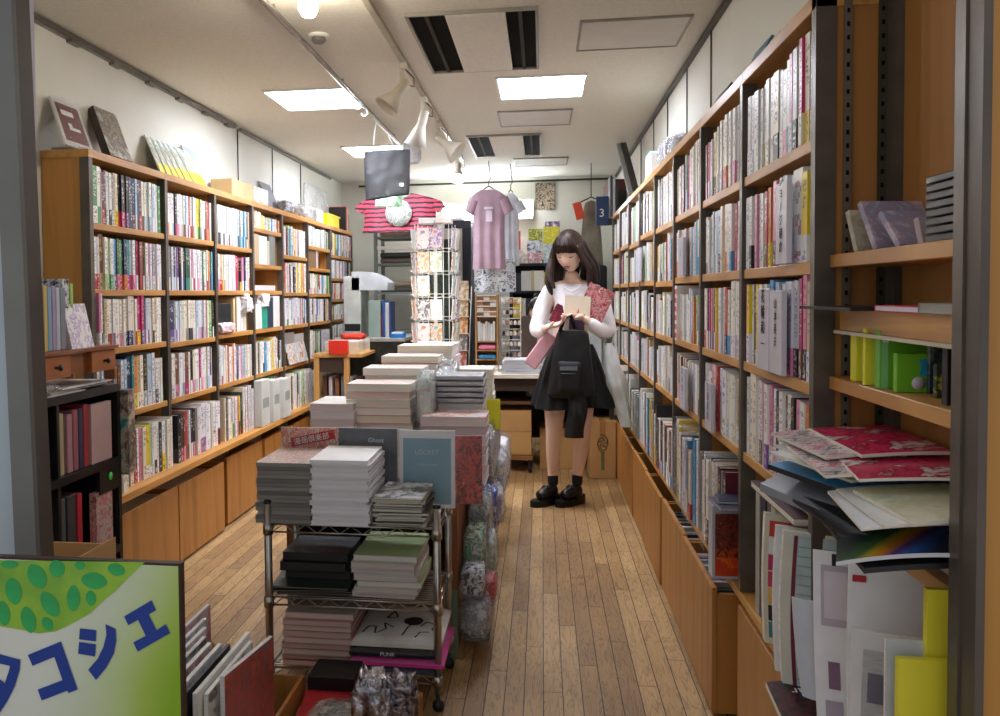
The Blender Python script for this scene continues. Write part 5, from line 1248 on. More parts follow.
# ---------------------------------------------------------------- back of the shop
def lamp_tube(x0, x1, y, z, label):
    e = empty('wall_lamp', ((x0 + x1) / 2, y, z), label, 'lamp', 'bright tube lamps on the back wall')
    part('housing', G().box((x0, y, z - 0.03), (x1, y + 0.05, z + 0.16)), WHITE_PAINT, e, mods=bevel(0.004))
    for dz in (0.03, 0.10): part('tube', G().tube([(x0 + .01, y - 0.02, z + dz), (x1 - .01, y - 0.02, z + dz)], 0.017, 12), emis('lit_tube', 'f4f8ff', 26), e)
lamp_tube(-0.96, -0.44, 8.26, 2.02, 'glaring tube lamp on the back wall behind the purple t-shirt')
lamp_tube(-0.30, -0.08, 8.26, 2.04, 'short glaring tube lamp on the back wall left of the dark poster')
# service counter
IV = mat('ivory_laminate', 'e6e0cf', 0.4, var=0.03); UB = mat('umber_board', '3d2f26', 0.6)
e = empty('service_counter', (0.0, 6.4, 0), 'ivory-topped service counter behind the woman', 'counter')
part('counter_top', G().box((-0.60, 6.05, 0.695), (0.50, 6.85, 0.722)), IV, e, mods=bevel(0.003))
part('apron', G().box((-0.58, 6.10, 0.60), (0.48, 6.13, 0.695)), UB, e)
part('back_panel', G().box((-0.58, 6.80, 0.15), (0.48, 6.82, 0.695)), UB, e)
part('side_panel', G().box((-0.60, 6.10, 0.0), (-0.57, 6.82, 0.695)), UB, e); part('side_panel', G().box((0.47, 6.10, 0.0), (0.50, 6.82, 0.695)), UB, e)
part('shelf', G().box((-0.57, 6.14, 0.50), (0.47, 6.8, 0.52)), wood('umber_shelf', '6b4a30', '583a24', .5, 'x'), e)
CB = mat('cardboard', 'c49a63', 0.85, var=0.05, scale=5)
def carton(x0, y0, z0, lx, ly, lz, label, rz=0.0, name='cardboard_box', extra=None, tape=True, group=None):
    e = empty(name, (x0 + lx / 2, y0 + ly / 2, z0), label, 'cardboard box', group)
    M = T((x0 + lx / 2, y0 + ly / 2, z0), rz)
    part('box_body', G().box((-lx / 2, -ly / 2, 0.001), (lx / 2, ly / 2, lz), M=M), CB, e, mods=bevel(0.003))
    g = G().box((-lx / 2 - .0005, -ly / 2 - .001, lz * .98), (lx / 2 + .0005, 0 - .002, lz + .003), M=M).box((-lx / 2 - .0005, .002, lz * .98), (lx / 2 + .0005, ly / 2, lz + .003), M=M)
    part('flaps', g, CB, e)
    if tape: part('tape', G().box((-0.02, -ly / 2 - .002, lz * .55), (0.02, ly / 2, lz + .0045), M=M), mat('brown_tape', 'ad7f48', 0.3), e)
    if extra: extra(e, M)
    return e
carton(-0.305, 6.16, 0.13, 0.225, 0.3, 0.165, 'lower brown cardboard box of the two stacked under the counter', group='stacked boxes under the counter', tape=False)
carton(-0.305, 6.16, 0.30, 0.225, 0.3, 0.15, 'upper brown cardboard box of the two stacked under the counter', group='stacked boxes under the counter', tape=False)
e = empty('trolley', (-0.19, 6.31, 0), 'low trolley on black casters under the stacked boxes', 'trolley')
part('deck', G().box((-0.31, 6.15, 0.095), (-0.07, 6.47, 0.127)), mat('trolley_wood', '9a6a3a', 0.6), e)
for x in (-0.29, -0.09):
    for y in (6.17, 6.45): part('caster', G().tube([(x - .012, y, 0.031), (x + .012, y, 0.031)], 0.03, 14).box((x - .015, y - .015, .05), (x + .015, y + .015, .095)), BLACKP, e)
def oct_print(e, M):
    g = G(); pts = []
    for k in range(5):
        a0 = k * 1.25; g.tube([M @ Vector((0.02 * math.cos(a0) + 0.045 * t * math.cos(a0 + t * 2.4) - 0.0, -0.1515 - .0, 0.25 + 0.015 * math.sin(a0) + 0.07 * t * math.sin(a0 + t * 2.2))) for t in [i / 8 for i in range(9)]], 0.0035, 5)
    part('printed_drawing', g, mat('box_print_ink', '4a5548', 0.7), e)
    g = G().box((-0.012, -0.1515, 0.06), (0.012, -0.15, 0.19), M=M); part('printed_stroke', g, mat('box_print_green', '6f7f4e', 0.7), e)
carton(0.325, 6.02, 0, 0.18, 0.30, 0.40, 'tall cardboard box with a printed drawing, on the floor right of the woman', extra=oct_print)
carton(-0.02, 6.32, 0.0, 0.30, 0.3, 0.30, 'cardboard box on the floor under the counter, seen behind her legs', tape=False)
crumple('plant_bundle', (-0.06, 6.3, 0.585), (0.12, 0.12, 0.10), FLOW('olive', ['5a6040', '3c4030', '7c8460', 'a8b090']), 'green and brown bundle on top of the stacked boxes', 'bundle', seed=50)
# things on the counter
e = empty('cubby_unit', (-0.405, 6.42, 0.722), 'small wooden cubby tower on the counter with pink and blue cloth', 'display unit')
g = G()
for a, b in (((-0.495, 6.35, 0.722), (-0.483, 6.5, 1.29)), ((-0.337, 6.35, 0.722), (-0.325, 6.5, 1.29)), ((-0.483, 6.49, 0.722), (-0.337, 6.5, 1.29))): g.box(a, b)
part('frame', g, wood('cubby_wood', 'b98a55', 'a8783f', .5, 'z'), e)
for z in (0.722, 0.80, 0.87, 0.935, 1.125, 1.16, 1.20, 1.24, 1.28): part('shelf', G().box((-0.483, 6.35, z), (-0.337, 6.49, z + 0.008)), WHITE_PAINT if 1.1 < z else MATS['cubby_wood'], e)
for k, zz_ in enumerate((1.134, 1.17, 1.21, 1.25)):
    for c in range(3):
        o = part('drawer', G().box((-0.48 + c * 0.048, 6.352, zz_), (-0.436 + c * 0.048, 6.48, zz_ + 0.022)), mat('drawer_' + ['brown', 'white', 'tan'][(k + c) % 3], ['8a5a3c', 'e6e0d8', 'b88a60'][(k + c) % 3], .6), e)
r2 = random.Random(5)
for k in range(7): solo('postcard_pad', G().box((-0.478 + k * 0.019, 6.36, 0.944), (-0.462 + k * 0.019, 6.47, 1.09 - 0.01 * (k % 3))), cov(['eceef0', 'd8dde4', 'f2f0ee', 'e0d8d0', 'c8d0dc', 'f0eef4', 'e4e0d4'][k]), f'white upright pad, {ORD[k]} from left in the cubby tower on the counter', 'pad', 'upright pads in the cubby tower')
solo('folded_cloth', G().box((-0.475, 6.36, 0.879), (-0.345, 6.47, 0.915)), mat('cloth_pink', 'f08ab0', .9), 'rolled pink cloth in the cubby tower on the counter', 'cloth', mods=bevel(.012, 3))
solo('folded_cloth', G().box((-0.475, 6.36, 0.809), (-0.345, 6.47, 0.84)), mat('cloth_blue', '4a9ad0', .9), 'folded blue cloth in the cubby tower on the counter', 'cloth', mods=bevel(.012, 3))
solo('card_tray', G().box((-0.50, 6.30, 0.723), (-0.32, 6.346, 0.765)), art_mat('bw_cards', ['f2f2f0', '2a2a2a', 'e8e6e0', 'f4f4f2'], 40), 'row of small black and white cards below the cubby tower', 'cards')
e = empty('keychain_rack', (-0.23, 6.45, 0.722), 'wire rack hung with rows of small white trinkets, on the counter', 'display rack')
g = G()
for x in (-0.30, -0.16): g.tube([(x, 6.45, .723), (x, 6.45, 1.27)], .004, 6)
for z in (0.87, .95, 1.03, 1.11, 1.19, 1.265): g.tube([(-0.30, 6.45, z), (-0.16, 6.45, z)], .003, 5)
g.tube([(-0.32, 6.40, .726), (-0.14, 6.40, .726), (-0.14, 6.5, .726), (-0.32, 6.5, .726), (-.32, 6.40, .726)], .004, 5)
part('wire_frame', g, WHITE_PAINT, e)
for z in (0.82, 0.90, .98, 1.06, 1.14, 1.22):
    for k in range(5):
        cc = ['f0ece6', 'd8c8b8', '3a3030', 'e8e8ec', 'c09080'][r2.randrange(5)]
        part('trinket', G().lathe([(0, 0), (.010, .004), (.012, .018), (.008, .032), (.003, .036), (0, .036)], 8, c=(-0.288 + k * 0.029, 6.435, z)), mat('trinket_' + cc, cc, .4), e)
zc = 0.723
for k in range(9):
    flat_book('newspaper', -0.29 + 0.008 * (k % 3), 6.12 + 0.01 * (k % 2), zc, 0.27, 0.22, 0.011, cov(['eceef4', 'dfe4ee', 'c8d0e4', 'f0eeea'][k % 4]), pg('dfe0e6'), r2.uniform(-.05, .05), f'folded paper, {fromtop(k, 9)} of the paper stack on the counter edge', 'newspaper', 'paper stack on the counter'); zc += 0.0114
sleeve('board', 0.06, 6.72, 0.722, 0.13, 0.40, 0.012, mat('pale_panel', 'cdd5d8', .4), 'pale upright board on the counter behind the woman', 'board', film=False)
solo('desk_divider', G().box((-0.16, 6.78, 0.722), (-0.04, 6.80, 1.12)), mat('divider_brown', '5b4c44', .7), 'brown upright divider at the counter back edge', 'divider', mods=bevel(.003))
solo('desk_divider', G().box((-0.04, 6.78, 0.722), (0.46, 6.80, 1.135)), mat('divider_pale', 'bcc4c8', .7), 'pale grey upright divider hiding the seated assistant', 'divider', mods=bevel(.003))
# postcard spinner
e = empty('postcard_spinner', (-0.70, 5.62, 0), 'white wire revolving postcard rack behind the book stacks', 'postcard rack')
g = G().tube([(-0.70, 5.62, 0.03), (-0.70, 5.62, 1.79)], 0.012, 10); part('pole', g, WHITE_PAINT, e)
part('base', G().lathe([(0, 0.0), (.20, 0.0), (.20, 0.012), (.03, .03), (0, .03)], 24, c=(-0.70, 5.62, 0)), WHITE_PAINT, e)
cards = ['f2eee6', 'e0704a', '3a3440', 'e8e4e0', '8a5aa8', 'f0d8b0', 'd8483c', 'c8dce8', '58a8b0', 'e8c8d0', '4a4a50', 'f4f4f2', 'd8a040', 'b8c890']
g = G(); cc_ = 0
for side in range(4):
    a = side * PI / 2 - 0.15; M = T((-0.70, 5.62, 0), a)
    for xx in (-0.085, 0.085): g.tube([M @ Vector((xx, -0.115, 0.62)), M @ Vector((xx, -0.115, 1.76))], 0.0028, 5)
    for t in range(7):
        z = 0.66 + t * 0.155
        g.tube([M @ Vector(p) for p in ((-0.085, -0.115, z), (-0.08, -0.15, z + .02), (0.08, -0.15, z + .02), (0.085, -0.115, z))], 0.0026, 5)
        g.tube([M @ Vector(p) for p in ((-0.085, -0.115, z), (-.05, -.135, z - .005), (0, -0.14, z), (.05, -.135, z - .005), (0.085, -0.115, z))], 0.0022, 5)
part('wire_frame', g, WHITE_PAINT, e)
r2 = random.Random(11); nc = 0
for side in (0, 3, 1):
    a = side * PI / 2 - 0.15
    for t in range(7):
        z = 0.665 + t * 0.155
        for col in (0, 1):
            if side == 0 and col == 1 and t % 3 == 1: continue
            M = T((-0.70, 5.62, 0), a) @ T((-0.043 + 0.086 * col, -0.128 - .004 * col, z), 0, rx=0.10)
            c1 = cards[(t * 3 + side * 5 + col * 2) % len(cards)]; c2_ = cards[(t * 5 + side + 1 + col) % len(cards)]
            g = G().box((-0.040, -0.003, 0), (0.040, 0.003, 0.135), M=M)
            m_ = art_mat('card_' + c1 + c2_, ['f2f0ec', c1, 'f4f2ee', c2_, 'eeece8'], 9)
            solo('postcard', g, m_, f"{['pale', 'picture', 'printed'][side % 3]} postcard, {ORD[t]} pocket from bottom, {['left', 'right'][col]} column, {['front', 'right', 'rear', 'left'][side]} face, postcard spinner", 'postcard', 'postcards in the revolving rack'); nc += 1
for k, (dx, c_) in enumerate(((-0.05, 'f2f2f4'), (0.06, 'f6e8e4'))):
    solo('flyer_stack', G().box((-0.70 + dx - .05, 5.55, 1.765 + .002 * k), (-0.70 + dx + .05, 5.70, 1.80)), cov(c_), ['white flyers lying on top of the postcard rack', 'pinkish flyers lying on top of the postcard rack at right'][k], 'flyers')
# leaflet wire stand right of spinner
e = empty('leaflet_stand', (-0.555, 6.0, 0.722), 'narrow wire leaflet stand between postcard rack and cubby tower', 'leaflet stand')
g = G()
for x in (-0.62, -0.52): g.tube([(x, 6.02, 0.725), (x + .02, 6.1, 1.35)], .003, 5)
for t in range(5): g.tube([(-0.62 + .004 * t, 6.0, .76 + t * .12), (-0.62 + .004 * t, 5.97, .78 + t * .12), (-0.52 + .004 * t, 5.97, .78 + t * .12), (-0.52 + .004 * t, 6.0, .76 + t * .12)], .0025, 5)
part('wire_frame', g, WHITE_PAINT, e)
for t, c_ in enumerate(('a8503c', '6b6a70', 'd89040', 'b8a070', 'c8b088')):
    M = T((-0.57 + .004 * t, 6.0, .772 + t * .12), 0, rx=-0.15)
    solo('leaflet', G().box((-.04, -.003, 0), (.04, .003, .14), M=M), art_mat('leaf_' + c_, [c_, 'e8e0d4', c_, '8a6a5a'], 12), f"{['rust', 'grey', 'orange', 'tan', 'beige'][t]} leaflet, {ORD[t]} pocket from the bottom of the narrow stand", 'leaflet')
# t-shirts on hangers
def hung_shirt(cx, cy, zt, wd, ln, m, label, rot=0.0, sleeve_l=0.13, hook=True, print_fn=None, seed=0, depth=0.05):
    e = empty('hanging_shirt', (cx, cy, zt - ln), label, 't-shirt')
    M = T((cx, cy, 0), rot)
    def body_(sgn):
        def fn(u, v):
            x = (u - .5) * wd * (1 - 0.06 * math.sin(v * PI)); ex = min(u, 1 - u)
            sh = 0.06 * (abs(u - .5) * 2) ** 1.5 if v < .001 else 0
            z = zt - ln * v - 0.07 * (abs(u - .5) * 2) ** 1.6 * (1 - v)
            if abs(u - .5) < .13 and v < .08: z -= 0.03 * (1 - v / .08) * (1 if sgn < 0 else .5)
            d = depth * min(1, ex * 6) ** .5 * (0.5 + .5 * v)
            return M @ Vector((x, sgn * d + 0.010 * math.sin(u * 19 + seed) * v, z))
        return fn
    g = G(); g.grid(body_(-1), 30, 26); g.grid(body_(1), 30, 26)
    for s_ in (-1, 1):
        def sl(u, v, s_=s_):
            a = u * 2 * PI; t = v
            c = Vector((s_ * (wd / 2 - 0.02 + 0.05 * t), 0, zt - 0.095 - (sleeve_l - .02) * t))
            return M @ (c + Vector((math.cos(a) * 0.052 * .7, math.sin(a) * 0.028, math.cos(a) * 0.045 * s_ * .5)))
        g.grid(sl, 16, 5)
    part('shirt', g, m, e)
    if hook:
        g = G().tube([M @ Vector(p) for p in ((-wd * .36, 0, zt - .05), (0, 0, zt + .012), (wd * .36, 0, zt - .05))], .006, 6)
        g.tube([M @ Vector((0.0, 0, zt + .01 + .0)), M @ Vector((0, 0, zt + .05)), M @ Vector((.018, 0, zt + .075)), M @ Vector((.01, 0, zt + .10)), M @ Vector((0, 0, zt + .10 + (ZC - .045 - zt - .1)))], .004, 6)
        part('hanger', g, BLACKP, e)
    if print_fn: print_fn(e, M)
hung_shirt(-0.425, 6.95, 2.16, 0.27, 0.66, mat('shirt_mauve', 'b89cac', .85, var=.1), 'mauve t-shirt on a black hanger in front of the back wall', seed=1, depth=.03,
           print_fn=lambda e, M: part('chest_print', (lambda g: (g.box((-0.035, -.045, 1.98), (.035, -.043, 2.0), M=M), g.box((-.02, -.045, 1.88), (.03, -.043, 1.97), M=M), g)[2])(G()), mat('print_lilac', 'e8dcec', .6), e))
hung_shirt(-0.255, 7.15, 2.15, 0.14, 0.62, mat('shirt_bluewhite', 'dfe6ee', .7), 'bluish white t-shirt in a bag hanging edge-on beside the mauve one', seed=4, sleeve_l=.10, depth=.03)
g = G()
def inkfn(u, v): return (-0.555 + 0.34 * u, 7.04 + 0.012 * math.sin(u * 14), 1.58 - 0.27 * v)
g.grid(inkfn, 24, 8)
def inkfn2(u, v): return (-0.555 + 0.34 * (1 - u), 7.065 + 0.012 * math.sin(u * 14), 1.58 - 0.27 * v)
g.grid(inkfn2, 24, 8)
solo('hanging_cloth', g, art_mat('ink_print', ['f0f2f4', 'dfe8f0', '25282e', 'eef0f2', 'c8d8e4', '1d1f25'], 13, .7), 'white cloth with black ink drawing hanging below the mauve t-shirt', 'cloth')
def tie(e, M):
    g = G().lathe([(0, 0), (.115, 0), (.115, .004), (0, .005)], 32, M=M @ Matrix.Translation((0.0, -.062, 1.99)) @ Matrix.Rotation(PI / 2, 4, 'X')); part('round_print', g, art_mat('round_drawing', ['e8e8e4', '3a4a40', 'f0f0ee', '6a7a70', 'e4e4e0', 'd8dcd8'], 14), e)
hung_shirt(-1.20, 7.2, 2.17, 0.66, 0.34, art_mat('red_green_stripes', ['3a2a30', '2c4a3c', 'b83a50', 'd04460', 'd84a64', 'd8486a'], 8, .7, 'stripe'), 'red and dark green striped shirt with round white print, hung wide at back left', sleeve_l=.08, print_fn=tie, seed=2)
hung_shirt(-1.19, 6.6, 2.19, 0.22, 0.20, art_mat('green_white', ['f0f4f0', '58c070', 'e8f4e8', '3aa858', 'f4f8f4'], 9, .7), 'white shirt with bright green stripes hanging just behind the black bag', sleeve_l=.05, seed=3)
# black bag hanging from the rail
e = empty('hanging_bag', (-0.955, 5.25, 1.92), 'black tote bag in clear wrap hanging from the ceiling rail', 'bag')
g = G()
def bagf(sgn):
    def fn(u, v): 
        x = -1.10 + 0.295 * u + 0.008 * v * (1 if u < .5 else -1); z = 2.20 - 0.275 * v - 0.03 * (1 - u) * v - 0.02 * abs(u - .6) ** 2
        return (x, 5.25 + sgn * 0.035 * min(1, min(u, 1 - u) * 8) ** .5 * (0.4 + .6 * v) + 0.006 * noise.noise(Vector((u * 5, v * 5, sgn))), z)
    return fn
g.grid(bagf(-1), 18, 16); g.grid(bagf(1), 18, 16); part('bag_body', g, mat('charcoal_nylon', '1b1c21', .5, var=.2, scale=8), e)
g = G()
def wrap(u, v):
    p = Vector(bagf(-1)(u, v)); p.y -= 0.008 + 0.006 * noise.noise(Vector((u * 9, v * 9, 3))); p.x += (u - .5) * .02; return p
g.grid(wrap, 24, 24); part('clear_wrap', g, film_mat('thin_wrap', 0.04), e)
part('white_tag', G().box((-0.865, 5.195, 1.965), (-0.84, 5.198, 1.985)), WHITE_PAINT, e)
g = G()
for x in (-1.04, -0.90): g.tube([(x, 5.25, 2.19), (x * .6 - 1.02 * .4, 5.25, 2.30), (-1.02, 5.25, 2.375)], .004, 5)
part('cord', g, WHITE_PAINT, e)
crumple('hanging_bag', (-0.90, 5.9, 2.30), (0.12, .12, .16), FLOW('white_goods2', ['f4f4f6', 'e0e4ea', 'ffffff']), 'small white crumpled bag hanging right of the black bag', 'bag', seed=60)

# white cabinet at back, poster, wall things
e = empty('tall_cabinet', (-0.87, 7.95, 0), 'tall white cabinet with dark edge behind the postcard rack', 'cabinet')
part('body', G().box((-1.04, 7.8, 0.02), (-0.72, 8.2, 2.0)), WHITE_PAINT, e, mods=bevel(.006)); part('dark_side', G().box((-0.72, 7.79, 0.02), (-0.64, 8.2, 1.93)), mat('navy_edge', '2a2f3c', .5), e)
part('dark_lintel', G().box((-0.88, 7.77, 1.90), (-0.64, 7.80, 1.97)), MATS['navy_edge'], e); part('handle', G().tube([(-0.76, 7.785, 1.0), (-0.76, 7.785, 1.2)], .006, 8), CHROME, e)
sleeve('poster', 0.035, 8.335, 2.10, 0.19, 0.265, 0.004, art_mat('dark_poster', ['2a2420', '6a5440', '3a302a', 'c8b8a0', '4a3c30', '1c1816'], 20), 'dark brown poster on the back wall above the magazines', 'poster', film=False)
e = empty('magazine_rack', (-0.05, 8.1, 0), 'black shelf unit full of magazines against the back wall', 'bookcase')
for z in (0.02, 0.45, 0.75, 1.05, 1.30, 1.555): part('shelf', G().box((-0.28, 7.98, z), (0.45, 8.28, z + 0.022)), mat('black_board', '1f2028', .5), e)
for x in (-0.30, 0.45): part('side_panel', G().box((x, 7.98, 0.0), (x + .02, 8.28, 1.62)), MATS['black_board'], e)
part('back_panel', G().box((-0.28, 8.27, 0.04), (0.45, 8.28, 1.62)), MATS['black_board'], e)
r2 = random.Random(21)
for z, hh in ((1.322, .19), (1.072, .19), (0.772, .2)):
    x = -0.27; k = 0
    while x < 0.42:
        w_ = r2.choice((.02, .03, .05, .09)); cc = r2.choice(['c8b890', 'e8e4d8', '4a3038', 'd8c040', 'e0e0d8', '8a5a3c', 'b8c0a0', '30343c', 'd0d0c8'])
        if x + w_ > .44: break
        solo('magazine', G().box((x, 8.0, z), (x + w_ - .002, 8.2, z + hh - r2.uniform(0, .03))), cov(cc), f"{'wide' if w_ > .04 else 'narrow'} magazine, {ORD[k]} from left on the {'upper' if z > 1.3 else 'middle' if z > 1 else 'lower'} shelf of the black rack", 'magazine', 'magazines in the black rack at back'); x += w_; k += 1
mg = [(-0.235, 1.72, .07, .17, ['c8303a', 'b82834', 'd84048']), (-0.19, 1.60, .11, .11, ['e8e4dc', 'b8a890', 'f0ece4']), (-0.07, 1.58, .14, .10, ['e8d8e0', 'f0f0f0', 'b84860', 'f4f4f4']), (-0.07, 1.69, .14, .11, ['e84a70', 'f0f0f2', 'd0d4e0', '30384a']), (-0.06, 1.81, .13, .10, ['c8d040', 'e8e060', '4a6a40', 'f0e84a']),
      (0.09, 1.78, .15, .15, ['e8e03a', 'f0e840', 'c8c030', 'f4ec60']), (0.10, 1.94, .14, .04, ['e8ecf0', 'c83a4a', '4a60b0', 'f0f0f0']), (0.085, 1.58, .14, .18, ['58a0b0', 'e8e8ec', '88b8c0', 'f0e8e0']), (0.24, 1.60, .13, .2, ['c0a080', 'e0dcd0', 'a06850']), (0.37, 1.60, .10, .22, ['e0e0dc', '90a0a8'])]
for k, (x, z, w_, h_, cs) in enumerate(mg):
    zb = max(z, 1.579)
    sleeve('magazine', x + .0, 8.10 + 0.016 * (k % 3) + (0.07 if z > 1.65 else 0) + (.05 if z > 1.9 else 0), 1.578, w_, z + h_ - 1.578, .01, art_mat(f'mag_{k}', cs, 16), f"{['red slim', 'cream', 'pale pink', 'magenta and white', 'green-yellow', 'bright yellow', 'white and red-topped', 'teal', 'tan', 'pale grey'][k]} magazine displayed face-on on top of the black rack", 'magazine', film=False, group='magazines displayed on the black rack top')
# things on the wall end of right shelves
e = empty('coat', (0.40, 7.2, 1.55), 'grey-beige coat hanging at the back right corner', 'coat')
g = G()
def coat(u, v):
    a = u * 2 * PI; w1 = 0.05 + 0.045 * v ** .6
    return (0.405 + w1 * math.cos(a) + .01 * math.sin(a * 5) * v, 7.2 + 0.045 * math.sin(a), 2.06 - 0.55 * v - .02 * abs(math.cos(a)))
g.grid(coat, 40, 16); part('cloth', g, mat('coat_taupe', '8f8878', .9, var=.2), e)
part('hanger', G().tube([(0.32, 7.2, 2.05), (0.405, 7.2, 2.09), (0.49, 7.2, 2.05)], .006, 6).tube([(0.405, 7.2, 2.09), (0.405, 7.2, 2.37)], .004, 6), BLACKP, e)
g = G().box((0.27, 7.1, 1.90), (0.34, 7.13, 2.04), M=Matrix.Identity(4)); solo('folder', G().box((-.035, 0, -.07), (.035, .03, .07), M=T((0.30, 7.1, 1.97), 0, ry=-.25)), mat('folder_orange', 'e8502c', .5), 'orange folder hanging beside the grey coat', 'folder', mods=bevel(.004))
solo('chair_back', G().box((0.33, 7.0, 1.18), (0.52, 7.05, 1.52)), mat('black_mesh', '1e2026', .8), 'black chair back or bag behind the woman at the right shelves', 'chair', mods=bevel(.03, 4))
g = G().box((0.425, 6.90, 1.83), (0.525, 6.925, 2.06)); o = solo('booklet', g, mat('navy_cover', '24406e', .4), 'navy blue booklet hanging face-on at the end of the right shelves', 'booklet', mods=bevel(.003))
g = G(); letter(g, '3', Matrix.Translation((0.47 - o.location.x, 6.8985 - o.location.y, 1.93 - o.location.z)) @ Matrix.Rotation(PI / 2, 4, 'X'), 0.09); p = g.build('white_figure', MATS['paper_white'], o); p.location = (0, 0, 0)
for k in range(3): solo('grey_file', G().box((0.535 + .022 * k, 6.9, 1.90), (0.553 + .022 * k, 7.1, 2.22 - .02 * k)), cov(['5a5f66', 'c8ccd0', '3a3d44'][k]), f"{['dark grey', 'pale', 'charcoal'][k]} tall file standing at the far end of the right shelf top", 'file')
# left back: copier desk and racks
e = empty('side_desk', (-1.3, 6.95, 0), 'dark side desk at back left carrying the copier and files', 'desk')
part('desk_top', G().box((-1.66, 6.65, 0.925), (-1.08, 7.4, 0.95)), mat('grey_laminate', 'b9bab6', .4), e)
part('front_panel', G().box((-1.66, 6.66, 0.0), (-1.08, 6.69, 0.925)), art_mat('dark_front', ['22261f', '2b3129', '1b1e1a', '33392f'], 5), e)
for x in (-1.66, -1.10): part('side_panel', G().box((x, 6.69, 0), (x + .02, 7.38, 0.925)), BLACKP, e)
e = empty('copier', (-1.42, 7.0, 0.95), 'pale grey copier with rounded lid on the back left desk', 'copier')
part('body', G().box((-1.62, 6.85, 0.952), (-1.475, 7.2, 1.45)), mat('copier_grey', 'c3c8c0', .5), e, mods=bevel(.01, 3))
g = G().prism([(.30 * i / 14, .03 + .125 * math.sin(PI * .5 * min(1, (14 - i) / 11 + .12)) ** .8) for i in range(15)] + [(.30, .0), (0, 0)], 0, .33, M=Matrix.Translation((-1.55, 7.18, 1.335)) @ Matrix.Rotation(PI / 2, 4, 'X'))
part('lid', g, mat('copier_lid', 'd5dde0', .35), e)
part('paper_slot', G().box((-1.61, 6.842, 1.0), (-1.48, 6.85, 1.06)), BLACKP, e)
for k, (c_, w_, h_) in enumerate((('8fa59c', .10, .30), ('7a2a30', .012, .2), ('2a5aa0', .02, .3), ('c8ccc8', .03, .28), ('3a4a80', .015, .29))):
    x = -1.40 + [0, .102, .116, .138, .17][k]
    solo('binder', G().box((x, 6.8, 0.951), (x + w_, 7.0, 0.951 + h_)), cov(c_), f"{['grey-green wide', 'dark red', 'blue', 'pale grey', 'indigo'][k]} binder standing on the back left desk", 'binder', mods=bevel(.003))
e = empty('blue_tray', (-1.15, 6.8, .95), 'bright blue tray with papers at the right end of the back left desk', 'tray')
part('tray', G().box((-1.20, 6.68, .951), (-1.09, 6.79, .985)), mat('tray_blue', '2a80d0', .4), e, mods=bevel(.005)); part('papers', G().box((-1.19, 6.69, .986), (-1.10, 6.78, .998)), WHITE_PAINT, e)
solo('paper_sheet', G().box((-1.44, 6.64, 0.82), (-1.36, 6.645, 0.96)), WHITE_PAINT, 'white paper sheet hanging over the front of the back left desk', 'paper')
e = empty('grey_rack', (-1.25, 7.7, 0), 'grey metal shelf rack loaded with folded goods at back left', 'shelving rack')
for x in (-1.50, -1.06):
    for y in (7.55, 7.9): part('post', G().box((x, y, 0), (x + .03, y + .03, 1.86)), mat('rack_grey', '7a8784', .5, .3), e)
for z in (0.5, 0.95, 1.30, 1.56, 1.80): part('shelf', G().box((-1.47, 7.55, z), (-1.06, 7.93, z + .02)), MATS['rack_grey'], e)
for k, (z, c_) in enumerate(((1.322, '4a4238'), (1.372, '8a7a64'), (1.582, '6b6252'), (1.632, '33342e'), (1.822, '8a8878'))):
    solo('folded_goods', G().box((-1.45, 7.58, z), (-1.10, 7.88, z + .045)), cov(c_), f"{['dark brown', 'tan', 'taupe', 'near-black', 'olive grey'][k]} folded goods on the grey metal rack, {['lowest', 'second lowest', 'middle', 'second highest', 'highest'][k]}", 'folded goods', mods=bevel(.015, 3))
solo('white_tray', G().box((-1.46, 7.50, 1.70), (-1.12, 7.545, 1.73)), WHITE_PAINT, 'white tray edge before the grey metal rack', 'tray')
solo('dark_curtain', (lambda g: (g.grid(lambda u, v: (-1.08 + 0.35 * u, 7.45 + .015 * math.sin(u * 30), 1.78 - 1.1 * v), 60, 4), g)[1])(G()), art_mat('foliage_cloth', ['2a3428', '3c4a3a', '20281f', '4a5a48', '1c221b'], 14, .8), 'dark green patterned cloth hanging behind the postcard rack', 'cloth')
# wooden step table with red sign
_before = set(bpy.data.objects)
e = empty('side_table', (-1.4, 5.75, 0), 'small wooden side table with splayed front, against the left bookcases', 'table')
TW = wood('table_wood', 'c99a5c', 'b8884a', .5, 'z')
part('table_top', G().box((-1.68, 5.60, 0.835), (-1.30, 6.25, 0.858)), TW, e)
for x, y in ((-1.44, 5.61), (-1.33, 6.2), (-1.67, 5.61), (-1.67, 6.2)): part('leg', G().box((x, y, 0), (x + .04, y + .035, .835)), TW, e)
part('shelf', G().box((-1.66, 5.62, 0.46), (-1.33, 6.22, 0.48)), TW, e)
part('dark_panel', G().box((-1.63, 5.62, .72), (-1.45, 5.635, .83)), UB, e)
solo('red_box', G().box((-1.545, 5.57, 0.86), (-1.40, 5.61, 0.962)), mat('signal_red', 'e0301c', .4), 'bright red panel box on the small wooden side table', 'box', mods=bevel(.003))
zc = 0.859
for k, c_ in enumerate(('e8d9a0', 'c9b060', 'e8e4ee', '8a6a90', 'f0eef4')): flat_book('magazine', -1.60, 5.66, zc, 0.26, 0.2, 0.018, cov(c_), pg('e8e0c8'), 0.03 * (k % 2), f"{['cream', 'mustard', 'lilac-white', 'purple', 'white'][k]} magazine in the pile behind the red box", 'magazine', 'magazine pile on the side table'); zc += .0185
crumple('cushion', (-1.44, 5.95, 0.975), (0.22, .14, .05), mat('signal_red2', 'e2402a', .6), 'small flat red pouch lying on the magazine pile', 'pouch', film=None, seed=70)
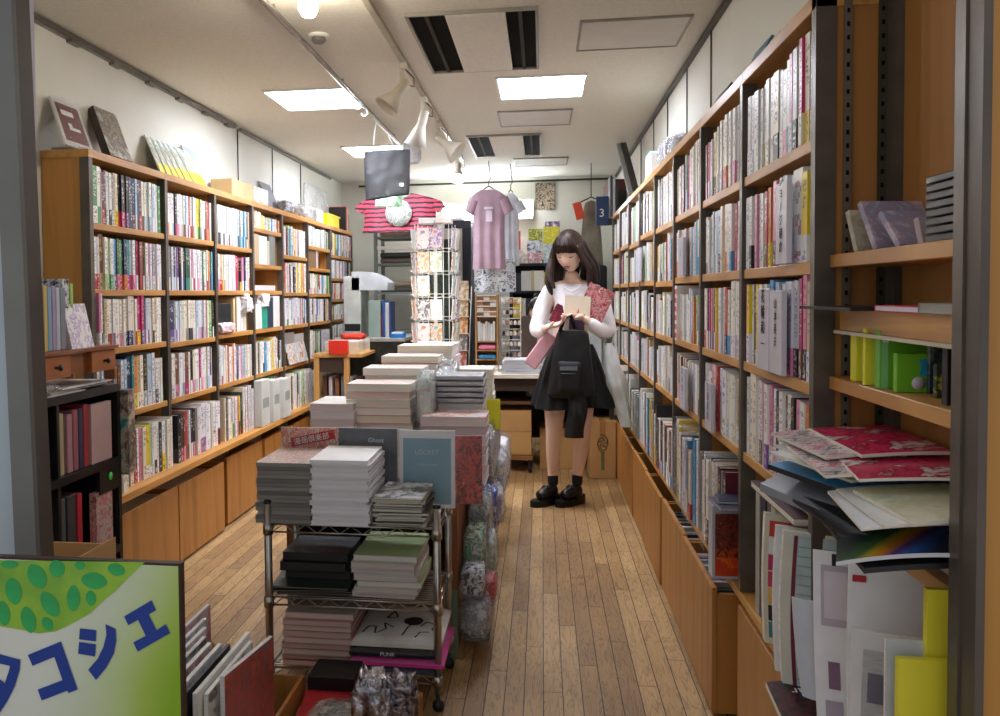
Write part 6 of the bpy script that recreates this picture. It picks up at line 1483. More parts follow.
for k, (c_, w_) in enumerate((('5a3a34', .03), ('c8c0c8', .025), ('8a5a3c', .03), ('7a8a9a', .02), ('e0dce4', .03), ('4a3030', .03))):
    solo('book', G().box((-1.62 + .047 * k, 5.68, 0.481), (-1.62 + .047 * k + w_, 5.9, 0.481 + .21 - .01 * (k % 3))), cov(c_), f'{["brown", "lilac", "tan", "slate", "white", "maroon"][k]} book standing on the lower shelf of the side table', 'book')

for o in set(bpy.data.objects) - _before:
    if o.parent is None: o.location += Vector((-0.02, 0.55, 0))

# ---------------------------------------------------------------- things on top of the left bookcases
ZL = 1.891
def leaner(name, side, y0, y1, h, th, face, label, cat, z=None, xf=None, xw=None, shift=0.0, back=None, extra=None, film=False, group=None):
    """a board leaning back against the wall, its face towards the aisle; y0..y1 = foot"""
    s = 1 if side == 'left' else -1
    z = ZL if z is None else z
    xf = xf if xf is not None else (-1.84 if s > 0 else 0.62); xw = xw if xw is not None else ((XL + .012) if s > 0 else (XR - .012))
    dx = abs(xf - xw); dz = math.sqrt(max(h * h - dx * dx, .0001))
    up = Vector((-s * dx, shift, dz)).normalized(); al = Vector((0, 1, 0)) if s > 0 else Vector((0, -1, 0))
    nrm = al.cross(up).normalized()
    M = Matrix.Translation((xf, (y0 + y1) / 2, z + th * dx / h)) @ Matrix((al, up, nrm)).transposed().to_4x4()
    w_ = y1 - y0
    g = G().box((-w_ / 2, 0, -th), (w_ / 2, h, 0), M=M); o = solo(name, g, back or face, label, cat, group)
    inv = Matrix.Translation(-Vector(o.location)) @ M
    g = G().box((-w_ / 2 + .001, .001, 0), (w_ / 2 - .001, h - .001, .0008), M=inv); p = g.build('cover_print', face, o); p.location = (0, 0, 0)
    if extra: extra(o, inv)
    if film:
        g = G(); g.grid(lambda u, v: inv @ Vector(((u - .5) * (w_ + .01), v * (h + .012), .004 + .002 * math.sin(u * 8 + v * 5))), 6, 6); p = g.build('clear_sleeve', FILM, o); p.location = (0, 0, 0)
    return o
def framed(o, inv):
    g = G(); m_ = mat('brown_print', '7c4a42', .5, var=.15)
    g.box((-.085, .03, .001), (.085, .255, .0018), M=inv); p = g.build('picture', m_, o); p.location = (0, 0, 0)
    g = G().box((-.06, .185, .0018), (.03, .215, .0026), M=inv).box((-.03, .10, .0018), (.05, .118, .0026), M=inv).box((-.03, .118, .0018), (-.005, .14, .0026), M=inv); p = g.build('title_and_motif', MATS['paper_white'], o); p.location = (0, 0, 0)
    g = G(); g.lathe([(0, .0022), (.035, .0022), (.035, .0024), (0, .0028)], 20, M=inv @ Matrix.Translation((.02, .085, -.001))); p = g.build('dark_motif', INK, o); p.location = (0, 0, 0)
leaner('picture', 'left', 3.09, 3.30, 0.285, .008, mat('frame_white', 'dcdad6', .4), 'brown picture in a white margin leaning at the near end of the left bookcase top', 'picture', extra=framed, shift=.13, xf=-1.83, film=True)
solo('flat_record', G().box((-1.95, 3.19, ZL + .0005), (-1.83, 3.30, ZL + .012)), cov('8f8a86'), 'grey flat package lying at the near end of the left bookcase top', 'package')
leaner('picture_board', 'left', 3.44, 3.64, 0.30, .035, art_mat('old_photo', ['6a5a4e', '8c7a6a', '9a9288', '5a4c44', 'a8a49c', 'c8ccca'], 7), 'dark-edged brown and grey picture leaning second from the near end of the left bookcase top', 'picture', back=cov('3a302c'), shift=.12, xf=-1.83)
for k in range(6):
    def yel(o, inv):
        g = G().box((-.085, .004, .001), (.085, .085, .0018), M=inv); p = g.build('yellow_band', mat('band_yellow', 'f2da1e', .45, var=.02), o); p.location = (0, 0, 0)
        g = G().box((-.085, .085, .001), (.085, .25, .0018), M=inv); p = g.build('photo_print', art_mat('girl_photo', ['e4e8e6', 'dfe4e4', 'c8b8a8', '8fa890', 'e8ecec', 'd4dcda'], 7), o); p.location = (0, 0, 0)
    leaner('magazine', 'left', 4.00 + .052 * k + (.03 if k == 5 else 0), 4.18 + .052 * k + (.03 if k == 5 else 0), .258, .004, MATS['cover_f1f1ee'], f"magazine with yellow lower band on the left bookcase top, {['first', 'second', 'third', 'fourth', 'fifth', 'front'][k]} of the leaning row", 'magazine', extra=yel, shift=.06, xf=-1.855 + .009 * k, xw=XL + .012 + .005 * k + 0.001, group='yellow-banded magazines on the left bookcase top')
leaner('booklet', 'left', 4.40, 4.60, .285, .006, mat('grey_blue_print', 'b4bec0', .4, var=.1), 'pale grey-blue booklet leaning behind the yellow-banded magazines', 'booklet', shift=.10, xf=-1.86)
KR = mat('kraft_paper', 'cdb487', .8, var=.08, scale=9)
solo('paper_package', G().box((-1.97, 4.90, ZL + .001), (-1.83, 5.28, ZL + .115)), KR, 'kraft paper package on the left bookcase top', 'package', mods=bevel(.008, 3))
solo('bagged_card_set', G().box((-1.96, 5.30, ZL + .001), (-1.822, 5.55, ZL + .115)), art_mat('white_pink_print', ['f0eae8', 'e0cfc8', 'f4f2f0', 'c8b4ac'], 14), 'white printed card set in front of the kraft package, left bookcase top', 'package', mods=bevel(.005))
leaner('booklet', 'left', 5.56, 5.72, .2, .01, art_mat('blue_green_print', ['c8dce0', 'e4ece8', '9ab8c0', 'f0f2f0'], 12), 'pale blue booklet leaning on the left bookcase top beside the card set', 'booklet', xf=-1.86, shift=.05)
crumple('black_toy', (-1.87, 6.08, ZL + .05), (.10, .22, .10), BLACKP, 'shiny black bagged toy with grey backing on the left bookcase top', 'toy', seed=80)
leaner('backing_card', 'left', 5.86, 6.10, .235, .006, mat('grey_card', '7e8288', .6), 'grey backing card leaning behind the shiny black toy', 'card', xf=-1.90, shift=-.05)
crumple('bagged_goods', (-1.87, 6.62, ZL + .062), (.11, .34, .12), FLOW('brown_white', ['8a6a58', 'e8e4e0', 'f4f4f4', '5a463c', 'eceae8']), 'brown and white goods in a clear bag on the left bookcase top', 'bag', seed=81)
solo('paper_package', G().box((-1.96, 6.84, ZL + .001), (-1.82, 7.0, ZL + .12)), cov('efe9dc'), 'cream box beside the brown bagged goods on the left bookcase top', 'package', mods=bevel(.004))
e = empty('yellow_basket', (-1.87, 7.2, ZL), 'bright yellow plastic basket on the left bookcase top', 'basket')
g = G(); YL = mat('yellow_plastic', 'f2e21c', .4, var=.03)
g.box((-1.95, 7.05, ZL + .001), (-1.80, 7.48, ZL + .006)).box((-1.95, 7.05, ZL + .006), (-1.945, 7.48, ZL + .10)).box((-1.805, 7.05, ZL + .006), (-1.80, 7.48, ZL + .10)).box((-1.945, 7.05, ZL + .006), (-1.805, 7.055, ZL + .10)).box((-1.945, 7.475, ZL + .006), (-1.805, 7.48, ZL + .10)); part('basket_body', g, YL, e)
g = G().box((-1.96, 7.04, ZL + .095), (-1.79, 7.49, ZL + .105)); part('rim', G().box((-1.799, 7.04, ZL + .092), (-1.79, 7.49, ZL + .105)).box((-1.96, 7.04, ZL + .092), (-1.951, 7.49, ZL + .105)).box((-1.951, 7.04, ZL + .092), (-1.799, 7.049, ZL + .105)).box((-1.951, 7.481, ZL + .092), (-1.799, 7.49, ZL + .105)), YL, e)
leaner('poster_bag', 'left', 6.95, 7.72, .36, .01, art_mat('white_poster', ['f2f2f0', 'e8e8e6', 'f6f6f4', 'd0ccc8', 'f4f4f2'], 6), 'large white bagged poster leaning behind the yellow basket', 'poster', film=True, xf=-1.955, shift=.05)
for k, (c_, h_) in enumerate((('2a2628', .22), ('c83a34', .23), ('d8504a', .22), ('e8e0d0', .21), ('5a6a58', .20), ('c8b890', .19), ('1c1a1c', .17))):
    solo('book', G().box((-1.96, 7.74 + .022 * k, ZL + .0005), (-1.80, 7.74 + .022 * k + .02, ZL + h_)), cov(c_), f"{['black', 'red', 'salmon', 'cream', 'grey-green', 'tan', 'dull black'][k]} book standing at the far end of the left bookcase top", 'book')

# ---------------------------------------------------------------- hand-dressed shelves on the left
def few(items, x, y0, z, cat='book', where='', nm=None, step=.002):
    y = y0
    for k, (c_, w_, h_, d_, lb) in enumerate(items):
        solo(nm or cat.replace(' ', '_'), G().box((x - d_, y, z + .0005), (x, y + w_, z + h_)), c_ if not isinstance(c_, str) else cov(c_), f'{lb}, {where}', cat, mods=bevel(.0015, 1)); y += w_ + step
few([('1f2226', .22, .17, .02, 'black tablet-like frame')], -1.80, 4.54, 1.085, 'picture', 'on the third shelf of the third left bay')
crumple('tissue_pack', (-1.79, 4.63, 1.118), (.06, .24, .06), FLOW('pink_white', ['f2e8ec', 'e8b8c8', 'faf4f6']), 'pink and white packet on the shelf before the black frame', 'packet', film=None, seed=90, amp=.25)
few([('e8d8a0', .03, .2, .14, 'cream paperback'), ('8a5a40', .02, .2, .14, 'brown paperback'), ('f0eee8', .06, .21, .14, 'pair of white booklets'), ('e8eaf0', .05, .2, .14, 'white striped booklet'), ('dfe4dc', .05, .19, .14, 'pale booklet')], -1.80, 4.80, 1.085, 'booklet', 'third shelf, third left bay')
crumple('paper_flower', (-1.78, 4.97, 1.25), (.05, .10, .10), cov('f6f6f8'), 'white crumpled paper on the booklets of the third left bay', 'paper', film=None, seed=91, amp=.4)
few([('cbb690', .10, .19, .14, 'beige box'), ('f0ede8', .16, .185, .15, 'white face-out booklet'), ('d8ccb8', .05, .16, .14, 'tan booklet'), ('8a948c', .12, .21, .12, 'grey-green folder')], -1.795, 5.16, 1.501, 'booklet', 'on the second shelf of the fourth left bay')
few([('f0e4e8', .42, .035, .14, 'low pink and white packet row'), ], -1.80, 5.18, 1.331, 'packet', 'on the third shelf of the fourth left bay')
few([('e9ecea', .12, .16, .08, 'white packet'), ('2fae96', .11, .14, .03, 'emerald green card'), ('2c3c50', .12, .20, .05, 'navy and white printed box'), ('eef0f0', .14, .21, .09, 'white shop bag')], -1.785, 5.15, 1.086, 'package', 'fourth shelf, fourth left bay')
crumple('paper_flower', (-1.80, 5.33, 1.27), (.06, .14, .08), cov('f8f8fa'), 'white crumpled paper on the packets of the fourth left bay', 'paper', film=None, seed=92, amp=.4)
few([('8f8c88', .25, .23, .03, 'grey photo print'), ('b8b4b0', .25, .21, .02, 'pale photo print')], -1.80, 5.78, .801, 'print', 'fourth shelf of the fifth left bay')
leaner('poster_card', 'left', 5.80, 6.28, .15, .004, art_mat('beach_card', ['c8dce8', 'e8c8b0', '8ab0c8', 'f0e0d0', 'b06a50'], 8), 'pale blue postcard sheet propped on the fourth shelf of the fifth left bay', 'card', z=.805, xf=-1.765, xw=-1.80)
few([('8a6a4a', .26, .15, .02, 'brown panel'), ('d8d8d8', .03, .15, .12, 'pale booklet'), ('b0aca8', .03, .15, .12, 'grey booklet')], -1.80, 6.42, 1.516, 'booklet', 'second shelf, sixth left bay')
# clear-wrapped white sets standing forward on the left ledge
for k, (y, w_, h_) in enumerate(((5.02, .16, .29), (5.22, .14, .27), (5.42, .14, .26))):
    e = empty('wrapped_set', (-1.72, y + w_ / 2, .485), f"white book set in clear wrap standing forward on the left ledge, {['nearest', 'middle', 'far'][k]} of three", 'book set')
    part('slipcase', G().box((-1.76, y, .486), (-1.71 + .01 * k, y + w_, .485 + h_)), mat('wrapped_white', 'd5dad8', .35, var=.08), e, mods=bevel(.004)); part('grey_label', G().box((-1.7099 + .01 * k, y + .02, .60), (-1.709 + .01 * k, y + w_ - .02, .66)), cov('9aa3a0'), e)

# ---------------------------------------------------------------- author dividers among the right-hand books
DV = mat('divider_lilac', 'd3cfda', .35, var=.03)
def divider(y0, y1, z, h, text, label, size=.03, x=0.535, faint=False):
    g = G().box((x, y0, z + .0005), (x + .012, y1, z + h)); o = solo('author_divider', g, DV, label, 'divider', mods=bevel(.0015, 1))
    M = plane_M(Vector((x - .0008, (y0 + y1) / 2, z + h * .62)) - Vector(o.location), (0, -1, 0), (0, 0, 1))
    g = G()
    for bx in (-.0007, 0, .0007): letter(g, text, M @ Matrix.Translation((bx, 0, 0)), size, vertical=True)
    p = g.build('lettering', mat('faint_ink', '8a8692', .6) if faint else INK, o); p.location = (0, 0, 0)
divider(1.985, 2.075, 1.36, .185, 'ジョージ朝倉', 'lilac-white author divider reading ジョージ朝倉, second shelf of the second right bay', .0275)
divider(2.13, 2.24, 1.106, .20, '花輪和一', 'wide lilac-white author divider reading 花輪和一, third shelf of the second right bay', .036)
divider(2.02, 2.125, 1.106, .195, '山本英夫', 'lilac-white author divider with faint grey lettering beside the 花輪和一 one', .027, faint=True)
divider(2.80, 2.905, .85, .155, '古屋兎丸', 'white author divider reading 古屋兎丸, fourth shelf of the third right bay', .029, x=.53)
divider(3.30, 3.42, .85, .16, '鈴木翁二', 'white author divider reading 鈴木翁二, fourth shelf of the fourth right bay', .03, x=.53)
divider(3.38, 3.50, 1.36, .15, '大友', 'white divider with tiny lettering on the second shelf of the fourth right bay', .014, x=.535)
divider(4.80, 4.95, 1.36, .185, '特集', 'plain white card with two small characters, second shelf of the sixth right bay', .015, x=.53)
# red and white striped spine
e = solo('book', G().box((.545, 3.60, 1.101), (.67, 3.65, 1.325)), MATS['paper_white'], 'book with red and white blocks down its spine, third shelf, fourth right bay', 'book')
g = G()
for k in range(6): g.box((-.0635, -.022, .01 + .036 * k), (-.0625, .018, .03 + .036 * k))
p = g.build('red_blocks', mat('block_red', 'd9283c', .4), e); p.location = (0, 0, 0)

# ---------------------------------------------------------------- top of the right bookcases
ZR = 1.905
def rt(y0, y1, h, c_, label, cat='record', th=.008, xf=.60, xw=None, shift=-.06, m=None): leaner(cat.replace(' ', '_'), 'right', y0, y1, h, th, m or cov(c_), label, cat, z=ZR, xf=xf, xw=xw, shift=shift)
rt(2.14, 2.42, .12, 'e8e8ec', 'white booklet lying back at the near end of the right bookcase top', 'booklet')
for k, (a, b, h_, c_, lb) in enumerate(((2.46, 2.60, .16, 'b8b4a8', 'pale grey'), (2.56, 2.72, .17, '7c7a76', 'grey'), (2.64, 2.80, .18, '2c2a2c', 'black'), (2.72, 2.90, .185, 'd8cc98', 'cream'), (2.82, 3.02, .20, '4a7f92', 'blue-green'), (2.92, 3.12, .165, '5a5854', 'dark grey'), (3.05, 3.22, .14, 'a8a49a', 'light grey'))):
    rt(a, b, h_, c_, f'{lb} sleeve in the leaning row on the right bookcase top, above the second bay', 'record', xf=.61 + .004 * k, shift=-.10)
for k, (a, b, h_, c_, lb) in enumerate(((3.25, 3.45, .16, '8e8c8a', 'grey'), (3.36, 3.60, .20, '3a3a3e', 'charcoal'), (3.50, 3.72, .19, '9a988e', 'pale olive'), (3.70, 3.90, .14, 'c8c4bc', 'beige'))):
    rt(a, b, h_, c_, f'{lb} sleeve leaning on the right bookcase top above the fourth bay', 'record', xf=.60 + .006 * k, shift=-.12)
crumple('round_bag', (.64, 4.10, ZR + .055), (.10, .24, .11), FLOW('lilac_grey', ['b4aec0', 'd8d8e0', '9a94a8', 'e8e8ec']), 'round lilac-grey bagged item on the right bookcase top', 'bag', seed=100)
crumple('round_bag', (.645, 4.45, ZR + .075), (.10, .34, .15), FLOW('grey_ring', ['8a8494', 'c8c4d0', '6a6474', 'e4e4ea']), 'larger grey bagged ring-shaped item on the right bookcase top', 'bag', seed=101)
solo('packet', G().box((.58, 4.78, ZR + .001), (.69, 4.98, ZR + .16)), cov('e6ebee'), 'tall white packet on the right bookcase top left of the round bags', 'packet', mods=bevel(.01, 3))
solo('packet', G().box((.60, 5.0, ZR + .001), (.69, 5.14, ZR + .20)), mat('teal_packet', '22a08c', .4), 'teal green packet at the far side of the round bags on the right bookcase top', 'packet', mods=bevel(.01, 3))
# tilted framed board near the far end, leaning sideways over the shelf top
g = G(); a_ = Vector((.57, 5.55, ZR + .002)); b_ = Vector((.50, 6.9, ZR + .37))
g.box((-.02, 0, 0), (.02, 1.0, .03), M=Matrix.Translation((.60, 5.62, ZR + .005)) @ Matrix.Rotation(.49, 4, 'X'))
o = solo('leaning_panel', g, mat('panel_black', '1e1f24', .4), 'long black-edged panel leaning up towards the ceiling above the far right shelves', 'panel')
g = G().box((-.05, .0, .004), (-.021, 1.0, .026), M=Matrix.Translation(-Vector(o.location)) @ Matrix.Translation((.60, 5.62, ZR + .005)) @ Matrix.Rotation(.49, 4, 'X')); p = g.build('silver_edge', mat('silver_strip', 'c8ccd4', .2, .8), o); p.location = (0, 0, 0)
solo('crate', G().box((.55, 7.3, ZR + .25), (.70, 7.9, ZR + .34)), mat('maroon_crate', '5a2a26', .6), 'dark maroon crate high in the back right corner', 'crate', mods=bevel(.004))
solo('box', G().box((.55, 7.3, ZR + .001), (.70, 7.9, ZR + .249)), mat('dark_box', '36332f', .6), 'dark box under the maroon crate in the back right corner', 'box', mods=bevel(.004))

# ---------------------------------------------------------------- nearest right bay
def sheet(name, x0, x1, y0, y1, z, th, m, label, cat, rz=0., droop=.0, tilt=0., edge=None, curl=0., back=None):
    """a lying paper or magazine whose aisle end droops"""
    cx, cy = (x0 + x1) / 2, (y0 + y1) / 2; lx, ly = x1 - x0, y1 - y0
    M = T((cx, cy, z), rz, rx=tilt)
    def top(u, v, o=th): return M @ Vector(((u - .5) * lx, (v - .5) * ly, o - droop * (1 - u) ** 2 + curl * math.sin(v * PI)))
    g = G(); g.grid(lambda u, v: top(u, v), 12, 8); g.grid(lambda u, v: top(1 - u, v, 0), 12, 8, mi=1)
    g.grid(lambda u, v: top(u, 0, th * v), 12, 1, mi=1, sm=False); g.grid(lambda u, v: top(1 - u, 1, th * v), 12, 1, mi=1, sm=False); g.grid(lambda u, v: top(0, 1 - u, th * v), 8, 1, mi=1, sm=False); g.grid(lambda u, v: top(1, u, th * v), 8, 1, mi=1, sm=False)
    xs = list(zip(*g.v)); c = [(min(xs[0]) + max(xs[0])) / 2, (min(xs[1]) + max(xs[1])) / 2, min(xs[2])]
    return tag(g.build(name, [m, edge or PAGE], None, origin=c), label, cat)
RAIN = bpy.data.materials.new('rainbow_gloss'); RAIN.use_nodes = True
_n = RAIN.node_tree; _b = _n.nodes['Principled BSDF']; _tc = _n.nodes.new('ShaderNodeTexCoord'); _mp = _n.nodes.new('ShaderNodeMapping'); _gr = _n.nodes.new('ShaderNodeTexGradient'); _cr = _n.nodes.new('ShaderNodeValToRGB')
_mp.inputs['Rotation'].default_value = (0, 0, .75); _mp.inputs['Scale'].default_value = (5.5, 5.5, 5.5); _mp.inputs['Location'].default_value = (.55, 0, 0)
_e = _cr.color_ramp.elements; _e[0].color = (*lin('101418'), 1); _e[1].color = (*lin('121016'), 1); _e[1].position = 1
for p_, c_ in ((.25, '10251c'), (.42, '2a5a2c'), (.5, 'a89020'), (.58, 'c87818'), (.66, '5a3a78'), (.76, '2a5fae'), (.9, '16203c')):
    x_ = _e.new(p_); x_.color = (*lin(c_), 1)
_n.links.new(_tc.outputs['Object'], _mp.inputs[0]); _n.links.new(_mp.outputs[0], _gr.inputs[0]); _n.links.new(_gr.outputs[0], _cr.inputs[0]); _n.links.new(_cr.outputs[0], _b.inputs['Base Color']); _b.inputs['Roughness'].default_value = .25
RWM = art_mat('red_white_mag', ['eceef0', 'f2f0f0', 'd8386a', 'f0f0f2', '3a3438', 'e8e4e4', 'c8204c'], 9, .3)
PKM = art_mat('magenta_mag', ['d01f55', 'c81a4c', 'e03a6a', 'a8163e', 'f0e8ec'], 7, .25)
BE = cov('26252a'); 
zz = .908
def lay(x0, x1, y0, y1, th, m, label, **k):
    global zz
    o = sheet('magazine', x0 + .012, x1, y0, y1, zz + k.get('droop', 0) * 0, th, m, label, 'magazine', **k); zz += th + .0012
    return o
lay(.455, .665, 1.36, 1.66, .006, BE, 'black glossy magazine at the bottom of the heap on the nearest right shelf', rz=.05, edge=BE)
lay(.455, .68, 1.27, 1.55, .008, art_mat('dark_glossy', ['16171c', '2a2c34', '1c1d22', '3a4048'], 6, .2), 'black glossy magazine with grey streaks, second from the bottom of the heap', rz=-.1, droop=.02, edge=BE)
lay(.47, .68, 1.40, 1.74, .012, BE, 'thick black-covered magazine under the grey one in the heap', rz=.08, droop=.015, edge=cov('3a3c40'))
lay(.44, .66, 1.25, 1.50, .006, RAIN, 'black magazine with a rainbow streak at the near front of the heap', rz=-.32, droop=.035, edge=cov('c8c8cc'))
lay(.445, .65, 1.56, 1.80, .016, cov('7d8088'), 'grey rolled magazine sticking out at the far side of the heap', rz=.25, droop=.045, edge=cov('8d9096'))
lay(.46, .67, 1.52, 1.78, .010, mat('sky_cover', '4fa6da', .3), 'sky blue magazine showing its corner in the heap', rz=.3, droop=.012, edge=BE)
lay(.455, .68, 1.28, 1.52, .004, cov('eff0f6'), 'white folded flyer in the heap, lowest of three', rz=-.12, droop=.02)
lay(.47, .68, 1.27, 1.50, .004, cov('f2f1ee'), 'white folded flyer in the heap, middle of three', rz=-.04, droop=.015)
lay(.49, .68, 1.26, 1.46, .006, art_mat('cream_map', ['e8e6c8', 'e0e2c0', 'dcd8b4', 'ecead0', 'b8c8a8'], 5), 'cream map-like flyer at the near top of the heap', rz=.05, droop=.012)
for k in range(3): lay(.455 + .008 * k, .66, 1.50 + .04 * k, 1.76 + .035 * k, .004, cov(['f2f2f4', 'ebe8ea', 'f0eef0'][k]), f"{['white', 'pinkish white', 'pale'][k]} leaflet fanned at the far top of the heap", rz=.25 - .1 * k, droop=.008)
lay(.45, .67, 1.45, 1.73, .005, RWM, 'white magazine with red and black print, lower one on top of the heap', rz=-.05, droop=.012)
lay(.49, .68, 1.38, 1.62, .005, PKM, 'magenta magazine lying on the heap, nearer one', rz=-.15, droop=.01)
lay(.46, .67, 1.56, 1.82, .005, RWM, 'white magazine with red print, upper one at the far top of the heap', rz=.10, droop=.012)
lay(.52, .68, 1.52, 1.80, .006, PKM, 'magenta magazine at the very top of the heap', rz=.0, droop=.008)
zz = 0

def stand(name, x0, x1, y, z, h, m, label, cat, bulge=.0, lean=.0, th=.003, rz=0., extra=None, edge=None, curlx=0.):
    """paper standing in the shelf with its face to the shop front; bulge bows it, lean tips it"""
    def f(u, v, o=0): 
        x = x0 + (x1 - x0) * u + lean * v; yy = y + o - bulge * math.sin(u * PI * .5) * .0 + bulge * (1 - u) ** 2 + curlx * math.sin(v * PI) + (x - x0) * math.tan(rz)
        return (x - .012 * math.sin(v * PI) * (bulge * 12), yy, z + h * v)
    g = G(); g.grid(lambda u, v: f(u, v), 16, 14); g.grid(lambda u, v: f(1 - u, v, th), 16, 14, mi=1)
    g.grid(lambda u, v: f(0, 1 - u, th * v), 14, 1, mi=1); g.grid(lambda u, v: f(u, 1, th * v), 16, 1, mi=1, sm=False); g.grid(lambda u, v: f(1, u, th * v), 14, 1, mi=1)
    xs = list(zip(*g.v)); c = [(min(xs[0]) + max(xs[0])) / 2, (min(xs[1]) + max(xs[1])) / 2, min(xs[2])]
    o = tag(g.build(name, [m, edge or PAGE], None, origin=c), label, cat)
    if extra: extra(o, f, Vector(c))
    return o
def patch(o, f, c, u0, u1, v0, v1, m, name='print_patch', off=-.0012, n=6):
    g = G(); g.grid(lambda u, v: Vector(f(u0 + (u1 - u0) * u, v0 + (v1 - v0) * v, off)) - c, n, n); p = g.build(name, m, o); p.location = (0, 0, 0); return p
solo('magazine_pile', G().box((.60, 1.27, .871), (.69, 1.82, .9055)), PAGE, 'cream-edged block of papers under the heap on the nearest right shelf', 'paper pile', mods=bevel(.003))
LEDZ = .451
GRID = mat('grid_print', 'c8d6d6', .3, var=.05)
def gridm(o, f, c):
    patch(o, f, c, .13, 1, 0, .98, mat('pale_teal_print', 'bccfd0', .3, var=.12, scale=30), 'grid_panel', n=14)
    patch(o, f, c, .09, .125, .0, .98, mat('maroon_line', '7a1c3c', .5), 'maroon_rule', -.002, 14)
    for k in range(16): patch(o, f, c, .14, 1, .04 + .058 * k, .048 + .058 * k, mat('grid_line', '93a9ad', .5), 'grid_rule', -.002, 8)
stand('magazine', .503, .70, 1.82, LEDZ, .344, cov('d9d6c8'), 'large curved magazine with maroon line and pale grid, standing in the nearest right bay', 'magazine', bulge=.05, th=.014, extra=gridm)
stand('magazine', .514, .70, 1.93, LEDZ, .328, cov('eceef0'), 'white magazine standing just behind the pale grid one', 'magazine', bulge=.04, th=.012)
def strips(o, f, c):
    for k, cc in enumerate(('3a8a90', '2a2026', 'e8b860', 'd8486a', 'c82a70', 'f0f0ee', 'c83a34')): patch(o, f, c, .1, .9, .05 + .13 * k, .17 + .13 * k, mat('strip_' + cc, cc, .4), 'colour_block')
stand('magazine', .530, .62, 2.10, LEDZ, .315, cov('d8d2bc'), 'slim magazine edge with pink, yellow and teal blocks behind the white one', 'magazine', bulge=.03, th=.02, extra=strips)
def lilac(o, f, c):
    patch(o, f, c, .12, .62, .62, .93, mat('lilac_print', 'c2b4c2', .5, var=.1), 'lilac_frame'); patch(o, f, c, .17, .57, .66, .90, cov('d8ced6'), 'frame_fill', -.002)
    patch(o, f, c, .22, .42, .30, .44, mat('mauve_motif', '8c6a84', .5), 'motif'); patch(o, f, c, .15, .45, .14, .24, mat('lilac_print2', 'b8a8b8', .5), 'motif')
    patch(o, f, c, .30, .40, .93, .99, INK, 'black_marks', -.003)
stand('flyer', .498, .59, 1.60, .47, .36, cov('eceaec'), 'white flyer with lilac printed frames standing in the nearest right bay', 'flyer', bulge=.02, th=.002, lean=-.012, extra=lilac)
def redfr(o, f, c):
    patch(o, f, c, .28, 1, .50, .55, mat('red_rule', 'c8283c', .5), 'red_rule', -.002); patch(o, f, c, .28, .32, .38, .55, MATS['red_rule'], 'red_rule', -.002)
    patch(o, f, c, .34, 1, .36, .495, art_mat('green_photo', ['8a9a6a', 'c8ccb8', '5a7a3a', 'a8a090', 'd8d8cc'], 12), 'photo_print'); patch(o, f, c, .04, .2, .88, .91, MATS['red_rule'], 'red_rule', -.002)
stand('flyer', .512, .64, 1.50, .47, .385, cov('f0f1f3'), 'large white flyer with a red rule and green photo strip', 'flyer', bulge=.015, th=.003, extra=redfr)
def greyp(o, f, c):
    patch(o, f, c, .12, .95, .08, .9, mat('grey_text_print', 'b4b2b2', .6, var=.12, scale=60, stretch=(1, 1, 6)), 'text_columns', n=10)
    patch(o, f, c, .18, .38, .62, .78, mat('slate_block', '6f6b7c', .5), 'photo_block', -.002)
stand('newspaper', .490, .61, 1.40, .46, .30, cov('d5d2d2'), 'grey printed paper with a curled corner in front of the white flyer', 'newspaper', bulge=.03, th=.003, extra=greyp)
YF = mat('yellow_folder', 'e9dc3c', .4, var=.03)
stand('folder', .500, .57, 1.28, .44, .335, YF, 'wide yellow folder standing beside the right shop front post', 'folder', th=.012, edge=YF)
stand('folder', .545, .62, 1.30, .44, .43, YF, 'taller yellow folder behind the wide one at the right shop front post', 'folder', th=.012, edge=YF)
stand('plastic_file', .494, .56, 1.31, .44, .35, mat('clear_grey_file', 'c5c8cc', .3), 'translucent grey file behind the wide yellow folder', 'file', th=.006)
stand('leaflet', .487, .52, 1.66, .53, .19, cov('c9cdd6'), 'narrow folded white leaflet with grey print left of the lilac flyer', 'leaflet', bulge=.02, th=.004, lean=-.02)
# items lying on the near ledge
e = sheet('magazine', .47, .62, 1.66, 1.88, .452, .012, art_mat('guitar_cover', ['1c1518', '241a1e', '5a1c24', '181418', '3a1a20'], 12, .3), 'dark magazine with white upside-down lettering Guitar on the near right ledge', 'magazine', tilt=.12, droop=.012)
g = G(); letter(g, 'Guitar', Matrix.Translation(Vector((.545, 1.80, .484)) - Vector(e.location)) @ Matrix.Rotation(PI, 4, 'Z') @ Matrix.Rotation(-.12, 4, 'X'), .035); p = g.build('lettering', MATS['paper_white'], e); p.location = (0, 0, 0)
e = sheet('magazine', .475, .66, 1.40, 1.66, .452, .02, cov('e9ebf2'), 'white magazine with big blue rounded lettering at the near right ledge', 'magazine', tilt=.08, droop=.005)
g = G(); letter(g, 'cyc', Matrix.Translation(Vector((.535, 1.585, .488)) - Vector(e.location)) @ Matrix.Rotation(.08, 4, 'X'), .085, sx=1.3); p = g.build('lettering', mat('cyan_blue', '1a86d0', .4), e); p.location = (0, 0, 0)
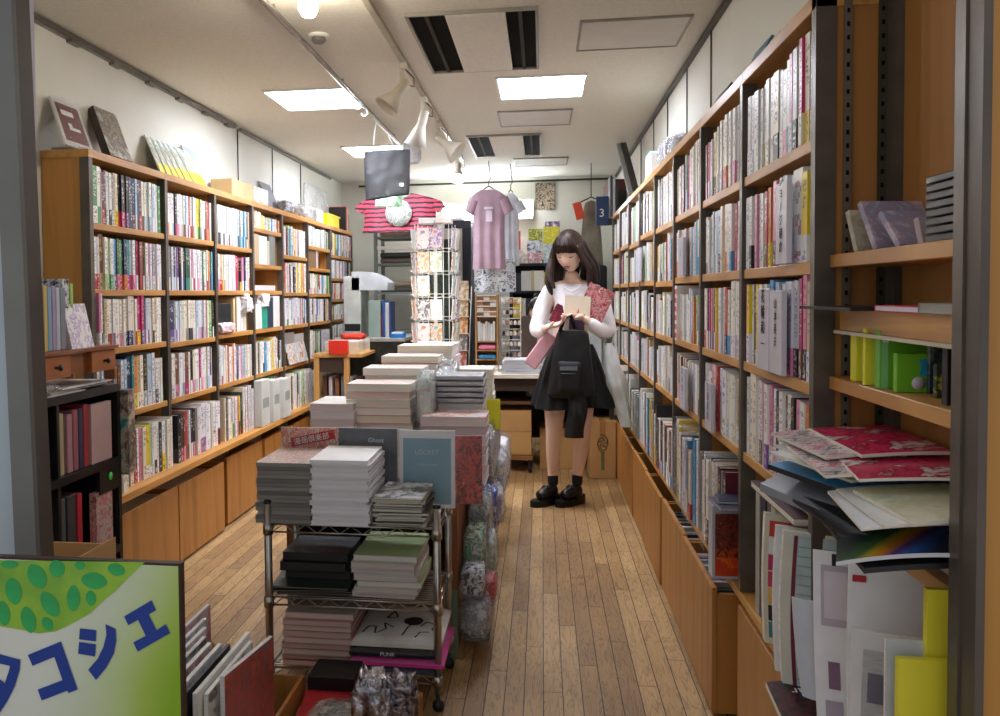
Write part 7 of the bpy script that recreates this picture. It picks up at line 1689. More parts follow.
# bay behind: dark red case, purple box, standing things
e = empty('display_case', (.54, 2.5, LEDZ), 'clear-fronted case with dark red and orange picture on the right ledge', 'case')
part('case_body', G().box((.495, 2.59, LEDZ), (.62, 2.65, .668)), mat('case_lilac', 'b9bcc6', .3), e, mods=bevel(.002)); part('picture_print', G().box((.503, 2.5885, .46), (.617, 2.5895, .645)), art_mat('red_picture', ['4a1c18', '6a2c1c', '3a1614', '8a3420', '2a1a1a', 'c84a20', '5c2a1e'], 9, .3), e)
part('orange_strip', G().box((.503, 2.588, .46), (.617, 2.5883, .515)), art_mat('orange_picture', ['d8501c', 'e06a24', 'c83c18', 'b83a1c'], 14, .3), e)
flat_book('book', .50, 2.52, .669, .12, .14, .012, cov('5a5670'), pg('b0a8b0'), .05, 'muted violet book lying on top of the dark red case', 'book')
flat_book('book', .51, 2.55, .6822, .10, .10, .008, cov('3a3f58'), pg('c0c0c0'), -.1, 'dark blue book topmost on the dark red case', 'book')
e = flat_book('box_set', .53, 1.90, .797, .165, .38, .016, mat('aubergine', '4c3a4a', .35), PAGE, 0, 'dark purple flat box lying across the standing books in the second right bay', 'box')
for k, (y, w_, h_, c_) in enumerate(((1.95, .04, .285, '3a2a24'), (2.0, .05, .285, '6a3a30'), (2.06, .04, .285, 'c8b89a'), (2.16, .04, .288, 'd8d0b8'), (2.205, .03, .288, '5a5a60'), (2.25, .05, .288, '2c2c38'), (2.31, .04, .285, 'a8a498'))):
    if k == 0 or k == 1 or k == 2: x0 = .60
    else: x0 = .56
    solo('book', G().box((x0, y, LEDZ + .0005), (.695, y + w_, .7965)), cov(c_), f"{['dark brown', 'red-brown', 'sand', 'cream', 'grey', 'blue-black', 'stone'][k]} book standing under the dark purple flat box", 'book')
# upper shelves of the nearest bay
def cdm(y, x0, h, c_, label, lean_):
    g = G().box((0, -.006, 0), (.12, .006, h), M=T((x0, y, 1.3725), rz=.25, rx=lean_)); return solo('booklet', g, c_, label, 'booklet', mods=bevel(.001, 1))
MAUVE = art_mat('mauve_photo', ['b8a8b8', 'c8bcc4', 'a090a4', '8f94ac', 'd0c8cc'], 8, .3)
cdm(1.72, .588, .085, art_mat('beige_back', ['bdb49c', 'c4bca6', 'a89e88', 'c9c2ac'], 10), 'beige printed booklet leaning at the far end of the near upper shelf', -.35)
cdm(1.62, .586, .10, MAUVE, 'mauve photo booklet leaning beside the beige one, near upper shelf', -.5)
cdm(1.53, .590, .08, MAUVE, 'second mauve booklet leaning nearer, near upper shelf', -.7)
cdm(1.47, .600, .045, mat('pale_pink_edge', 'c4b0b0', .4), 'small pale pink booklet before the black case stack', -.3)
for k in range(8): solo('disc_case', G().box((.588, 1.30, 1.3725 + k * .0128), (.69, 1.425, 1.3725 + k * .0128 + .0105)), mat('jewel_black', '1e2125', .3), f'black disc case, {fromtop(k, 8)} of the stack on the near upper shelf', 'disc case', 'black disc cases on the near upper shelf', mods=bevel(.0012, 1))
solo('poster', G().box((.694, 1.42, 1.50), (.6975, 1.56, 2.10)), mat('pinkish_poster', 'c9b8b4', .5, var=.05), 'pale pink poster on the back board of the nearest right bay', 'poster')
solo('photo_card', G().box((.691, 1.43, 1.78), (.6935, 1.54, 1.84)), art_mat('brown_photo', ['3a2218', '5a3424', '8a5a44', 'c8a890'], 20), 'small dark brown photo on the pale pink poster', 'photo')
e = empty('glass_shelf', (.64, 1.5, 1.235), 'thin glass shelf with pale edge in the nearest right bay', 'shelf')
part('glass_plate', G().box((.575, 1.26, 1.215), (.69, 1.80, 1.221)), mat('pale_glass_edge', 'c9c0a6', .2), e); part('front_board', G().box((.59, 1.26, 1.2215), (.60, 1.81, 1.262)), W_SHELF, e); part('wood_plate', G().box((.60, 1.26, 1.25), (.69, 1.81, 1.262)), W_SHELF, e)
flat_book('magazine', .525, 1.60, 1.2635, .15, .22, .006, cov('1f1e22'), cov('2a2a2e'), .1, 'black magazine edge jutting out over the thin shelf in the nearest right bay', 'magazine')
flat_book('magazine', .575, 1.42, 1.2635, .11, .17, .010, cov('d83a48'), pg('e4e0f0'), 0, 'red and white magazine lying on the thin shelf, nearest right bay', 'magazine')
flat_book('box', .575, 1.27, 1.2635, .11, .145, .016, cov('8c887e'), cov('9a968c'), 0, 'grey flat box lying on the thin shelf, nearest right bay', 'box')
# lower shelf z 1.125
def sbox(name, x0, x1, y0, y1, h, m, label, cat='book', z=1.1255, lean_=0., extra=None):
    M = T(((x0 + x1) / 2, (y0 + y1) / 2, z), rx=lean_)
    g = G().box((-(x1 - x0) / 2, -(y1 - y0) / 2, 0), ((x1 - x0) / 2, (y1 - y0) / 2, h), M=M); o = solo(name, g, m, label, cat, mods=bevel(.0012, 1))
    if extra: extra(o, Matrix.Translation(-Vector(o.location)) @ M)
    return o
YB_ = mat('yellow_cover', 'e4e03a', .4, var=.03); GB_ = mat('green_cover', '6fb32a', .4, var=.05)
def yb(o, inv):
    g = G().box((-.030, -.0165, .005), (-.012, -.0155, .05), M=inv); p = g.build('dark_photo', BE, o); p.location = (0, 0, 0)
sbox('book', .592, .68, 1.725, 1.755, .10, YB_, 'yellow book standing at the far end of the lower shelf, nearest right bay', extra=yb)
sbox('book', .585, .68, 1.66, 1.672, .105, YB_, 'thin lime-yellow book between the yellow and the green ones')
def gb1(o, inv):
    g = G().box((-.0475, -.0125, .0), (-.037, -.0115, .104), M=inv); p = g.build('light_spine', mat('mint_spine', '8fd08a', .4), o); p.location = (0, 0, 0)
    g = G().box((-.046, -.0135, .082), (-.036, -.0126, .102), M=inv); p = g.build('white_label', MATS['paper_white'], o); p.location = (0, 0, 0)
sbox('book', .588, .69, 1.60, 1.624, .104, GB_, 'taller green book with pale spine, nearest right bay', extra=gb1)
def gb2(o, inv):
    g = G(); g.lathe([(0, 0), (.011, 0), (.011, .0008), (0, .001)], 20, M=inv @ Matrix.Translation((-.005, -.0075, .016)) @ Matrix.Rotation(PI / 2, 4, 'X')); p = g.build('round_sticker', cov('d8ccd0'), o); p.location = (0, 0, 0)
    g = G().prism([(-.004, .03), (.006, .028), (.010, .045), (.006, .058), (-.005, .055), (-.001, .045)], 0, .0008, M=inv @ Matrix.Translation((0, -.0078, 0)) @ Matrix.Rotation(PI / 2, 4, 'X')); p = g.build('blue_motif', mat('motif_blue', '2f9fc8', .4), o); p.location = (0, 0, 0)
sbox('book', .595, .675, 1.545, 1.56, .066, mat('green_cover2', '78bd2e', .4, var=.05), 'shorter green book with a round sticker, nearest right bay', extra=gb2)
sbox('photo_card', .64, .69, 1.53, 1.54, .095, art_mat('navy_photo', ['22303c', '3a4a58', '1a222c', '6a7068'], 16), 'dark blue photo card standing behind the green books', 'photo')
sbox('photo_card', .625, .66, 1.47, 1.48, .055, art_mat('black_yellow', ['1c2024', 'c8c030', '20282a', '3a4430', '181c20'], 22), 'black and yellow photo card right of the green books', 'photo')
sbox('book', .63, .69, 1.435, 1.45, .085, cov('cbbfa4'), 'beige book standing between photo cards and black books')
sbox('book', .60, .675, 1.375, 1.392, .095, cov('1c1a1c'), 'black book leaning on the lower shelf, nearest right bay', lean_=-.0)
sbox('book', .605, .675, 1.33, 1.352, .105, cov('2b2a30'), 'charcoal black book second from the shop front post')
sbox('book', .615, .68, 1.285, 1.297, .102, cov('c4c8d2'), 'pale grey-blue book beside the shop front post, lower shelf')

# ---------------------------------------------------------------- left foreground: black shelf, drawers, box, sign
BK = mat('black_melamine', '201d1c', .35, var=.15)
e = empty('black_bookshelf', (-1.63, 2.6, 0), 'small black bookshelf before the left bookcases, loaded with books', 'bookcase')
for z in (.0, .385, .70, .960): part('shelf', G().box((-1.76, 2.28, z + .003), (-1.5, 2.83, z + .03)), BK, e)
part('side_panel', G().box((-1.76, 2.83, 0), (-1.5, 2.85, .99)), BK, e); part('side_panel', G().box((-1.76, 2.26, 0), (-1.5, 2.28, .99)), BK, e); part('divider_panel', G().box((-1.75, 2.455, .03), (-1.505, 2.47, .96)), BK, e); part('back_panel', G().box((-1.765, 2.26, 0), (-1.76, 2.85, .99)), BK, e)
g = G().lathe([(0, 0), (.014, 0), (.014, .001), (0, .0014)], 18, M=Matrix.Translation((-1.499, 2.77, .672)) @ Matrix.Rotation(PI / 2, 4, 'Y')); g2 = G()
part('front_plate', G().box((-1.515, 2.70, .62), (-1.5005, 2.83, .702)), BK, e)
solo('green_sticker', g, mat('neon_green', '5ae85a', .4), 'neon green round sticker on the small black bookshelf', 'sticker')
for k, (y, w_, h_, c_, z, lb) in enumerate(((2.30, .03, .22, '22252c', .731, 'blue-black'), (2.335, .02, .21, 'd8dce4', .731, 'white-edged'), (2.36, .04, .21, '2c2c30', .731, 'charcoal'), (2.48, .03, .2, 'b8aa80', .731, 'khaki'), (2.53, .03, .19, 'b88a92', .731, 'dusty pink'), (2.565, .03, .2, 'a8606c', .731, 'rose'), (2.60, .025, .2, '34405c', .731, 'navy'), (2.63, .03, .21, 'b83a40', .731, 'red'),
                                             (2.30, .03, .2, 'c84a40', .416, 'red-orange'), (2.34, .03, .2, 'e0dcd8', .416, 'white'), (2.48, .03, .24, '55585e', .416, 'grey'), (2.52, .05, .24, '3c4044', .416, 'dark grey'), (2.58, .03, .235, 'c02a3c', .416, 'crimson'))):
    solo('book', G().box((-1.72, y, z), (-1.515, y + w_, z + h_)), cov(c_), f"{lb} book on the {'upper' if z > .6 else 'lower'} shelf of the small black bookshelf", 'book', mods=bevel(.002, 1))
solo('record', G().box((-1.505 - .02, 2.665, .732), (-1.508, 2.80, .935)), cov('c8a8a4'), 'dusty pink square sleeve standing face-out in the small black bookshelf', 'record')
solo('record', G().box((-1.52, 2.852, .66), (-1.47, 2.90, .965)), art_mat('teal_landscape', ['2a7078', '3a8a88', 'c8c0a8', '5a3a34', '90a8a0'], 5), 'teal and brown sleeve at the far end of the small black bookshelf', 'record')
solo('album', G().box((-1.53, 2.68, .416), (-1.505, 2.79, .63)), art_mat('red_flower_print', ['b83040', 'a8a49c', 'd8485a', 'c8c4b8', '8f8a84', 'c23448'], 24, .4), 'red and grey flower-patterned album standing in the small black bookshelf', 'album')
for k in range(3): flat_book('magazine', -1.66, 2.61, .417 + .010 * k, .13, .065, .008, cov(['d8d8e0', '5a5a40', '8a8458'][k]), pg('d0d0d8'), .2 * k, f"{['white', 'olive', 'khaki'][k]} magazine lying at the foot of the flower-patterned album", 'magazine')
zt = .9905
for k, (x0, x1, y0, y1, c_) in enumerate(((-1.72, -1.5, 2.32, 2.62, 'c8c8cc'), (-1.74, -1.52, 2.45, 2.80, 'd8d4c8'), (-1.70, -1.52, 2.38, 2.66, 'b8a888'), (-1.73, -1.51, 2.50, 2.82, 'eceef2'))):
    solo('flyer', G().box((x0, y0, zt + .0005), (x1, y1, zt + .004), M=Matrix.Identity(4)), cov(c_), f"{['silvery', 'cream', 'tan', 'white'][k]} flyer lying on top of the small black bookshelf", 'flyer'); zt += .0045
crumple('bagged_goods', (-1.54, 2.36, zt + .012), (.12, .16, .018), FLOW('silver_film', ['e0e4e8', 'a8acb4', 'f4f4f6']), 'shiny flattened clear bag on the near corner of the black bookshelf', 'bag', seed=120)
# drawer stand
e = empty('drawer_stand', (-1.6, 2.6, 1.02), 'small wooden stand with two knobbed drawers above the black bookshelf', 'drawer unit')
part('top_board', G().box((-1.70, 2.28, 1.118), (-1.49, 2.83, 1.130)), wood('drawer_wood', '9a5c2c', '86481f', .45, 'y'), e)
part('rear_leg', G().box((-1.70, 2.82, 1.009), (-1.66, 2.83, 1.118)), MATS['drawer_wood'], e); part('rear_leg', G().box((-1.70, 2.28, 1.009), (-1.66, 2.29, 1.118)), MATS['drawer_wood'], e)
part('middle_panel', G().box((-1.69, 2.53, 1.05), (-1.515, 2.66, 1.118)), MATS['drawer_wood'], e)
for y0, y1 in ((2.36, 2.53), (2.66, 2.82)):
    o = part('drawer', G().box((-1.66, y0, 1.045), (-1.497, y1, 1.116)), wood('drawer_front', 'b0682f', '9c5826', .4, 'y'), e, mods=bevel(.002))
    g = G().lathe([(0, 0), (.005, 0), (.004, .008), (.010, .014), (.009, .02), (0, .022)], 14, M=Matrix.Translation((-1.497, (y0 + y1) / 2, 1.08)) @ Matrix.Rotation(PI / 2, 4, 'Y')); part('knob', g, BLACKP, o)
part('front_leg', G().box((-1.54, 2.815, 1.009), (-1.50, 2.83, 1.045)), MATS['drawer_wood'], e); part('front_leg', G().box((-1.54, 2.28, 1.009), (-1.50, 2.295, 1.118)), MATS['drawer_wood'], e)
for k, (y, w_, h_, c_, lb) in enumerate(((2.30, .035, .13, 'd0607c', 'pink'), (2.345, .025, .19, '8a4a30', 'brown'), (2.372, .05, .20, '9c5434', 'thick red-brown'), (2.424, .02, .205, 'd8c070', 'mustard'), (2.446, .022, .2, '8fb4d0', 'pale blue'), (2.470, .02, .205, 'b0a0c4', 'lavender'), (2.492, .022, .2, 'c8ccd8', 'silver'), (2.516, .03, .2, '8a8f9c', 'grey'))):
    solo('book', G().box((-1.66, y, 1.131), (-1.52, y + w_, 1.131 + h_)), cov(c_), f'{lb} book standing on the wooden drawer stand', 'book', mods=bevel(.002, 1))
solo('book', G().box((-1.66, 2.56, 1.131), (-1.54, 2.60, 1.36)), art_mat('black_white_print', ['26262c', '3a3a44', 'e8e8ec', '1c1c22'], 14), 'black book with white marks standing on the drawer stand', 'book'); solo('book', G().box((-1.70, 2.61, 1.131), (-1.54, 2.625, 1.345)), cov('a8d068'), 'thin lime green book standing on the drawer stand', 'book')
leaner('picture', 'left', 2.36, 2.60, .29, .008, mat('grey_mount', 'a9a9a8', .5), 'grey-mounted brown print leaning behind the books on the drawer stand', 'picture', z=1.131, xf=-1.68, xw=-1.72, extra=lambda o, inv: (lambda g: (g.box((-.09, .20, .001), (.08, .265, .002), M=inv), setattr(g.build('print', art_mat('brown_print2', ['8a4a34', 'a86a4a', 'c8a84a', '7a3c2c'], 10), o), 'location', (0, 0, 0))))(G()))
M = T((-1.512, 2.615, 1.1305), 0, ry=-.22)
g = G().box((-.035, -.05, 0), (0, .085, .15), M=M); o = solo('paperback', g, PAGE, 'white paperback with purple drawing leaning at the front of the drawer stand', 'book')
inv = Matrix.Translation(-Vector(o.location)) @ M
g = G().box((0, -.051, -.0), (.002, .086, .151), M=inv); p = g.build('cover', art_mat('purple_drawing', ['f4f2f6', 'f6f4f8', 'f2eff4', 'f4f2f6', 'b898cc', 'f5f3f7', 'f4f1f6'], 14), o); p.location = (0, 0, 0)
solo('record', G().box((-1.60, 2.86, 1.101), (-1.585, 3.10, 1.345)), cov('dcb8c4'), 'pink and green sleeve standing between drawer stand and left bookcase', 'record') if False else None
# support block under the drawer stand flyers is the black shelf itself
e = empty('cardboard_box', (-1.30, 2.2, 0), 'open cardboard box on the floor before the small black bookshelf', 'cardboard box')
# tall open carton
x0, x1, y0, y1, h_ = -1.45, -1.19, 1.99, 2.22, .705
for nm, a, b in (('front_panel', (x1 - .006, y0, .003), (x1, y1, h_ - .10)), ('back_panel', (x0, y0, .003), (x0 + .006, y1, h_ - .1)), ('side_panel', (x0 + .006, y0, .003), (x1 - .006, y0 + .006, h_ - .1)), ('side_panel', (x0 + .006, y1 - .006, .003), (x1 - .006, y1, h_ - .1)), ('bottom', (x0 + .006, y0 + .006, .003), (x1 - .006, y1 - .006, .009))): part(nm, G().box(a, b), CB, e)
g = G().idx([(x0 + .01, y0, h_ - .1), (x1 - .01, y0, h_ - .1), (x1 - .02, y0 - .03, h_ - .07), (x0 + .02, y0 - .03, h_ - .07), (x0 + .01, y0 - .004, h_ - .1), (x1 - .01, y0 - .004, h_ - .1), (x1 - .02, y0 - .034, h_ - .07), (x0 + .02, y0 - .034, h_ - .07)], [(0, 1, 2, 3), (7, 6, 5, 4), (0, 4, 5, 1), (1, 5, 6, 2), (2, 6, 7, 3), (3, 7, 4, 0)]); part('flap', g, CB, e)
g = G().box((x1 - .004, y0, h_ - .1), (x1, y1, h_ - .08)); part('flap', g, CB, e)
# low crates with magazines in front (left of the rack)
e = empty('magazine_crate', (-.83, 1.95, 0), 'open crate of upright magazines on the floor at the bottom left', 'crate')
x0, x1, y0, y1 = -1.06, -.685, 1.62, 2.35
for nm, a, b in (('front_panel', (x0, y0, .0), (x1, y0 + .01, .20)), ('back_panel', (x0, y1 - .01, 0), (x1, y1, .20)), ('side_panel', (x0, y0 + .01, 0), (x0 + .01, y1 - .01, .20)), ('side_panel', (x1 - .01, y0 + .01, 0), (x1, y1 - .01, .20)), ('bottom', (x0 + .01, y0 + .01, 0), (x1 - .01, y1 - .01, .012))): part(nm, G().box(a, b), W_BIN, e)
mags = [(-.705, 1.76, 2.10, .462, .415, ['c83a30', 'd85a38', '8a4a40', 'c8403c', '6a6660'], 'red-orange glossy magazine in a clear sleeve, front right of the crate', 1), (-.735, 1.74, 2.03, .43, .43, ['c8c0b8', '5a3a38', 'e8e4dc'], 'white-edged magazine behind the red-orange one', 0), (-.752, 1.72, 2.06, .44, .44, ['f0ede4'] * 3, 'cream-edged magazine in the crate', 0), (-.775, 1.70, 1.98, .44, .44, ['1c1a20', '2a2830', '16141a'], 'black magazine standing in the crate', 0),
        (-.792, 1.70, 1.97, .445, .445, ['e8e8ea', 'd0d0d4', 'f0f0f2'], 'pale magazine left of the black one in the crate', 0), (-.815, 1.72, 1.96, .45, .45, ['c8a8b0', 'e8d8d8', 'a88088'], 'pink-grey magazine in the crate', 0), (-.835, 1.74, 1.98, .43, .43, ['d8d8e0', 'b0b0c0', 'f0f0f4'], 'silver-white bagged magazine in the crate', 1), (-.862, 1.78, 2.04, .43, .43, ['3a3a44', 'd0d0d8', '5a5a64'], 'grey bagged magazine in the crate', 1),
        (-.885, 1.82, 2.10, .43, .43, ['e4d0d4', 'c89098', 'f0ecee'], 'rose and white bagged magazine in the crate', 1), (-.91, 1.88, 2.16, .43, .43, ['c8c8d0', '9a9aa8', 'e8e8ee'], 'pale grey bagged magazine at the far left of the crate', 1), (-.94, 1.95, 2.26, .43, .43, ['d83a4a', 'e8a0a8', 'f0e0e0'], 'pink-red bagged magazine at the far left of the crate', 1)]
for k, (x, a, b, za, zb_, cs, lb, fl) in enumerate(mags):
    th = .010; g = G()
    vs = [(x, a, .014), (x + th, a, .014), (x + th, b, .014), (x, b, .014), (x, a, za), (x + th, a, za), (x + th, b, zb_), (x, b, zb_)]
    g.idx(vs, [(0, 3, 2, 1), (4, 5, 6, 7), (0, 1, 5, 4), (1, 2, 6, 5), (2, 3, 7, 6), (3, 0, 4, 7)])
    o = solo('magazine', g, pg('ece9e2') if k not in (3,) else cov('1c1a20'), lb, 'magazine', 'magazines standing in the floor crate')
    g = G(); c0 = Vector(o.location); g.face([Vector(p) - c0 for p in ((x + th + .0006, a + .001, .02), (x + th + .0006, b - .001, .02), (x + th + .0006, b - .001, zb_ - .001), (x + th + .0006, a + .001, za - .001))])
    p = g.build('cover_print', art_mat(f'crate_mag_{k}', cs, 9, .3), o); p.location = (0, 0, 0)
    if fl:
        g = G(); g.grid(lambda u, v: Vector((x + th + .004 + .003 * math.sin(u * 9 + v * 7), a - .01 + (b - a + .02) * u, .02 + (max(za, zb_) + .012 - .02) * v)) - c0, 10, 10); p = g.build('clear_sleeve', FILM, o); p.location = (0, 0, 0)
g = G().idx([(-1.03, 2.36, .003), (-.80, 2.37, .003), (-.86, 2.62, .22), (-1.0, 2.60, .22), (-1.03, 2.364, .0), (-.80, 2.374, 0), (-.86, 2.624, .217), (-1.0, 2.604, .217)], [(0, 1, 2, 3), (7, 6, 5, 4), (0, 4, 5, 1), (1, 5, 6, 2), (2, 6, 7, 3), (3, 7, 4, 0)])
solo('cardboard_sheet', G().idx([(-1.10, 2.40, .001), (-.93, 2.36, .001), (-.93, 2.365, .24), (-1.02, 2.39, .30), (-1.10, 2.405, .001), (-.93, 2.366, .001), (-.93, 2.371, .24), (-1.02, 2.396, .30)], [(0, 1, 2, 3), (7, 6, 5, 4), (0, 4, 5, 1), (1, 5, 6, 2), (2, 6, 7, 3), (3, 7, 4, 0)]), CB, 'torn piece of cardboard standing behind the floor crate', 'cardboard')
# low stool with goods right in front of the rack
e = empty('low_stool', (-.55, 2.2, 0), 'low wooden box stool carrying bagged goods in front of the rack', 'stool')
part('stool_top', G().box((-.675, 1.95, .08), (-.36, 2.50, .098)), W_BIN, e)
for x in (-.675, -.376): part('side_panel', G().box((x, 1.95, 0), (x + .016, 2.50, .08)), W_BIN, e)
zz2 = .0985
flat_book('book', -.67, 2.10, zz2, .27, .19, .045, cov('d8d0ba'), pg('e6e0cc'), .12, 'thick cream and brown book in the pile before the rack', 'book', top_mat=cov('a87e5c')); zz2 += .046
flat_book('magazine', -.665, 2.16, zz2, .24, .2, .010, cov('34353c'), pg('8a8a90'), .18, 'dark magazine in a crumpled bag, pile before the rack', 'magazine'); zz2 += .011
flat_book('magazine', -.67, 2.18, zz2, .23, .2, .006, cov('c03038'), pg('b84048'), .1, 'thin red magazine in the pile before the rack', 'magazine'); zz2 += .007
solo('black_box', G().box((-.672, 2.34, zz2 + .0005), (-.535, 2.46, zz2 + .040)), mat('matte_black_card', '1d1a1c', .5), 'black flat box on top of the pile before the rack', 'box', mods=bevel(.002))
crumple('bagged_goods', (-.50, 2.14, .185), (.20, .16, .045), FLOW('grey_clear', ['6a6a70', 'b8b8c0', '3a3a40', 'd8d8dc']), 'crumpled clear bag with blue tape strips in the pile before the rack', 'bag', seed=130)
for x in (-.545, -.475): solo('tape_strip', G().box((x, 2.055, .170), (x + .012, 2.06, .215), M=Matrix.Identity(4)), mat('tape_blue', '9fc4d4', .3), f"pale blue tape strip, {'left' if x < -.5 else 'right'} one on the crumpled bag", 'tape')
crumple('foil_package', (-.43, 2.10, .235), (.10, .10, .20), mat('crinkled_foil', 'c8c4cc', .22, .9, var=.4, scale=40, bump=1.0), 'crinkled silver foil package at the bottom centre before the rack', 'package', seed=131, film=None, amp=.3)
crumple('foil_package', (-.36, 2.12, .23), (.08, .10, .20), mat('crinkled_foil2', 'a8a0a8', .25, .9, var=.5, scale=50, bump=1.0), 'second crinkled silver package with purple base, right of the first', 'package', seed=132, film=None, amp=.3)

# shop sign board, painted: everything below is laid out on the board's own plane
e = empty('shop_sign', (-.75, 1.10, 0), 'painted green shop sign with leaves and blue katakana lettering at lower left', 'sign')
YS = 1.085
def sp(zx, zy, off=0.0):
    px, py = zx / 3.846, 540 + zy / 3.846
    d = R.to_3x3() @ Vector((px - 415, -(py - 324), -850)); k = YS / d.y
    return Vector((d.x * k, YS - off, 1.30 + d.z * k))
SGR = bpy.data.materials.new('painted_board'); SGR.use_nodes = True
n_ = SGR.node_tree; b_ = n_.nodes['Principled BSDF']; tc_ = n_.nodes.new('ShaderNodeTexCoord'); sx_ = n_.nodes.new('ShaderNodeSeparateXYZ'); nz_ = n_.nodes.new('ShaderNodeTexNoise'); nz_.inputs['Scale'].default_value = 6; nz_.inputs['Detail'].default_value = 6
ma_ = n_.nodes.new('ShaderNodeMath'); ma_.operation = 'MULTIPLY_ADD'; ma_.inputs[1].default_value = -1.5; ma_.inputs[2].default_value = 4.16
mb_ = n_.nodes.new('ShaderNodeMath'); mb_.operation = 'MULTIPLY_ADD'; mb_.inputs[1].default_value = 4.5
mc_ = n_.nodes.new('ShaderNodeMath'); mc_.operation = 'MULTIPLY_ADD'; mc_.inputs[1].default_value = .35
cr_ = n_.nodes.new('ShaderNodeValToRGB'); e_ = cr_.color_ramp.elements; e_[0].position = .0; e_[0].color = (*lin('d2d6cc'), 1); e_[1].position = 1; e_[1].color = (*lin('7fa51c'), 1)
for p_, c_ in ((.35, 'c3cdb4'), (.6, 'b3c486'), (.8, '9cb64c')): q_ = e_.new(p_); q_.color = (*lin(c_), 1)
n_.links.new(tc_.outputs['Object'], sx_.inputs[0]); n_.links.new(sx_.outputs[2], ma_.inputs[0]); n_.links.new(sx_.outputs[0], mb_.inputs[0]); n_.links.new(ma_.outputs[0], mb_.inputs[2]); n_.links.new(tc_.outputs['Object'], nz_.inputs['Vector']); n_.links.new(nz_.outputs['Fac'], mc_.inputs[0]); n_.links.new(mb_.outputs[0], mc_.inputs[2]); n_.links.new(mc_.outputs[0], cr_.inputs[0]); n_.links.new(cr_.outputs[0], b_.inputs['Base Color']); b_.inputs['Roughness'].default_value = .35
TL, TR_ = sp(-330, 62), sp(694, 92)
g = G(); x0 = TL.x; x1 = TR_.x
g.prism([(x0, YS), (x1, YS), (x1, YS + .012), (x0, YS + .012)], 0.0, TR_.z); part('board', g, mat('board_edge', '3a241c', .5), e)
g = G(); g.face([(x0 + .004, YS - .0008, .03), (x1 - .003, YS - .0008, .03), (x1 - .003, YS - .0008, TR_.z - .003), (x0 + .004, YS - .0008, TR_.z - .003)])
o = g.build('painted_face', SGR, e, origin=(0, 0, 0)); o.location = (-Vector(e.location)); 
def sgn(name, polys, m, off):
    g = G()
    for P in polys:
        a = [sp(x, y, off) for x, y in P]
        g.face(a)
    o = part(name, g, m, e)
    # triangulate so concave outlines fill properly
    import bmesh
    bm = bmesh.new(); bm.from_mesh(o.data); bmesh.ops.triangulate(bm, faces=bm.faces[:], ngon_method='EAR_CLIP'); bm.to_mesh(o.data); bm.free(); return o
sgn('leafy_area', [[(-325, 72), (560, 84), (530, 110), (490, 150), (440, 200), (400, 232), (350, 280), (300, 308), (255, 332), (215, 350), (150, 358), (90, 345), (50, 338), (0, 330), (-60, 310), (-325, 250)]], mat('leaf_ground', '8db838', .4, var=.22, scale=14, dark='5f9a34'), .0014)
lv = [(145, 137, 34, 50, -.5), (222, 108, 30, 34, -.3), (55, 195, 31, 52, -.2), (195, 245, 30, 54, -.55), (285, 222, 25, 50, .0), (365, 155, 50, 32, .15), (352, 222, 20, 30, -.1), (450, 112, 34, 24, .3), (310, 96, 20, 16, 0), (15, 280, 27, 48, -.2), (112, 305, 28, 52, -.25), (185, 320, 20, 28, -.5), (40, 92, 34, 16, 0), (-40, 150, 30, 40, -.2), (-70, 240, 30, 45, -.2)]
def leaf(cx, cy, a, b, r):
    P = []
    for i in range(20):
        t = i / 20 * 2 * PI; x = a * math.cos(t) * (1 - .25 * abs(math.sin(t)) ** 3); y = b * math.sin(t)
        P.append((cx + x * math.cos(r) - y * math.sin(r), cy + x * math.sin(r) + y * math.cos(r)))
    return P
for q in lv: sgn('painted_leaf', [leaf(*q)], mat('leaf_green', '2fa858', .4, var=.15, scale=20), .002)
BLU = mat('letter_blue', '173a8f', .4, var=.05)
sgn('letter_e', [[(480, 292), (585, 230), (602, 268), (574, 284), (604, 345), (640, 322), (656, 356), (532, 427), (515, 392), (563, 366), (533, 305), (496, 326)]], BLU, .002)
sgn('letter_shi', [[(310, 338), (373, 345), (371, 388), (307, 380)], [(307, 390), (371, 399), (368, 446), (303, 435)], [(408, 322), (447, 340), (450, 385), (440, 435), (412, 487), (372, 536), (342, 497), (378, 455), (400, 410), (412, 362)]], BLU, .002)
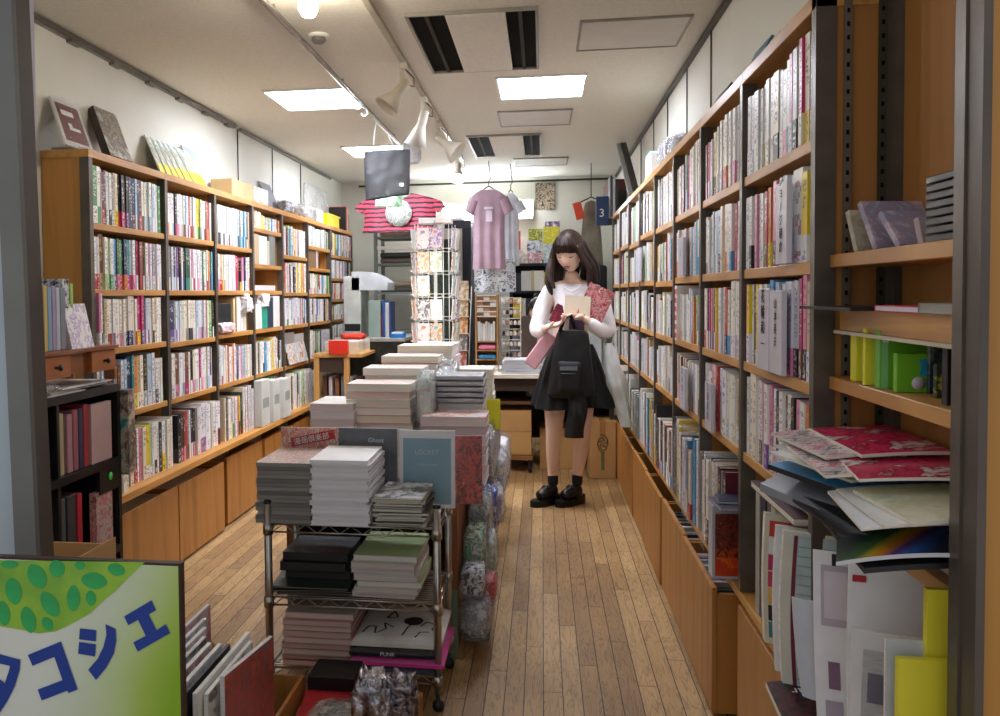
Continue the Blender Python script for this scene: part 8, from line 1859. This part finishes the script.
sgn('letter_ko', [[(110, 440), (237, 388), (301, 572), (266, 587), (262, 577), (163, 615), (148, 573), (243, 537), (212, 447), (128, 482)]], BLU, .002)
sgn('letter_ta', [[(-75, 520), (-20, 430), (30, 445), (82, 458), (78, 500), (60, 560), (30, 620), (0, 665), (-60, 715), (-95, 690), (-30, 640), (2, 590), (-35, 560), (-15, 520), (22, 548), (38, 500), (42, 482), (0, 472), (-40, 550)]], BLU, .0022)

# clear wrap over the forward books on the right ledge
for k, (y0, y1, x, z1) in enumerate(((2.68, 2.80, .528, .762), (2.86, 2.97, .526, .762), (3.20, 3.34, .530, .79), (3.42, 3.56, .532, .77))):
    g = G(); g.grid(lambda u, v: (x - .004 - .006 * abs(noise.noise(Vector((u * 6, v * 9, k)))), y0 + (y1 - y0) * u, .453 + (z1 - .453) * v), 14, 24)
    g.grid(lambda u, v: (x - .004 + .13 * v, y0 + (y1 - y0) * u, z1 + .006 * noise.noise(Vector((u * 6, v * 9, k + 5)))), 14, 8)
    solo('clear_wrap', g, FILM2, f"shiny clear wrap over the large books on the right ledge, {['nearest', 'second nearest', 'third', 'farthest'][k]} of four", 'wrap')
# papers and zines filed inside the open bins
r2 = random.Random(44)
for k, (x0, x1, a, b) in enumerate(((.60, .68, 1.50, 2.38), (.53, .68, 2.70, 3.18), (.535, .68, 3.27, 3.76))):
    y = a; j = 0
    while y < b - .03:
        th = r2.uniform(.008, .03); c_ = r2.choice(['e8e8ee', 'c8c8d0', '3a3a44', 'd8c0c8', '8a8a98', 'f0eee8', '4a5a4a'])
        solo('filed_booklet', G().box((x0, y, .028), (x1, y + th, .36 - r2.uniform(0, .03))), cov(c_), f"booklet filed in the {['near', 'second', 'third'][k]} right plywood bin, {ORD[j]} from the shop front", 'booklet', 'booklets filed in the right bins'); y += th + .004; j += 1
        if j > 30: break
for k, (a, b) in enumerate(((3.24, 3.82), (3.90, 4.42))):
    solo('paper_bundle', G().box((-1.94, a, .027), (-1.78, b, .355)), PAGE, f"pale papers filling the {['nearest', 'second'][k]} left plywood bin", 'papers', mods=bevel(.01, 2))
